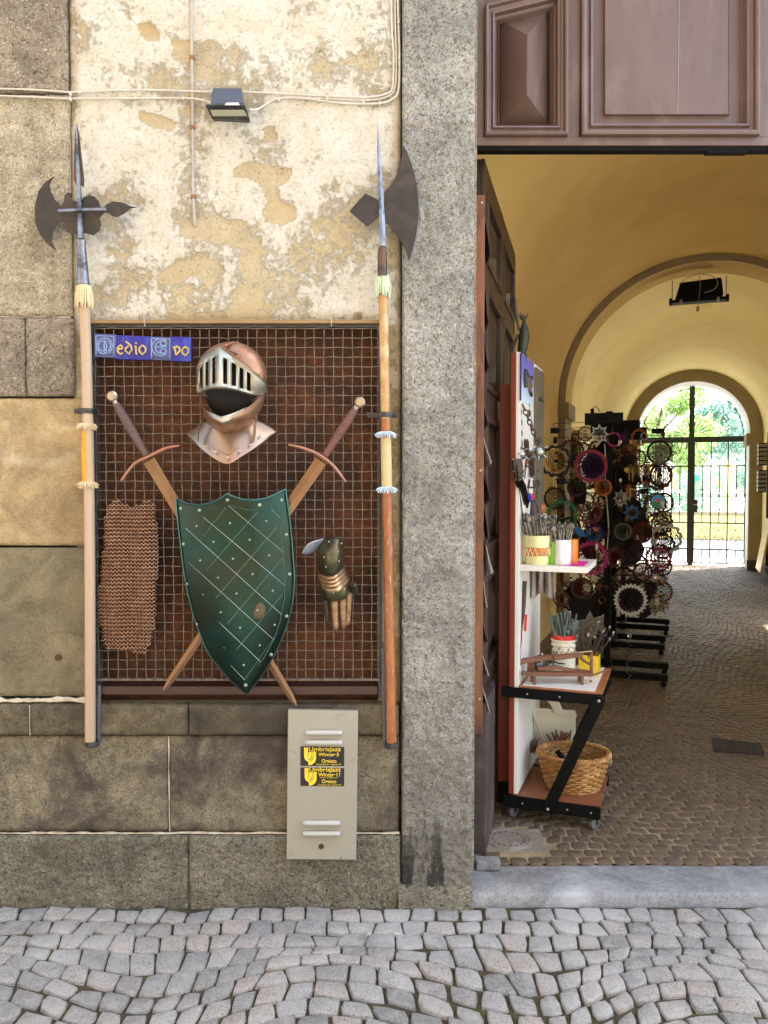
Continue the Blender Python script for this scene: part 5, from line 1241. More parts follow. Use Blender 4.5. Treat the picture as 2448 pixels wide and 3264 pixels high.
MB().box((.235, .15, SZ + .0022), (.11, .2, .0015), m=TM).build('sheet', mat('magenta_paper', (.85, .01, .35), rough=.6), ps_)
def bundle(name, label, cat, c, r, h, n, m, rnd, head=True, spread=.5, curl=.3, tk=.0022):
    t = thing(name, label, cat, c, 0); mb = MB(); mh = MB()
    for k in range(n):
        a = rnd.uniform(0, 2 * PI); q = rnd.uniform(0, 1) ** .5 * r; hh = h * rnd.uniform(.65, 1.1); sp2 = spread * q * rnd.uniform(.6, 1.4)
        base = c + Vector((math.cos(a) * q, math.sin(a) * q, -.02)); tip = c + Vector((math.cos(a) * (q + sp2) + rnd.uniform(-1, 1) * curl * r, math.sin(a) * (q + sp2), hh))
        mid = (base + tip) / 2 + Vector((rnd.uniform(-.1, .1) * r, 0, 0))
        mb.tube([base, mid, tip], [tk, tk, tk * .8], 5)
        if head:
            mh = MB(); ty = rnd.random()
            if ty < .4: mh.ball(tip, tk * 2.8, 6, 4, (1, 1, 1.3))
            elif ty < .75: mh.prism([tip + Vector((rnd.uniform(.6, 1) * tk * 4 * math.cos(2 * PI * i / 7 + a), 0, rnd.uniform(.6, 1.1) * tk * 5 * math.sin(2 * PI * i / 7 + a))) for i in range(7)], (0, tk * 1.2, 0))
            else: mh.tube([tip + Vector((-tk * 4, 0, 0)), tip + Vector((tk * 4, 0, tk))], tk * .9, 5)
            mh.build('figure_head', M_PEWT, t)
    mb.build('stem', m, t)
    return t
M_PEWT = mat('pewter_trinket_metal', (.3, .28, .24), (.1, .09, .08), s=70, rough=.35, metal=.8)
rn = random.Random(21)
bundle('letter_opener_bunch', 'dense bunch of pewter letter openers standing in the yellow jar', 'letter openers', c0 + Vector((0, 0, .125)), .05, .085, 60, M_PEWT, rn, spread=.45, curl=.5, tk=.0034)
bundle('keyring_bunch', 'bunch of small pewter trinkets rising from the green tumbler', 'trinkets', at(.15, .11, SZ + .095), .03, .075, 26, M_PEWT, rn, spread=.5, curl=.5, tk=.003)
bundle('pen_bunch', 'bunch of pewter topped pens standing in the white mug', 'pens', at(.195, .085, SZ + .105), .034, .07, 26, M_PEWT, rn, spread=.5, curl=.4, tk=.003)
# flails
def chainp(mb, a, b_, n, r, tk):
    for k in range(n):
        c = a.lerp(b_, (k + .5) / n); d = (b_ - a).normalized(); s = Vector((1, 0, 0)) if k % 2 else Vector((0, 1, 0)); s = (s - d * s.dot(d)).normalized()
        L = (b_ - a).length / n * .68
        mb.tube([c + d * (L * math.cos(2 * PI * q / 8)) + s * (r * math.sin(2 * PI * q / 8)) for q in range(9)], tk, 5, cap=False)
z1z = zoom(1600, 900, .2713)
M_BALL = mat('polished_grey_ball', (.42, .42, .38), (.3, .3, .27), s=12, rough=.25, metal=.9)
for lab, top_, bl_, Y in (('left spiked flail ball hanging on its chain before the white board', (205, 1430), (215, 2010), .62), ('right spiked flail ball hanging on its chain before the white board', (245, 1440), (430, 1990), .60)):
    A = z1z(*top_, Y); B = z1z(*bl_, Y); t = thing('spiked_flail', lab, 'flail', B, 0, 'flails hanging on the trolley board')
    MB().ball(B, .03, 16, 10).build('ball', M_BALL, t, smooth=True)
    for (a, e) in ((-150, 10), (-100, -50), (-60, 20), (-20, -35), (-90, 45), (170, -40), (200, 40), (15, 30), (-110, -5)):
        d = Vector((math.cos(R(a)) * math.cos(R(e)), math.sin(R(a)) * math.cos(R(e)), math.sin(R(e))))
        MB().tube([B + d * .027, B + d * .052], [.006, .0006], 8).build('spike', M_BALL, t, smooth=True)
    mb = MB(); chainp(mb, A, B + Vector((0, 0, .03)), 8, .0095, .0032); mb.build('chain', M_IRON, t, smooth=True)
def blade_item(name, label, cat, p, q, w_, m, hm, hl_=.3):
    t = thing(name, label, cat, q, 0); d = q - p
    MB().tube([p, p + d * hl_], [w_ * .8, w_ * .9], 8, flat=(1, .6)).build('handle', hm, t, smooth=True)
    MB().tube([p + d * hl_, p + d * .92, q], [w_, w_ * .8, .0006], 4, flat=(1, .25)).build('blade', m, t)
    MB().tube([p + d * hl_ + Vector((-w_ * 2.2, 0, 0)), p + d * hl_ + Vector((w_ * 2.2, 0, 0))], w_ * .45, 6).build('guard', m, t, smooth=True)
    return t
def zz2(a, b_, Y=0.0):
    px, py = 1600 + a * .2411, 1450 + b_ * .2411; r_ = (px - 1224) / F
    tt = min(.56, max(0, (r_ * 3.49 - .593) / (.347 - .938 * r_))); return FP(px, py, .59 + .938 * tt - .045 + (Y - .66) * .15)
M_DKWOOD = mat('dark_walnut_wood', (.05, .025, .015), (.03, .016, .01), s=10, rough=.5)
blade_item('dagger', 'dark sheathed dagger leaning behind the flails against the white board', 'dagger', zz2(180, 90, .66), zz2(290, 900, .62), .010, M_BLACKM, M_DKWOOD)
blade_item('dagger', 'bright steel dagger hanging point up under the left flail', 'dagger', zz2(265, 360, .64), zz2(242, 90, .64), .007, M_GREYST, M_IRON)
blade_item('dagger', 'pale slim wooden dagger hanging vertically above the yellow jar', 'dagger', zz2(312, 400, .6), zz2(318, 920, .6), .005, M_LWOOD, M_LWOOD)
blade_item('dagger', 'short dark dagger with reddish handle behind the right flail', 'dagger', zz2(375, 100, .68), zz2(355, 320, .68), .009, M_IRON, M_REDW)
t = thing('feather_charm', 'small red and blue feather charm hanging above the jars', 'charm', zz2(370, 560, .62)); mb = MB()
MB().ball(zz2(362, 570, .62), .014, 8, 6, (.8, .5, 1.5)).build('blue_feather', mat('blue_feather', (.02, .03, .5), rough=.8), t, smooth=True); MB().ball(zz2(400, 550, .62), .013, 8, 6, (1, .5, 1.1)).build('red_feather', mat('red_feather', (.6, .03, .02), rough=.8), t, smooth=True)
MB().tube([zz2(340, 480, .62), zz2(400, 550, .62)], .003, 5).build('quill', M_LWOOD, t)
t = thing('leather_pouch', 'small orange leather pouch hanging on a long thong above the green tumbler', 'pouch', zz2(515, 760, .64))
MB().ball(zz2(515, 710, .64), .026, 10, 8, (1, .4, 1)).build('pouch', mat('orange_leather', (.4, .12, .03), rough=.6), t, smooth=True)
MB().tube([zz2(420, 60, .64), zz2(490, 200, .64), zz2(500, 620, .64)], .0014, 5).build('thong', M_DKWOOD, t); 
t = thing('leather_mask', 'dark brown leather object with spiked ring hanging behind the feather charm', 'leather piece', zz2(400, 980, .68))
MB().ball(zz2(400, 800, .68), .05, 12, 10, (.65, .4, 1.5)).build('body', M_DKWOOD, t, smooth=True); MB().ball(zz2(440, 380, .66), .024, 10, 8).build('spiked_ball', M_IRON, t, smooth=True)
# items hanging under the shelf along the side board
zz3 = zoom(1600, 1850, .2411)
t = thing('wooden_crossbow', 'slim dark toy crossbow hanging down along the white side board below the shelf', 'crossbow', zz3(230, 1200, .66))
MB().tube([zz3(305, 10, .66), zz3(280, 330, .66), zz3(240, 760, .64)], [.009, .012, .007], 8).build('stock', M_DKWOOD, t, smooth=True)
MB().tube([zz3(250, 760, .64), zz3(225, 900, .62), zz3(240, 1050, .62)], [.006, .007, .003], 8).build('tip', M_GREYST, t, smooth=True)
MB().tube([zz3(318, 450, .64), zz3(305, 670, .64)], .006, 6).build('red_band', mat('bright_red_cloth', (.7, .01, .01), rough=.6), t)
MB().tube([zz3(270, 420, .65), zz3(262, 1000, .62)], .0016, 5).build('string', M_LWOOD, t)
t = thing('cloth_garment', 'grey white cloth garment hanging under the white shelf', 'garment', zz3(510, 200, .85))
def CP(i, j):
    s, v = i / 24, j / 10; a = 340 + 350 * s; b_ = -230 + (430 + 40 * math.sin(s * 9)) * v
    return zz3(a, b_, .86 + .03 * math.sin(s * 22) + .01 * math.sin(s * 50 + v * 3))
MBG(CP, 25, 11).build('cloth', mat('dusty_grey_cloth', (.42, .36, .33), (.33, .28, .26), s=10, rough=.95), t, smooth=True, thick=.004)
MB().tube([zz3(330, -232, .86), zz3(700, -236, .86)], .004, 6).build('hanging_rod', M_IRON, t, smooth=True)
# table top goods
TZ = .609
zp3 = lambda a, b_, Y: zz3(a, b_, Y)
pot = thing('ceramic_pot', 'white glazed ceramic pot with dark leaf pattern and two relief medallions', 'pot', at(.175, .3, TZ))
pc = at(.175, .30, TZ)
MB().lathe([(.001, 0), (.052, 0), (.055, .004), (.055, .13), (.058, .134), (.058, .14), (.055, .144), (.055, .152), (.0605, .157), (.0605, .163), (.05, .163), (.05, .09), (.001, .09)], c=pc, n=32).build('pot_body', mat('ivory_glaze', (.72, .69, .56), (.66, .62, .48), s=8, rough=.28), pot, smooth=True)
for a in (-105, -70):
    MB().lathe([(.001, -.006), (.006, -.004), (.008, .0), (.012, -.003), (.014, .002), (.014, .006)], n=16, m=Matrix.Translation(pc + Vector((math.cos(R(a)) * .056, math.sin(R(a)) * .056, .1))) @ Matrix.Rotation(R(a + 90), 4, 'Z') @ Matrix.Rotation(-PI / 2, 4, 'X') @ Matrix.Diagonal((1, 1.35, 1, 1))).build('medallion', mat('ivory_relief', (.6, .54, .38), rough=.35), pot, smooth=True)
mb = MB()
for k in range(16):
    a = R(-175 + k * 11.3); z = .128 - .03 * abs(math.sin(k * .8)); 
    mb.tube([pc + Vector((math.cos(a + q * .05) * .0562, math.sin(a + q * .05) * .0562, z - .008 * math.sin(q * 1.3))) for q in range(4)], .0018, 5)
mb.build('leaf_pattern', mat('dark_olive_glaze', (.06, .06, .05), rough=.4), pot)
t = bundle('toy_sword_bunch', 'bunch of grey green toy swords with red cloth standing in the ceramic pot', 'toy swords', pc + Vector((0, 0, .155)), .04, .12, 34, mat('grey_green_rubber', (.1, .13, .11), (.06, .085, .07), s=20, rough=.5), rn, head=False, spread=.6, curl=.5, tk=.0062)
MB().lathe([(.052, .0), (.056, .012), (.05, .028), (.035, .026)], c=pc + Vector((0, 0, .155)), n=18).build('red_cloth', mat('scarlet_cloth', (.7, .012, .01), rough=.7), t, smooth=True)
yc_ = at(.29, .33, TZ); t = thing('yellow_box', 'bright yellow square tin behind the wooden catapults holding dark sticks', 'box', yc_, TRZ)
ym = Matrix.Translation(yc_) @ Matrix.Rotation(TRZ, 4, 'Z'); mb = MB()
for (c, d) in (((0, 0, .003), (.09, .09, .006)), ((-.043, 0, .05), (.004, .09, .088)), ((.043, 0, .05), (.004, .09, .088)), ((0, -.043, .05), (.082, .004, .088)), ((0, .043, .05), (.082, .004, .088))): mb.box(c, d, m=ym)
mb.build('tin', mat('yellow_tin_paint', (.78, .55, .02), (.7, .48, .02), s=5, rough=.35), t)
bundle('arrow_bunch', 'thin dark arrows with white flecks spreading from the yellow tin', 'arrows', yc_ + Vector((0, 0, .085)), .04, .13, 44, M_DKWOOD, rn, head=True, spread=1.4, curl=1.3, tk=.0017)
M_CATW = mat('red_brown_carved_wood', (0.182, 0.07, 0.0315), (0.119, 0.042, 0.0196), s=10, stretch=(1, 4, 4), rough=.5)
def zc(pts, Y, nm, m, par, r=None, w_=None):
    pass
ct = thing('wooden_catapult', 'red brown wooden toy crossbow resting on a low two legged stand', 'toy crossbow', at(.17, .12, TZ))
Yc = .60
def plank(par, nm, pts, hh, yy, dd, m=M_CATW):   # pts along; vertical plank of height hh, depth dd
    mb = MB(); P = [zz3(a, b_, yy) for a, b_ in pts]; P = spline(P, 4); rings = []
    for p in P: rings.append([mb.b.verts.new(p + Vector((0, -dd / 2, -hh / 2))), mb.b.verts.new(p + Vector((0, dd / 2, -hh / 2))), mb.b.verts.new(p + Vector((0, dd / 2, hh / 2))), mb.b.verts.new(p + Vector((0, -dd / 2, hh / 2)))])
    for A, B in zip(rings, rings[1:]):
        for k in range(4): mb.b.faces.new((A[k], A[(k + 1) % 4], B[(k + 1) % 4], B[k]))
    mb.b.faces.new(rings[0]); mb.b.faces.new(rings[-1]); return mb.build(nm, m, par, bevel=.0015)
plank(ct, 'stand_beam', [(265, 1225), (450, 1235), (700, 1240), (1000, 1238), (1195, 1240)], .018, .6, .02)
for a, b_, dy in ((430, 1310, 0), (1060, 1310, 0), (395, 1290, .05), (1020, 1295, .05)):
    p = zz3(a, b_, .6 + dy); MB().box(p + Vector((0, 0, -.004)), (.012, .014, .052), bev=.001).build('stand_leg', M_CATW, ct)
plank(ct, 'stock', [(470, 1165), (600, 1160), (720, 1150), (900, 1185), (1200, 1215)], .016, .62, .018)
MB().tube(spline([zz3(1140, 1270, .6), zz3(1240, 1240, .6), zz3(1400, 1180, .62)], 4), .004, 6).build('bow', M_CATW, ct, smooth=True)
MB().tube([zz3(1160, 1260, .6), zz3(1180, 1330, .6), zz3(1250, 1260, .6)], .001, 4).build('string', M_LWOOD, ct)
MB().ball(zz3(1172, 1333, .6), .005, 8, 6).build('weight', M_CATW, ct)
c2 = thing('wooden_catapult', 'larger red brown wooden toy catapult with raised arm behind the low stand', 'toy catapult', at(.17, .2, TZ))
plank(c2, 'throwing_arm', [(200, 1100), (290, 1065), (420, 1045), (600, 1020), (800, 1010), (1000, 985), (1060, 1000)], .021, .64, .026)
plank(c2, 'base_beam', [(250, 1225), (700, 1222), (1200, 1222)], .014, .66, .02)
for a, b0, b1 in ((400, 1060, 1220), (1180, 930, 1215), (360, 1080, 1220)):
    p, q = zz3(a, b0, .65), zz3(a + 5, b1, .65); MB().box((p + q) / 2, (.011 if a > 1000 else .018, .014, (p - q).length), bev=.001).build('post', M_CATW, c2)
MB().tube([zz3(1040, 1030, .64), zz3(1160, 1110, .64)], .006, 6).build('brace', M_CATW, c2)
MB().tube([zz3(885, 970, .64), zz3(1190, 935, .64)], .0035, 6).build('cross_peg', M_LWOOD, c2)
MB().tube([zz3(675, 935, .62), zz3(683, 1060, .62), zz3(680, 1120, .62)], [.0006, .003, .003], 6).build('iron_pin', M_IRON, c2, smooth=True)
MB().tube(spline([zz3(590, 1125, .62), zz3(630, 1100, .62), zz3(680, 1075, .62), zz3(740, 1095, .62), zz3(830, 1105, .62)], 4), .003, 6).build('iron_hook', M_BLK, c2, smooth=True)
MB().tube([zz3(700, 700, .68), zz3(1000, 950, .66), zz3(1130, 1190, .62)], .0015, 5).build('cord', M_LWOOD, c2)
MB().box(zz3(495, 1105, .635), (.028, .016, .012), bev=.002).build('metal_block', M_GREYST, c2)
t = thing('small_figurine', 'dark little furry figurine with pale beads left of the ceramic pot', 'figurine', at(.06, .25, TZ)); c = at(.075, .25, TZ)
MB().ball(c + Vector((0, 0, .045)), .032, 12, 10, (1, .9, 1.4)).build('body', M_DKWOOD, t, smooth=True)
MB().ball(c + Vector((.008, -.02, .09)), .014, 10, 8).build('head', M_DKWOOD, t, smooth=True)
for q in ((.0, -.034, .1), (.014, -.034, .085), (.0, -.03, .06), (.02, -.03, .04)): MB().ball(c + Vector(q), .0055, 8, 6).build('bead', M_CREAM, t, smooth=True)
# creature sculpture
sc_ = thing('bird_sculpture', 'dark grey metal bird like sculpture with upright staff standing on the trolley board', 'sculpture', z1z(240, 880, .7))
MB().tube([z1z(240, 860, .7), z1z(240, 800, .7), z1z(262, 650, .7), z1z(262, 540, .7), z1z(262, 470, .7), z1z(265, 430, .7)], [.017, .026, .031, .023, .010, .008], 14, flat=(1, .8)).build('body', mat('grey_green_iron', (.045, .055, .035), (.03, .035, .025), s=14, rough=.6, metal=.3), sc_, smooth=True)
for pts in ([(262, 440), (295, 400), (305, 365)], [(262, 440), (250, 405), (245, 375)], [(255, 445), (220, 410), (215, 355)]): MB().tube([z1z(a, b_, .7) for a, b_ in pts], [.007, .006, .003], 8).build('horn', M_IRON, sc_, smooth=True)
MB().tube([z1z(148, 170, .7), z1z(160, 330, .7), z1z(200, 570, .7)], [.0055, .009, .004], 8).build('staff', M_IRON, sc_, smooth=True)
MB().tube([z1z(190, 610, .7), z1z(125, 800, .7), z1z(130, 830, .7)], [.007, .005, .003], 8).build('tail', M_IRON, sc_, smooth=True)
for a in (255, 285): MB().tube([z1z(a, 850, .7), z1z(a + 8, 945, .72)], .0022, 6).build('leg', M_IRON, sc_)
MB().tube([z1z(180, 860, .7), z1z(240, 870, .7), z1z(295, 885, .7)], [.008, .013, .006], 8).build('plinth', M_IRON, sc_, smooth=True)
# basket
BZ = .108; bc = at(.235, .205, BZ)
bk = thing('wicker_basket', 'round honey coloured wicker basket standing on the trolley base', 'basket', bc)
M_WICK = mat('honey_wicker', (0.414, 0.207, 0.0585), (0.27, 0.117, 0.027), s=30, rough=.55, c3=(0.54, 0.324, 0.117), s3=20)
mb = MB(); NR = 30; H = .150
def br(v): return (.110 + .045 * v ** .8)
for k in range(NR):
    a = 2 * PI * k / NR; mb.tube([bc + Vector((math.cos(a) * br(v), math.sin(a) * br(v) * .85, .004 + H * v)) for v in (0, .25, .5, .75, 1)], .0024, 5)
mb.build('stakes', M_WICK, bk, smooth=True)
mb = MB(); rowsn = 13
for j in range(rowsn):
    v = (j + .5) / rowsn
    mb.tube([bc + Vector((math.cos(2 * PI * i / (NR * 2)) * (br(v) + (.0062 if ((i // 2) + j) % 2 else -.005)), math.sin(2 * PI * i / (NR * 2)) * (br(v) + (.0062 if ((i // 2) + j) % 2 else -.005)) * .85, .004 + H * v)) for i in range(NR * 2 + 1)], .0054, 6, cap=False)
mb.build('weave', M_WICK, bk, smooth=True)
mb = MB()
for ph in (0, 2.1, 4.2):
    mb.tube([bc + Vector((math.cos(a) * (.158 + .008 * math.cos(a * 22 + ph)), math.sin(a) * (.158 + .008 * math.cos(a * 22 + ph)) * .85, H + .012 + .008 * math.sin(a * 22 + ph))) for a in [2 * PI * i / 180 for i in range(181)]], .0052, 6, cap=False)
    mb.tube([bc + Vector((math.cos(a) * (.112 + .005 * math.cos(a * 20 + ph)), math.sin(a) * (.112 + .005 * math.cos(a * 20 + ph)) * .85, .006 + .004 * math.sin(a * 20 + ph))) for a in [2 * PI * i / 140 for i in range(141)]], .004, 5, cap=False)
mb.build('braided_rim', M_WICK, bk, smooth=True)
MB().lathe([(.001, .008), (.103, .008)], c=bc, n=30).build('bottom', M_WICK, bk)
MB().lathe([(.100, .012), (.150, H * .98)], c=(0, 0, 0), n=30, m=Matrix.Translation(bc) @ Matrix.Diagonal((1, .85, 1, 1))).build('inner_shadow_lining', M_CATW, bk) if 0 else None
MB().box(bc + Vector((.158, -.04, H - .01)), (.003, .02, .034), bev=.001).build('price_tag', mat('pale_green_tag', (.62, .72, .4), rough=.6), bk)
for nm, lab, pts, m, r in (('toy_sling', 'dark green toy lying inside the wicker basket', [(-.06, -.02, .12), (-.02, .0, .10), (.04, .0, .085), (.06, .02, .08)], mat('dark_green_plastic', (.01, .07, .03), rough=.3), .011),
                           ('black_handle', 'black handled toy poking up inside the wicker basket', [(-.07, .03, .16), (-.045, .02, .13), (-.01, .0, .09)], M_BLK, .012),
                           ('toy_lasso', 'blue and white corded toy coiled inside the wicker basket', [(0, -.04, .08), (.04, -.02, .11), (.08, .0, .1), (.09, .03, .08)], mat('blue_white_cord', (.1, .15, .4), (.6, .6, .62), s=90, rough=.6), .007)):
    t = thing(nm, lab, 'toy', bc + Vector(pts[0]), 0); MB().tube(spline([bc + Vector(p) for p in pts], 5), r, 8).build('grip', m, t, smooth=True); MB().ball(bc + Vector(pts[-1]), r * 1.6, 8, 6).build('end_knob', m, t, smooth=True)
# white crossing arcs and yellow box standing behind the basket
zz7 = zoom(1450, 1900, .6016)
t = thing('white_toy_bow', 'pale curved toy bow leaning behind the basket under the table', 'toy bow', zz7(480, 770, .95))
MB().tube(spline([zz7(400, 540, .95), zz7(410, 620, .95), zz7(440, 700, .95), zz7(490, 790, .95)], 5), .022, 6, flat=(1, .2)).build('limb', M_CREAMP, t)
MB().tube(spline([zz7(500, 530, .99), zz7(530, 570, .99), zz7(548, 610, .99)], 5), .022, 6, flat=(1, .2)).build('limb', M_CREAMP, t)
t = thing('cardboard_box', 'pale yellow open box standing behind the basket under the table', 'box', zz7(540, 800, 1.05), TRZ)
MB().hexa([zz7(384, 800, 1.0), zz7(640, 800, 1.0), zz7(640, 605, 1.0), zz7(384, 590, 1.0), zz7(384, 800, 1.2), zz7(600, 800, 1.2), zz7(600, 605, 1.2), zz7(384, 590, 1.2)]).build('box', M_CREAMP, t, bevel=.003)
MB().hexa([zz7(384, 625, .992), zz7(645, 640, .992), zz7(645, 628, .992), zz7(384, 613, .992), zz7(384, 625, .9995), zz7(645, 640, .9995), zz7(645, 628, .9995), zz7(384, 613, .9995)]).build('box_flap', M_CREAMP, t)
bundle('wooden_stick_bunch', 'bunch of short brown wooden sticks between box and basket', 'sticks', zz7(560, 790, .93), .035, .07, 14, M_CATW, rn, head=False, spread=.8, curl=1.0, tk=.005)
bundle('grey_stick_bunch', 'grey green toy arrows beside the side board behind the basket', 'toy arrows', zz7(410, 800, .9), .025, .04, 10, M_PEWT, rn, head=False, spread=.8, curl=1.0, tk=.005)
# manhole
mc = Vector((LMAN.x, LMAN.y, FZ))
mh = thing('manhole_cover', 'round perforated manhole cover set in a pale slab beside the door foot', 'manhole cover', mc)
M_SLAB = mat('pale_worn_concrete', (.24, .2, .15), (.17, .14, .1), s=20, rough=.85, bump=.4, c3=(.29, .25, .2), s3=9)
MB().box(mc + Vector((0, 0, -.004)), (.3, .21, .02), bev=.003).build('slab', M_SLAB, mh)
MB().lathe([(.001, .009), (.082, .009), (.084, .0072), (.088, .0072), (.09, .0095), (.095, .0095), (.096, .006)], c=mc, n=40).build('lid', M_SLAB, mh, smooth=True)
mb = MB()
for k in range(16): mb.box(mc + Vector((.066 * math.cos(2 * PI * k / 16), .066 * math.sin(2 * PI * k / 16), .0085)), (.011, .005, .0022), rz=2 * PI * k / 16 + PI / 2)
o = mb.build('lid_holes', M_BLK, mh)
t = thing('loose_stone', 'single pale kerb stone lying at the foot of the door leaf', 'stone', GP(1560, 2750, .05)); MB().box(GP(1555, 2752, .062), (.095, .05, .036), bev=.008).build('stone', S_STEP, t)
MB().box(GP(1555, 2752, .045) + Vector((0, .03, 0)), (.09, .04, .012), bev=.003).build('mortar_bed', M_MORTAR, t)

for k, (p, q, w_, m, hm, lab) in enumerate((((200, 130), (215, 380), .012, M_IRON, M_DKWOOD, 'broad black dagger in the leftmost place under the flails'), ((330, 60), (300, 330), .010, M_DKWOOD, M_REDW, 'red handled wooden dagger between the two flail balls'),
        ((430, 120), (470, 380), .008, M_BLACKM, M_DKWOOD, 'thin black dagger right of the flails against the yellow wall'), ((365, 330), (330, 620), .009, M_IRON, M_IRON, 'iron dagger hanging behind the feather charm'),
        ((250, 380), (300, 640), .008, M_IRON, M_DKWOOD, 'dark dagger leaning left of the feather charm'), ((405, 600), (380, 900), .010, M_DKWOOD, M_DKWOOD, 'blunt wooden dagger above the green tumbler'), ((470, 760), (520, 960), .006, M_GREYST, M_DKWOOD, 'small steel dagger hanging under the orange pouch'))):
    blade_item('dagger', lab, 'dagger', zz2(*p, .64 + .01 * k), zz2(*q, .64 + .01 * k), w_, m, hm, .35)
for k, (a, b_, lab) in enumerate(((320, 1540, 'small dark pendant top right of the flail chains'), (345, 1700, 'brown pendant beside the right flail chain'), (420, 1680, 'silver buckle pendant right of the flail chains'), (400, 1760, 'silver ring pendant above the right flail ball'))):
    p = zz2(a * 1.1252, (900 + b_ * .2713 - 1450) / .2411, .66); t = thing('pendant', lab, 'pendant', p, 0, 'pendants on the trolley board'); MB().ball(p, .012, 8, 6, (.8, .6, 1.4)).build('bead', [M_DKWOOD, M_CATW, M_PEWT, M_PEWT][k], t, smooth=True); MB().tube([p + Vector((0, 0, .01)), p + Vector((0, 0, .05))], .0012, 4).build('cord', M_BLK, t)

for k, (p, q, w_, m, lab) in enumerate((((190, 60), (230, 330), .018, M_DKWOOD, 'wide dark leather sheath hanging at the left edge of the trolley board'), ((345, -40), (390, 300), .017, M_DKWOOD, 'wide dark sheath hanging right of the flail chains'),
        ((230, 330), (330, 700), .016, M_BLK, 'black sheath slanting above the letter openers'), ((420, 330), (440, 640), .013, M_IRON, 'iron sheath hanging left of the orange pouch'), ((300, -200), (320, 40), .014, M_DKWOOD, 'short dark sheath under the blue sign sheet'))):
    P0, P1 = zz2(*p, .7 + .012 * k), zz2(*q, .7 + .012 * k); t = thing('leather_sheath', lab, 'sheath', P1, 0, 'leather sheaths on the trolley board')
    MB().tube([P0, P0.lerp(P1, .2), P0.lerp(P1, .8), P1], [w_ * 1.1, w_ * 1.4, w_ * 1.1, w_ * .3], 8, flat=(.6, 1)).build('sheath', m, t, smooth=True)
    MB().tube([P0 + Vector((-w_, 0, 0)), P0 + Vector((w_, 0, 0))], .004, 6).build('metal_mouth', M_PEWT, t, smooth=True)

dc = GP(2350, 2382, .052); t = thing('drain_cover', 'dark rectangular iron drain cover set in the passage cobbles', 'drain cover', dc, -PA)
dm = Matrix.Translation(dc) @ Matrix.Rotation(-PA, 4, 'Z')
MB().box((0, 0, .002), (.26, .22, .01), m=dm, bev=.002).build('iron_plate', mat('worn_dark_iron_plate', (.018, .014, .01), (.035, .027, .018), s=30, rough=.75, bump=.6, bs=70), t)
mb = MB()
for k in range(7): mb.box((-.105 + k * .035, 0, .0075), (.008, .19, .002), m=dm)
mb.build('raised_ribs', M_BLADE, t)
# ------------------------------------------------------------------ wrought iron gate
M_GATE = mat('dark_gate_iron', (.035, .04, .035), (.02, .022, .02), s=20, rough=.5)
gt = thing('wrought_iron_gate', 'dark wrought iron double gate with heart scrolls closing the far arch', 'gate', PP(0, VG + .62, .05), -PA)
GM = PM @ Matrix.Translation((0, VG + .58, 0))
def gb(nm, x0, x1, z0, z1_, t=.03, m=M_GATE, y=0, par=gt): return MB().box(((x0 + x1) / 2, y, (z0 + z1_) / 2), (abs(x1 - x0), t, abs(z1_ - z0)), m=GM).build(nm, m, par)
def spiral(cx, cz, r, a0, turns, n=22, k=.18): return [(cx + r * (1 - (1 - k) * i / n) * math.cos(R(a0) + 2 * PI * turns * i / n), cz + r * (1 - (1 - k) * i / n) * math.sin(R(a0) + 2 * PI * turns * i / n)) for i in range(n + 1)]
def gtube(mb, pts, r=.0055): mb.tube([GM @ Vector((a, 0, b_)) for a, b_ in pts], r, 5)
GWD = .915
gb('transom_bar', -GWD, GWD, 2.31, 2.39, .05); gb('centre_post', -.045, .045, .06, 3.30, .06); gb('lock_rail', -.03, .03, .06, 2.3, .05, y=-.03)
zs_ = [.10, .35, .83, 1.86, 2.30]
for side_ in (-1, 1):
    x0, x1 = side_ * .05, side_ * .90
    for z in zs_: gb('rail', x0, x1, z - .012, z + .012, .02, y=-.002)
    for k in range(4): x = x0 + (x1 - x0) * k / 3; gb('bar', x - .011, x + .011, .1, 2.3, .018, y=.001)
    for k in range(3):
        xm = x0 + (x1 - x0) * (k + .5) / 3; gb('bar', xm - .008, xm + .008, .83, 1.86, .015); gb('bar', xm - .008, xm + .008, .1, .35, .015)
    for k in range(7):
        x = x0 + (x1 - x0) * k / 6; mb = MB(); mb.ball(GM @ Vector((x, 0, 1.34)), .02, 8, 6, (1, 1, 1.6)); mb.build('knuckle', M_GATE, gt, smooth=True)
    for k in range(3):
        xm = x0 + (x1 - x0) * (k + .5) / 3; hw = abs(x1 - x0) / 6 * .86
        for (za, zb2, up) in ((.35, .83, 1), (.35, .83, 1), (1.86, 2.3, -1)) [1:]:
            mb = MB(); H = zb2 - za
            def q(u, v): return (xm + u * hw, za + (v if up > 0 else 1 - v) * H)
            for s in (-1, 1):
                def arcp(cu, cv, r, a0, turns):
                    out = []
                    for i in range(19):
                        rr = r * (1 - .8 * i / 18); a = R(a0) + 2 * PI * turns * i / 18
                        out.append(q(s * (cu + rr * math.cos(a)), cv + rr * math.sin(a) * hw / H * (1)))
                    return out
                gtube(mb, [q(s * -.12, .72)] + [q(s * .15, .8)] + arcp(.58, .82, .34, 200, -1.35))
                gtube(mb, [q(-s * .0, .76), q(s * .45, .5), q(s * .85, .3)] + arcp(.48, .19, .46, 15, -1.3))
                gtube(mb, [q(0, .3), q(s * .1, .36)] + arcp(.36, .42, .28, 200, -1.3))
            mb.build('heart_scroll', M_GATE, gt, smooth=True)
mb = MB()
for rr in (.86,): mb.tube([GM @ Vector((-rr * math.cos(PI * i / 30), 0, 2.4 + rr * math.sin(PI * i / 30))) for i in range(31)], .009, 5)
mb.build('lunette_frame', M_GATE, gt, smooth=True)
rg = random.Random(5)
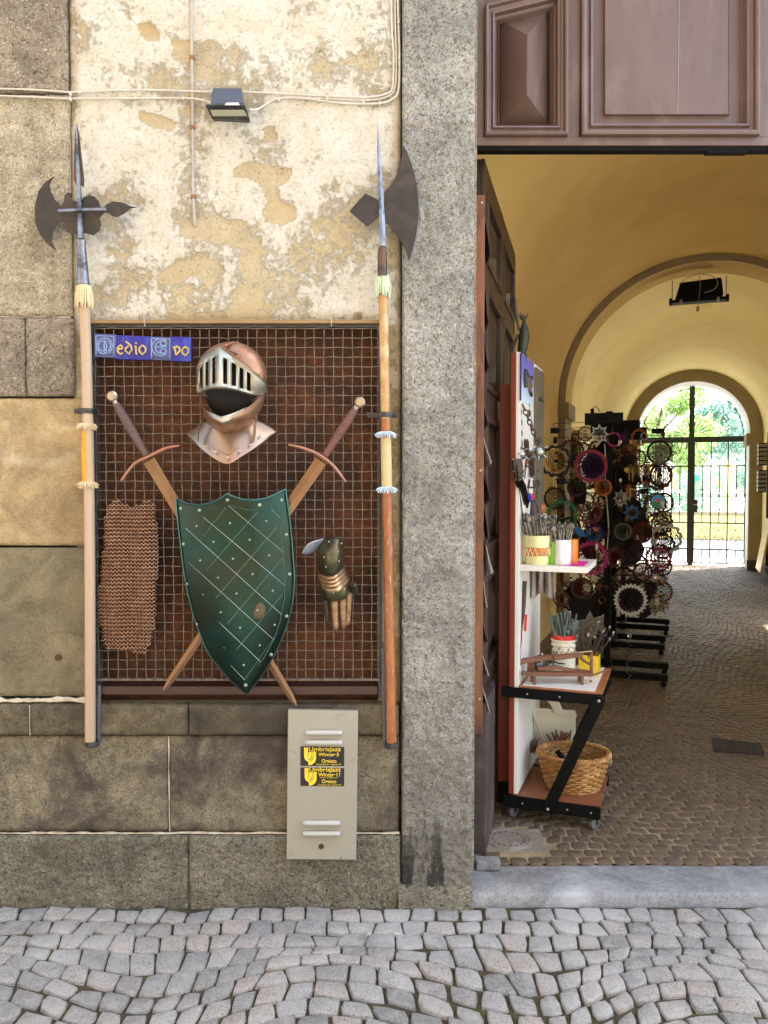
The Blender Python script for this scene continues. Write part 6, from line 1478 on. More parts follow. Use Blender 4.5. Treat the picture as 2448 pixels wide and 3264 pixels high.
for k in range(13):
    a = PI * (k + .5) / 13; c0_, c1_ = .18, .80; d = Vector((math.cos(a), math.sin(a))); n_ = Vector((-d.y, d.x)); P = lambda t, o: (d.x * t + n_.x * o, 2.4 + d.y * t + n_.y * o)
    mb = MB()
    for s in (-1, 1):
        gtube(mb, [P(.16, 0), P(.4, s * .015), P(.58, s * .05)] + [P(.64 + .07 * (1 - .8 * i / 14) * math.cos(PI + s * 0 + i * .5), s * (.0 + .07) + s * .07 * (1 - .8 * i / 14) * math.sin(i * .5) * .8) for i in range(15)], .0045)
    if k % 2: gtube(mb, [P(.45, -.05)] + [P(.36 + .045 * math.cos(i * .55) * (1 - i * .05), .05 * math.sin(i * .55) * (1 - i * .05)) for i in range(14)], .004)
    mb.build('lunette_scroll', M_GATE, gt, smooth=True)
gb('lock_box', .04, .12, 1.02, 1.25, .06, M_GATE, -.03); MB().tube([GM @ Vector((.04, -.08, 1.16)), GM @ Vector((.14, -.08, 1.16))], .007, 6).build('handle', M_LOUV, gt)
gb('bolt', .10, .22, 1.42, 1.435, .02, M_GATE, -.02)

# ------------------------------------------------------------------ beyond the gate
M_YWALL = mat('pale_yellow_garden_wall', (.82, .7, .36), (.78, .66, .33), s=3, rough=.9, world=True)
M_COPE = mat('grey_stone_coping', (.3, .28, .23), rough=.9)
M_GRAIL = mat('green_grey_railing', (.12, .25, .2), rough=.6)
gw = thing('garden_wall', 'low pale yellow garden wall with stone coping and green railing beyond the gate', 'wall', PP(0, 14.6, .05), -PA)
MB().box((0, 14.65, .36), (24, .25, .66), m=PM).build('wall', M_YWALL, gw); MB().box((0, 14.65, .74), (24, .34, .09), m=PM, bev=.01).build('coping', M_COPE, gw)
mb = MB()
for k in range(49): mb.box((-12 + k * .5, 14.65, .99), (.025, .025, .41), m=PM)
mb.box((0, 14.65, 1.19), (24, .03, .03), m=PM); mb.build('railing', M_GRAIL, gw)
M_WH = mat('white_garden_post', (.8, .8, .8), rough=.8)
for k, (x, m, lab) in enumerate(((-.55, M_WH, 'white trellis post left of the gate centre in the garden'), (.62, M_WH, 'white trellis post with pointed cap right of the gate centre'), (1.15, M_YWALL, 'pale yellow garden pier near the right edge of the gate'))):
    t = thing('garden_post', lab, 'post', PP(x, 16.2, .05), -PA); MB().box((x, 16.2, 1.05), (.28, .28, 2.0), m=PM, bev=.01).build('post', m, t); MB().lathe([(.2, 0), (.17, .05), (.001, .24)], c=(x, 16.2, 2.05), n=4, m=PM).build('cap', m, t)
t = thing('garden_lamp', 'round green garden lamp on a thin post seen through the gate', 'lamp', PP(.22, 15.6, .05), -PA); MB().tube([PP(.22, 15.6, .05), PP(.22, 15.6, 1.6)], .02, 8).build('post', M_GRAIL, t); MB().lathe([(.05, -.14), (.13, -.1), (.14, .06), (.08, .13), (.001, .14)], c=PP(.22, 15.6, 1.72), n=14).build('lamp_shade', mat('sea_green_lamp', (.03, .45, .28), rough=.5), t, smooth=True)
def leaf_mat(nm, a, b_):
    N = NT(nm); c = N.mix(N.attr('rnd'), a, b_); m = N.out(c, .6); setin(N.bs, 'Transmission Weight', 0); 
    tr_ = N.n('ShaderNodeBsdfTranslucent'); N.l(c, tr_.inputs[0]); mx = N.n('ShaderNodeMixShader'); mx.inputs[0].default_value = .5; N.l(N.bs.outputs[0], mx.inputs[1]); N.l(tr_.outputs[0], mx.inputs[2]); N.l(mx.outputs[0], N.t.nodes['Material Output'].inputs[0]); return m
M_LEAF1 = leaf_mat('light_green_leaves', (.3, .46, .12), (.42, .55, .24)); M_LEAF2 = leaf_mat('bluish_green_leaves', (.2, .38, .28), (.32, .48, .4))
M_BARK = mat('grey_brown_bark', (.12, .09, .06), (.07, .05, .035), s=10, rough=.9)
def crown(nm, m, par, blobs, n, size, rnd):
    b = bmesh.new(); vals = []
    for k in range(n):
        c, r = blobs[rnd.randrange(len(blobs))]; v = Vector((rnd.gauss(0, 1), rnd.gauss(0, 1), rnd.gauss(0, 1))).normalized() * r * rnd.uniform(.45, 1.05)
        p = Vector(c) + Vector((v.x, v.y, v.z * .8)); q = Euler((rnd.uniform(0, 6), rnd.uniform(0, 6), rnd.uniform(0, 6))).to_matrix(); s = size * rnd.uniform(.6, 1.4)
        b.faces.new([b.verts.new(p + q @ Vector(w_) * s) for w_ in ((-.5, 0, 0), (0, -.28, .05), (.5, 0, 0), (0, .28, .05))]); vals.append(rnd.random())
    me = bpy.data.meshes.new(nm); b.to_mesh(me); b.free(); me.materials.append(m); at_ = me.attributes.new('rnd', 'FLOAT', 'FACE'); at_.data.foreach_set('value', vals)
    me.transform(MW[par].inverted()); o = bpy.data.objects.new(nm, me); COL.objects.link(o); o.parent = par; return o
rt = random.Random(12)
for k, (u, v, h, m, lab) in enumerate(((-3.6, 19, 5.6, M_LEAF1, 'bright green tree left behind the garden wall'), (-.9, 21, 4.9, M_LEAF1, 'light green tree just left of the gate centre post'), (2.3, 24, 5.8, M_LEAF2, 'bluish green tree behind the right half of the gate'), (5.5, 20, 5.0, M_LEAF2, 'bluish tree furthest right beyond the gate'))):
    t = thing('garden_tree', lab, 'tree', PP(u, v, 0), 0, 'trees beyond the garden wall'); c = PP(u, v, 0)
    mb = MB(); mb.tube(spline([c, c + Vector((.1, 0, h * .3)), c + Vector((-.05, .1, h * .6)), c + Vector((.1, 0, h * .85))], 4), [.16 - .011 * i for i in range(13)], 8)
    for q in range(5):
        a = q * 1.3; p0 = c + Vector((0, 0, h * (.35 + .08 * q))); mb.tube([p0, p0 + Vector((math.cos(a) * .5, math.sin(a) * .5, .35)), p0 + Vector((math.cos(a) * 1.1, math.sin(a) * 1.1, .8))], [.06, .04, .015], 6)
    mb.build('trunk', M_BARK, t, smooth=True)
    bl_ = [((c.x + rt.uniform(-1.3, 1.3), c.y + rt.uniform(-1.3, 1.3), h * rt.uniform(.42, 1.0)), rt.uniform(.35, .85)) for _ in range(15)]
    crown('crown', m, t, bl_, 4200, .2, rt)
t = thing('garden_hedge', 'clipped bluish green hedge running behind the garden railing', 'hedge', PP(0, 18, .05), -PA)
crown('foliage', M_LEAF2, t, [(PP(-8 + k * .55, 17.6 + rt.uniform(-.2, .2), rt.uniform(.7, 1.9)), .6) for k in range(32)], 9000, .16, rt)
MB().tube([PP(-8, 17.6, .3), PP(9, 17.6, .3)], .1, 6).build('stems', M_BARK, t)

# ------------------------------------------------------------------ passage fittings
lx = PP(-.02, .32, ZS + RI - .02)
t = thing('ceiling_lamp', 'black boxy lamp with loose wires hanging under the first arch', 'lamp', lx, -PA)
LMx = PM @ Matrix.Translation((-.04, .28, 0))
MB().hexa([LMx @ Vector(p) for p in ((-.23, -.08, 3.42), (.23, -.08, 3.44), (.21, -.06, 3.62), (-.18, -.06, 3.60), (-.23, .08, 3.42), (.23, .08, 3.44), (.21, .06, 3.62), (-.18, .06, 3.60))]).build('housing', M_BLK, t, bevel=.015)
MB().box((0, 0, 3.41), (.54, .14, .03), m=LMx, bev=.006).build('rim', M_BLK, t)
for x in (-.27, .27): MB().box((x, 0, 3.42), (.03, .05, .07), m=LMx, bev=.004).build('side_bracket', M_BLK, t); MB().tube([LMx @ Vector((x * .95, 0, 3.44)), LMx @ Vector((x * .95, 0, 3.64))], .004, 6).build('hanger', M_IRON, t)
for x in (-.17, .18): MB().box((x, -.08, 3.395), (.025, .01, .05), m=LMx, bev=.002).build('clip', M_CONDUIT, t)
MB().tube(spline([LMx @ Vector(p) for p in ((0, -.09, 3.68), (.01, -.1, 3.55), (0, -.1, 3.42), (-.01, -.1, 3.33))], 4), .003, 5).build('hanging_wire', M_CONDUIT, t); MB().box((-.01, -.1, 3.31), (.03, .012, .05), m=LMx, bev=.004).build('wire_tag', M_LWOOD, t)
MB().tube(spline([LMx @ Vector(p) for p in ((.05, -.09, 3.47), (.15, -.1, 3.5), (.17, -.09, 3.58), (.1, -.08, 3.64), (0, -.09, 3.66))], 4), .004, 5).build('cable_loop', M_CONDUIT, t)
MB().tube(spline([LMx @ Vector(p) for p in ((-.2, -.07, 3.58), (-.1, -.08, 3.64), (0, -.09, 3.66))], 4), .0035, 5).build('cable_loop', M_CONDUIT, t)
for z, lab in ((1.42, 'lower'), (1.86, 'upper')):
    t = thing('mailbox_rack', lab + ' dark letterbox rack on the right passage wall near the gate', 'letterboxes', PP(1.06, 5.8, z), -PA, 'letterbox racks'); MB().box((1.06, 5.8, z + .16), (.12, .3, .36), m=PM, bev=.004).build('rack_body', M_BLK, t)
    mb = MB()
    for a in range(4):
        for b_ in range(5): mb.box((1.02 + a * .028, 5.648, z + .02 + b_ * .07), (.022, .006, .05), m=PM)
        for b_ in range(5): mb.box((.997, 5.69 + a * .07, z + .02 + b_ * .07), (.006, .055, .05), m=PM)
    mb.build('letter_flaps', M_LOUV, t)
t = thing('side_door', 'dark framed doorway on the right wall before the gate pilaster', 'door', PP(1.16, 5.1, .05), -PA)
MB().box((1.165, 4.95, 1.15), (.05, 1.0, 2.2), m=PM, bev=.004).build('door_panel', M_DOORL, t); MB().box((1.15, 5.5, 1.15), (.09, .1, 2.25), m=PM, bev=.004).build('door_frame', M_DARKSTONE, t); MB().box((1.15, 4.95, 2.3), (.09, 1.2, .12), m=PM, bev=.01).build('lintel', M_RIB, t)
t = thing('leaning_picture', 'gilt framed picture leaning against the right wall on the floor', 'picture', PP(1.0, 5.2, .05), -PA)
mb = MB(); mb.hexa([PP(.95, 5.35, .2), PP(.95, 4.6, .2), PP(1.08, 4.6, 1.0), PP(1.08, 5.35, 1.0), PP(.98, 5.35, .2), PP(.98, 4.6, .2), PP(1.11, 4.6, 1.0), PP(1.11, 5.35, 1.0)]); mb.build('gilt_frame', M_BRASSY, t, bevel=.005)
t = thing('shop_window', 'pale golden shop window in dark timber on the left wall past the first arch', 'window', PP(-1.3, 1.5, .6), -PA)
MB().box((-1.31, 1.45, 1.35), (.05, 1.5, 1.6), m=PM, bev=.004).build('window_frame', M_LWOOD, t); MB().box((-1.275, 1.45, 1.35), (.02, 1.3, 1.45), m=PM).build('pane', mat('lit_display_yellow', (.8, .62, .22), (.5, .3, .08), s=14, rough=.3, c3=(.25, .12, .04), s3=9), t)  # yellow pane colour stands in for the lit shop display

# ------------------------------------------------------------------ display stands and wind spinners
def SM(nm, c, c2=None, metal=.2, rough=.4): return mat(nm, tuple(v * .55 for v in c), c2, s=20, rough=rough, metal=metal, spec=.15)
SMAT = {'black': SM('spinner_black', (.012, .011, .01)), 'dark red': SM('spinner_dark_red', (.13, .008, .008)), 'gold': SM('spinner_gold', (.35, .22, .05), metal=.8), 'silver': SM('spinner_silver', (.5, .48, .42), metal=.7),
        'green': SM('spinner_green', (.005, .13, .03)), 'magenta': SM('spinner_magenta', (.4, .005, .12)), 'blue': SM('spinner_blue', (.01, .13, .32)), 'orange': SM('spinner_orange', (.55, .12, .01)),
        'brown': SM('spinner_brown', (.07, .03, .015)), 'copper': SM('spinner_copper', (.28, .1, .04), metal=.8), 'purple': SM('spinner_purple', (.06, .01, .09)), 'crimson': SM('spinner_crimson', (.25, .005, .02)), 'steel': SM('spinner_steel', (.2, .22, .22), metal=.8), 'dark green': SM('spinner_dark_green', (.01, .03, .015))}
NG = NT('clear_crystal'); NG.out((.95, .93, .9), .02); setin(NG.bs, 'Transmission Weight', .85); M_CRYS = NG.m
def shape(kind, r, n, ph=0.0):
    out = []; N_ = 72
    for i in range(N_):
        a = 2 * PI * i / N_
        if kind == 'toothed': f = 1 + .11 * (2 * abs((a * n / (2 * PI)) % 1 - .5) * 2 - 1)
        elif kind == 'scalloped': f = .93 + .12 * abs(math.sin(a * n / 2))
        elif kind == 'snowflake': f = .78 + .24 * (2 * abs((a * n / (2 * PI)) % 1 - .5)) ** 2 * 1.6 - .10 * abs(math.sin(a * n * 1.5))
        else: f = 1
        out.append((r * f * math.cos(a), r * f * math.sin(a)))
    return out
SPN = {'toothed': 24, 'scalloped': 12, 'snowflake': 8, 'ringed': 3}
def spinner_mesh(kind, r):
    def ringm(mb, ra, rb, twist, th=.0018):
        q = Matrix.Rotation(twist, 3, 'Z'); A = [q @ Vector((x, 0, z)) for x, z in shape(kind, ra, SPN[kind])]; B = [q @ Vector((x, 0, z)) for x, z in shape(kind, rb, SPN[kind])]
        mb.ringflat(A, B, q @ Vector((0, th, 0)))
    a = MB(); ringm(a, r, r * .80, 0)
    b = MB(); k = .76
    i = 1
    while k > .22: ringm(b, r * k, r * (k - .055), i * .17); k -= .095; i += 1
    c = MB(); c.ball((0, 0, 0), r * .12, 8, 6); c.tube([(0, 0, r), (0, 0, r + .045)], .0012, 4)
    return a, b, c
SPC = {}
ALL = 'wind spinners hanging on the display stands'
def spinner(kind, r, c1, c2, loc, rz, label, parts=True):
    t = thing('wind_spinner', label, 'wind spinner', loc, rz, ALL); key = (kind, round(r, 3), c1, c2)
    if key not in SPC:
        a, b, c = spinner_mesh(kind, r)
        SPC[key] = [a.build('outer_ring', SMAT[c1], t, local=True, fix=False), b.build('nested_rings', SMAT[c2], t, local=True, fix=False), c.build('hub_and_hook', SMAT['black'], t, local=True, smooth=True)]
    else:
        for o in SPC[key]:
            c = o.copy(); COL.objects.link(c); c.parent = t
    return t
def stand(label, base, h, feet=1.0):
    t = thing('display_stand', label, 'display stand', base, -PA)
    b0 = Vector(base); m = Matrix.Translation(b0) @ Matrix.Rotation(-PA, 4, 'Z')
    MB().box((0, 0, h / 2), (.05, .05, h), m=m, bev=.003).build('post', M_BLK, t)
    for dy in (-.2, .2): MB().box((.14, dy, .07), (.62, .05, .05), m=m, bev=.004).build('foot_bar', M_BLK, t)
    MB().box((0, 0, .072), (.05, .36, .05), m=m, bev=.004).build('foot_link', M_BLK, t)
    for (x, y) in ((-.14, -.2), (.42, -.2), (-.14, .2), (.42, .2)):
        MB().lathe([(.001, -.01), (.022, -.01), (.022, .01), (.001, .01)], n=14, m=m @ Matrix.Translation((x, y, .022)) @ Matrix.Rotation(PI / 2, 4, 'X')).build('castor', M_BLK, t, smooth=True)
    return t, m
z6 = zoom(1500, 1200, .5714)
Y1 = 3.25
b1_ = FP(1934, 2150, Y1); b1_.z = FZ
st1, m1 = stand('near black display stand crowded with metal wind spinners in the passage', b1_, 2.05)
def arm(par, pm, hgt, target, r=.003):
    p0 = Vector((pm.translation.x, pm.translation.y, hgt)); p1 = target + Vector((0, 0, .03)); q = Vector((target.x, target.y, hgt + .01))
    MB().tube([p0, q, q.lerp(p1, .5), p1], r, 5).build('hook_arm', M_BLK, par)
M_TRAY = mat('dark_brown_filler', (.014, .006, .004), (.006, .003, .003), s=16, rough=.95, c3=(.04, .008, .004), s3=11, t3=(.55, .66), bump=.5, bs=90)
rq = random.Random(77)
for q in range(26):
    cx_, cz_ = rq.uniform(-.27, .27), rq.uniform(.5, 1.9); yy = rq.uniform(.03, .25)
    if cz_ > 1.5 and abs(cx_) > .2: continue
    pts = [m1 @ Vector((cx_ + rq.uniform(.045, .11) * math.cos(PI * 2 * k / 9), yy, cz_ + rq.uniform(.07, .17) * math.sin(PI * 2 * k / 9))) for k in range(9)]
    MB().prism(pts, (0, .01, 0)).build('dark_filler', M_TRAY, st1, bevel=.002)  # irregular dark shapes added to fill and darken the stand
hb = [z6(637, 262, Y1 - .1), z6(852, 262, Y1 - .1), z6(852, 200, Y1 - .1), z6(637, 205, Y1 - .1)]
MB().hexa(hb + [p + Vector((.05, .2, 0)) for p in hb]).build('head_box', M_BLK, st1, bevel=.004)
MB().tube([z6(680, 205, Y1), z6(678, 180, Y1)], .014, 8).build('plug', M_BLK, st1); MB().tube(spline([z6(680, 180, Y1), z6(700, 168, Y1), z6(722, 195, Y1)], 4), .003, 5).build('plug_wire', M_BLK, st1)
MB().tube(spline([z6(a, b_, Y1 - .045) for a, b_ in ((748, 370), (752, 470), (752, 600), (765, 760), (770, 860), (762, 960), (772, 1050))], 4), .0045, 5).build('white_cord', M_WCABLE, st1)
near = [('scalloped', 475, 472, 88, 'black', 'gold', -.1, 'round black and gold scalloped spinner at upper left of the near stand'),
        ('ringed', 672, 500, 92, 'crimson', 'purple', -.2, 'large dark spinner with thin crimson hoop left of the near stand post'),
        ('snowflake', 718, 322, 52, 'silver', 'silver', -.25, 'silver snowflake spinner just under the black head box'),
        ('toothed', 640, 320, 42, 'black', 'copper', -.1, 'small black toothed spinner left of the silver snowflake under the head box'),
        ('toothed', 800, 352, 40, 'magenta', 'black', -.15, 'black spinner with magenta rim under the right of the head box'),
        ('toothed', 942, 340, 46, 'orange', 'black', -.05, 'orange sun shaped toothed spinner in front of the gate transom'),
        ('snowflake', 1060, 440, 66, 'steel', 'silver', .0, 'lacy steel snowflake spinner seen against the gate'),
        ('toothed', 470, 680, 62, 'black', 'brown', -.1, 'black toothed spinner hanging above the green one at far left'),
        ('toothed', 512, 775, 86, 'green', 'dark green', -.25, 'large green toothed spinner behind the jars'),
        ('toothed', 672, 1015, 94, 'magenta', 'dark red', -.25, 'large magenta toothed spinner beside the white shelf end'),
        ('toothed', 893, 1247, 88, 'silver', 'black', -.3, 'silver zigzag edged spinner with dark centre low on the near stand'),
        ('snowflake', 840, 680, 46, 'silver', 'silver', -.28, 'small silver snowflake spinner at mid height right of the post'),
        ('scalloped', 672, 760, 62, 'dark red', 'brown', -.2, 'dark red scalloped spinner left of the post at mid height'),
        ('scalloped', 1092, 905, 84, 'steel', 'dark green', .05, 'greenish scalloped spinner at the right edge with leaves behind'),
        ('ringed', 960, 870, 60, 'dark red', 'copper', -.15, 'dark red hooped spinner with copper rings right of the post'),
        ('toothed', 505, 1240, 46, 'brown', 'copper', -.1, 'brown toothed spinner below the white shelf at left'),
        ('scalloped', 1080, 790, 42, 'black', 'gold', .05, 'black scalloped spinner under the painted horse disc'),
        ('ringed', 800, 1010, 56, 'brown', 'dark red', -.2, 'brown hooped spinner low beside the post'),
        ('snowflake', 900, 760, 44, 'blue', 'steel', -.15, 'blue snowflake spinner right of the small silver one'),
        ('toothed', 850, 865, 48, 'steel', 'dark green', -.25, 'grey toothed spinner with green centre right of the white cord'),
        ('scalloped', 1060, 1010, 58, 'crimson', 'crimson', .0, 'crimson scalloped spinner at lower right of the near stand'),
        ('toothed', 620, 1180, 60, 'brown', 'dark red', -.1, 'dull brown toothed spinner under the large magenta one'),
        ('ringed', 740, 620, 48, 'copper', 'orange', -.1, 'copper hooped spinner left of the post above mid height'),
        ('snowflake', 980, 560, 50, 'copper', 'gold', .05, 'copper snowflake spinner below the orange sun spinner'),
        ('scalloped', 860, 560, 60, 'brown', 'black', .0, 'dark brown scalloped spinner behind the upper post'),
        ('toothed', 1000, 650, 44, 'purple', 'black', .08, 'purple toothed spinner left of the painted horse disc'),
        ('ringed', 590, 620, 52, 'black', 'dark red', .05, 'black hooped spinner left of the copper one'),
        ('scalloped', 760, 1180, 62, 'dark green', 'brown', .0, 'dark green scalloped spinner behind the low post'),
        ('snowflake', 800, 440, 46, 'gold', 'brown', .0, 'gold snowflake spinner below the magenta rimmed one'),
        ('toothed', 560, 950, 48, 'gold', 'copper', .0, 'gold toothed spinner above the right end of the shelf'),
        ('ringed', 960, 1090, 54, 'black', 'crimson', -.05, 'black hooped spinner with crimson rings above the wire basket'),
        ('scalloped', 690, 880, 56, 'purple', 'blue', -.1, 'purple scalloped spinner above the large magenta one')]
rs_ = random.Random(33)
for (kd, a, b_, rad, c1, c2, dy, lab) in near:
    Y = Y1 + dy; p = z6(a, b_, Y); r = rad * .5714 * (Y + 2.9) / F
    spinner(kd, r, c1, c2, p, rs_.uniform(-.5, .2), lab)
    arm(st1, m1, p.z + r + .05, p + Vector((0, 0, r)))
# painted horse disc
p = z6(1045, 695, Y1 - .05); r = .062; hd = thing('painted_disc', 'toothed disc painted with a red horse on blue sky and green grass', 'painted disc', p)
MB().prism([p + Vector((x, 0, z)) for x, z in shape('toothed', r, 22)], (0, .002, 0)).build('disc_rim', SMAT['black'], hd)
up_ = [(r * .86 * math.cos(a), r * .86 * math.sin(a)) for a in [PI * k / 24 for k in range(25)]]
MB().prism([p + Vector((x, -.002, z - .004)) for x, z in up_], (0, .0015, 0)).build('sky_half', mat('painted_blue', (.03, .3, .6), rough=.4), hd)
MB().prism([p + Vector((x, -.002, -z - .0045)) for x, z in up_], (0, .0015, 0)).build('grass_half', mat('painted_green', (.01, .2, .05), rough=.4), hd)
hp = [(-.030, .008), (-.022, .020), (-.014, .018), (-.010, .010), (.012, .012), (.022, .016), (.028, .006), (.022, .004), (.022, -.016), (.018, -.016), (.014, -.002), (-.004, -.002), (-.006, -.016), (-.010, -.016), (-.012, .0), (-.020, .008), (-.026, .004)]
MB().prism([p + Vector((x, -.0045, z + .002)) for x, z in hp], (0, .0015, 0)).build('horse_figure', mat('painted_red', (.55, .02, .01), rough=.4), hd)
MB().tube([p + Vector((0, .001, r * .95)), p + Vector((0, .001, r + .05))], .001, 4).build('hanging_wire', M_BLK, hd); arm(st1, m1, p.z + r + .08, p + Vector((0, 0, r + .03)))
# hanging black motor boxes with bent wires
for k, (a, b_, w_, h_, sx_, lab) in enumerate(((470, 302, 44, 30, 640, 'small black box hanging far left on a bent wire near the head box'), (505, 585, 46, 30, 560, 'small black box hanging under the black and gold spinner'), (865, 335, 34, 88, 850, 'tall narrow black box hanging right of the head box'), (1045, 305, 64, 28, 855, 'small black scalloped lantern hanging right against the gate lunette'), (605, 605, 54, 34, 700, 'black box left of the post above mid height'), (900, 555, 66, 32, 770, 'black box right of the post under the chimes'), (985, 565, 46, 36, 800, 'black box beside the copper snowflake spinner'), (970, 640, 40, 30, 800, 'black box above the painted horse disc'))):
    Y = Y1 - .12; p = z6(a, b_, Y); s = .5714 * (Y + 2.9) / F; t = thing('hanging_box', lab, 'box', p, 0, 'small black motor boxes')
    MB().box(p, (w_ * s, .04, h_ * s), bev=.003).build('box', M_BLK, t); MB().tube([p + Vector((0, 0, h_ * s / 2)), p + Vector((-.01, 0, h_ * s / 2 + .03))], .0016, 4).build('hook', M_BLK, t)
    e = Vector((m1.translation.x, Y1 - .05, p.z + h_ * s / 2 + .05)); MB().tube([p + Vector((-.015 if a < 760 else .015, 0, h_ * s / 2 + .02)), p + Vector((-.01, 0, h_ * s / 2 + .035)), e], .0024, 5).build('bent_wire', M_BLK, st1)
    MB().tube([p + Vector((w_ * s / 2, 0, 0)), e + Vector((0, 0, .0))], .0016, 4).build('bent_wire', M_BLK, st1)
# crystals on spirals
for k, (a, b_, lab) in enumerate(((1035, 903, 'round clear crystal ball glinting in the dark red spinner'), (1038, 1118, 'clear crystal ball hanging in a wire spiral right of the stand'), (1035, 1225, 'amber tinted small crystal below the clear one'))):
    p = z6(a, b_, Y1 - .1); t = thing('crystal_ball', lab, 'crystal', p, 0, 'crystals hanging on the near stand'); MB().ico(p, .019 - .004 * (k == 2), 2).build('crystal', M_CRYS if k < 2 else mat('amber_glass', (.5, .22, .05), rough=.1), t)
    MB().tube([p + Vector((.026 * math.cos(q * .5) * math.sin(PI * q / 40), .026 * math.sin(q * .5) * math.sin(PI * q / 40), .055 - q * .00275)) for q in range(41)], .0012, 4).build('wire_spiral', M_BRASSY, t)
    MB().tube([p + Vector((0, 0, .05)), p + Vector((0, 0, .12))], .0008, 4).build('thread', M_BLK, t)
p = z7_ = FP(1450 + 925 * .6016, 1900 + 180 * .6016, Y1 - .35); t = thing('spiral_twister', 'long twisted metal spiral hanging low at the right of the near stand', 'spiral', p)
MB().tube([p + Vector((.02 * math.cos(q * .5) * min(1, q / 20, (90 - q) / 20), .02 * math.sin(q * .5) * min(1, q / 20, (90 - q) / 20), -.0045 * q)) for q in range(91)], .004, 4, flat=(1, .4)).build('ribbon', SMAT['steel'], t)
MB().ball(p + Vector((0, 0, -.04)), .018, 8, 6).build('glass_ball', M_CRYS, t)
# chimes
for k, (a, b_, c1, lab) in enumerate(((930, 470, 'copper', 'copper tube wind chime hanging in front of the gate at left'), (895, 500, 'gold', 'gold wind chime between head box and gate'), (880, 610, 'orange', 'orange tubular chime right of the post'), (985, 480, 'copper', 'bell shaped copper chime under the gate transom'), (610, 860, 'blue', 'blue fish shaped chime behind the jars'), (700, 850, 'orange', 'orange star chime above the magenta spinner'))):
    Y = Y1 - .15 if k < 4 else Y1 - .3; p = z6(a, b_, Y); t = thing('wind_chime', lab, 'wind chime', p, 0, 'chimes on the near stand')
    if k < 4:
        MB().lathe([(.001, .01), (.024, .004), (.026, -.004), (.001, -.006)], c=p, n=14).build('top_disc', SMAT[c1], t, smooth=True)
        for q in range(5): MB().tube([p + Vector((.018 * math.cos(q * 1.257), .018 * math.sin(q * 1.257), -.01)), p + Vector((.018 * math.cos(q * 1.257), .018 * math.sin(q * 1.257), -.085 - .008 * q))], .0042, 7).build('tube', SMAT[c1 if q % 2 else 'gold'], t, smooth=True)
        MB().tube([p, p + Vector((0, 0, .05))], .001, 4).build('thread', M_BLK, t)
    else:
        pts = [(-.045, .02), (-.02, .03), (.02, .01), (.04, -.03), (.05, -.045), (.02, -.045), (-.01, -.04), (-.03, -.02)] if k == 4 else [(0, .03), (.008, .008), (.03, .01), (.012, -.006), (.02, -.03), (0, -.014), (-.02, -.03), (-.012, -.006), (-.03, .01), (-.008, .008)]
        MB().prism([p + Vector((x, 0, z)) for x, z in pts], (0, .006, 0)).build('figure', SMAT[c1], t, bevel=.001); MB().tube([p, p + Vector((0, 0, .07))], .001, 4).build('thread', M_BLK, t)
# wire baskets with small wooden goods
for k, (a, b_, lab) in enumerate(((1025, 1150, 'upper small wire basket with wooden trinkets at the right of the stand'), (1030, 1290, 'lower small wire basket with yellow wooden whistles at the right'))):
    p = z6(a, b_, Y1 + .1); t = thing('wire_basket', lab, 'basket', p, -PA, 'wire baskets on the near stand'); mb = MB(); m = Matrix.Translation(p) @ Matrix.Rotation(-PA, 4, 'Z')
    for z in (0, .045):
        mb.tube([m @ Vector(q) for q in ((-.1, -.05, z), (.1, -.05, z), (.1, .05, z), (-.1, .05, z), (-.1, -.05, z))], .0018, 4)
    for i in range(15): mb.tube([m @ Vector((-.1 + i * .0143, -.05, 0)), m @ Vector((-.1 + i * .0143, -.05, .045))], .0012, 4); mb.tube([m @ Vector((-.1 + i * .0143, -.05, 0)), m @ Vector((-.1 + i * .0143, .05, 0))], .0012, 4)
    mb.build('wire_frame', M_BLK, t)
    for i in range(6):
        w0 = m @ Vector((-.08 + i * .03, 0, .02)); th = thing('wooden_whistle', ('pale' if i % 2 else 'yellow') + ' wooden whistle number %s from the left in the %s wire basket' % (['one', 'two', 'three', 'four', 'five', 'six'][i], ['upper', 'lower'][k]), 'whistle', w0, 0, 'wooden whistles in wire baskets')
        d = Vector((rs_.uniform(-.04, .06), rs_.uniform(-.03, .03), rs_.uniform(0, .045))); MB().tube([w0 - d, w0 + d], [.007, .009], 8).build('body', M_LWOOD if i % 2 else mat('yellow_wood', (.5, .3, .06), rough=.5), th, smooth=True)
    arm(st1, m1, p.z + .06, p + Vector((-.09, 0, .015)))
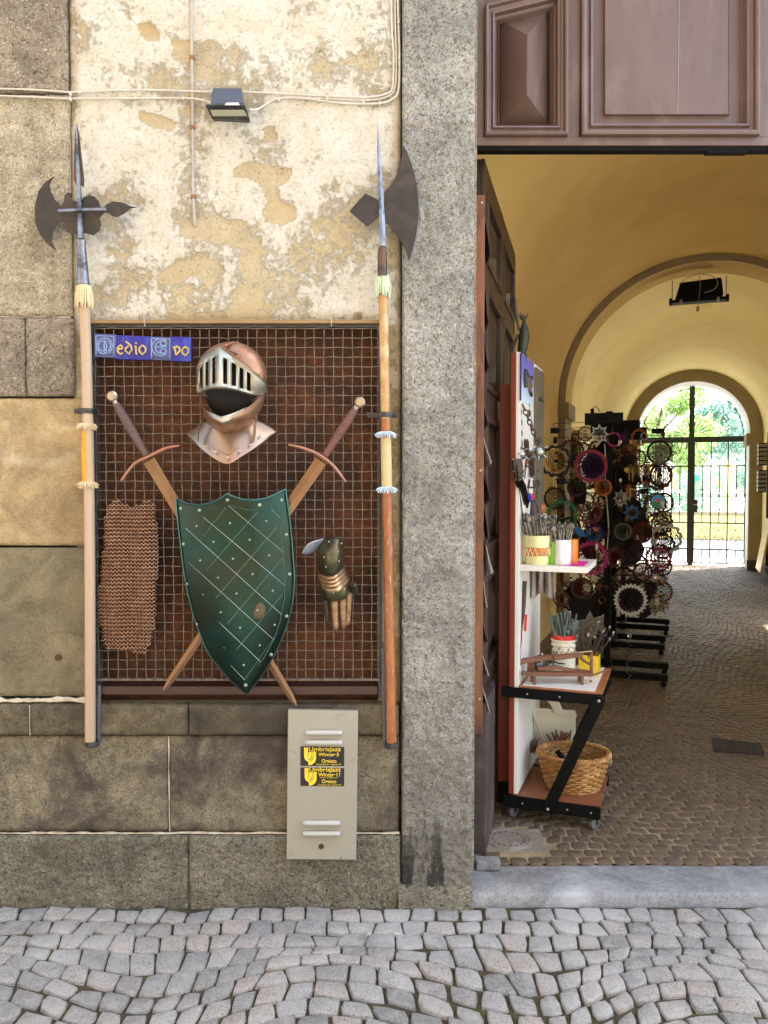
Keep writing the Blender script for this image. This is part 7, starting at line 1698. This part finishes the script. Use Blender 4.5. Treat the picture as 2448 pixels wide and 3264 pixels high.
# rear stands
for si, (px_, Yb, lab, word) in enumerate(((1955, 4.35, 'second black display stand behind the near one full of dark spinners', 'second'), (1985, 5.25, 'farthest black display stand by the first arch with dark spinners', 'farthest'))):
    bb = FP(px_, 2000, Yb); bb.z = FZ; stx, mx = stand(lab, bb, 2.0)
    MB().box((0, 0, 2.0), (.42, .22, .12), m=mx, bev=.004).build('head_box', M_BLK, stx)
    rown = ['top', 'second', 'third', 'fourth', 'fifth', 'sixth', 'seventh']; coln = ['far left', 'left', 'right', 'far right']
    kinds = ['toothed', 'scalloped', 'ringed', 'snowflake']; cs = ['dark red', 'brown', 'black', 'copper', 'dark green', 'purple', 'gold', 'crimson', 'brown', 'black', 'steel']
    for row in range(7):
        for c_ in range(4):
            kd = kinds[(row * 3 + c_ * 2 + si + row // 2) % 4]; c1 = cs[(row * 5 + c_ * 3 + si) % 11]; c2 = cs[(row * 2 + c_ * 7 + 4) % 11]; r = [.11, .125, .1][(row + c_) % 3]
            lp_ = mx @ Vector((-.38 + c_ * .25 + rs_.uniform(-.03, .03), rs_.uniform(-.25, .2), 1.78 - row * .225 + rs_.uniform(-.03, .03)))
            spinner(kd, r, c1, c2, lp_, rs_.uniform(-.6, .3), '%s %s spinner on the %s stand, %s row, %s' % (c1, kd, word, rown[row], coln[c_]))
            arm(stx, mx, lp_.z + r + .04, lp_ + Vector((0, 0, r)))
# low planter leaves at the right of the stand
t = thing('leafy_branch', 'small green leafy branch sticking out behind the right side of the near stand', 'branch', FP(2150, 1730, 3.4)); pb = FP(2150, 1730, 3.4); pb2 = Vector((pb.x, pb.y, FZ))
mb = MB(); mb.tube([pb + Vector((-.25, -.1, -.2)), pb + Vector((-.1, -.05, -.05)), pb + Vector((0, 0, -.05))], .006, 6); mb.build('stem', M_BARK, t)
for k in range(14):
    a = k * 2.4; d = Vector((math.cos(a), math.sin(a) * .6, rs_.uniform(-.1, .5))).normalized(); L = rs_.uniform(.06, .13); s = d.cross(Vector((0, 0, 1))).normalized() * .012; o_ = pb + Vector((0, 0, rs_.uniform(-.12, .06)))
    MBx = MB(); vv = [MBx.b.verts.new(q) for q in (o_, o_ + d * L * .5 + s, o_ + d * L + Vector((0, 0, -.03)), o_ + d * L * .5 - s)]; MBx.b.faces.new(vv); MBx.build('leaf', mat('fresh_green_leaf', (.08, .3, .04), rough=.5) if k == 0 else bpy.data.materials['fresh_green_leaf'], t, thick=.001)

tk = ['black', 'brown', 'dark red', 'copper', 'gold', 'silver', 'crimson', 'dark green', 'purple', 'orange']; num = ['one', 'two', 'three', 'four', 'five', 'six', 'seven', 'eight', 'nine', 'ten', 'eleven', 'twelve', 'thirteen', 'fourteen', 'fifteen', 'sixteen', 'seventeen']
for row in range(11):
    for c_ in range(7):
        if rs_.random() < .12: continue
        cc = tk[(row * 3 + c_ * 7 + row // 3) % 10]; kd = ['tag', 'bell', 'key fob', 'hoop'][(row + c_ * 3) % 4]
        p = m1 @ Vector((-.40 + c_ * .13 + rs_.uniform(-.03, .03), -.05 - rs_.uniform(0, .12), 1.84 - row * .125 + rs_.uniform(-.03, .03)))
        t = thing('trinket', '%s %s on the near stand, row %s from top, place %s from left' % (cc, kd, num[row], num[c_]), 'trinket', p, 0, 'trinkets on the near stand')
        if kd == 'tag': MB().box(p, (.03, .004, .05), rz=rs_.uniform(-.8, .8), bev=.001).build('tag', SMAT[cc], t)
        elif kd == 'bell': MB().lathe([(.001, .02), (.008, .016), (.012, 0), (.018, -.016), (.001, -.014)], c=p, n=10).build('bell', SMAT[cc], t, smooth=True)
        elif kd == 'key fob': MB().prism([p + Vector((.022 * math.cos(q * PI / 3.5 + row) * (1 if q % 2 else .6), 0, .024 * math.sin(q * PI / 3.5 + row))) for q in range(7)], (0, .004, 0)).build('fob', SMAT[cc], t)
        else: MB().tube([p + Vector((.024 * math.cos(q * PI / 8), .004 * math.sin(q), .026 * math.sin(q * PI / 8))) for q in range(17)], .0035, 5).build('hoop', SMAT[cc], t, smooth=True)
        MB().tube([p + Vector((0, 0, .016)), p + Vector((0, .01, .06))], .0009, 4).build('string', M_BLK, t)

for k in range(16):
    a, b_ = 560 + (k * 137) % 540, 420 + (k * 223) % 760; Y = Y1 - .3 + .03 * (k % 5); p = z6(a, b_, Y); cc = ['brown', 'copper', 'black', 'gold'][k % 4]
    t = thing('spiral_streamer', '%s spiral streamer on the near stand, %s in height and %s from the left' % (cc, num[sorted(range(16), key=lambda q: (q * 223) % 760).index(k)], num[sorted(range(16), key=lambda q: (q * 137) % 540).index(k)]), 'streamer', p, 0, 'spiral streamers on the near stand')
    L = .10 + .05 * (k % 3); mb = MB(); mb.tube([p + Vector((.013 * math.cos(q * .6), .013 * math.sin(q * .6), -L * q / 40)) for q in range(41)], .0028, 4, flat=(1, .4)); mb.build('ribbon', SMAT[cc], t)
    mb = MB(); end = p + Vector((0, 0, -L))
    mb.prism([end, end + Vector((.010, 0, -.02)), end + Vector((.004, 0, -.06)), end + Vector((-.006, 0, -.055)), end + Vector((-.009, 0, -.02))], (0, .0015, 0)); mb.build('feather', SMAT[['brown', 'crimson', 'silver'][k % 3]], t)
    MB().tube([p, p + Vector((0, .02, .07))], .0009, 4).build('string', M_BLK, t)
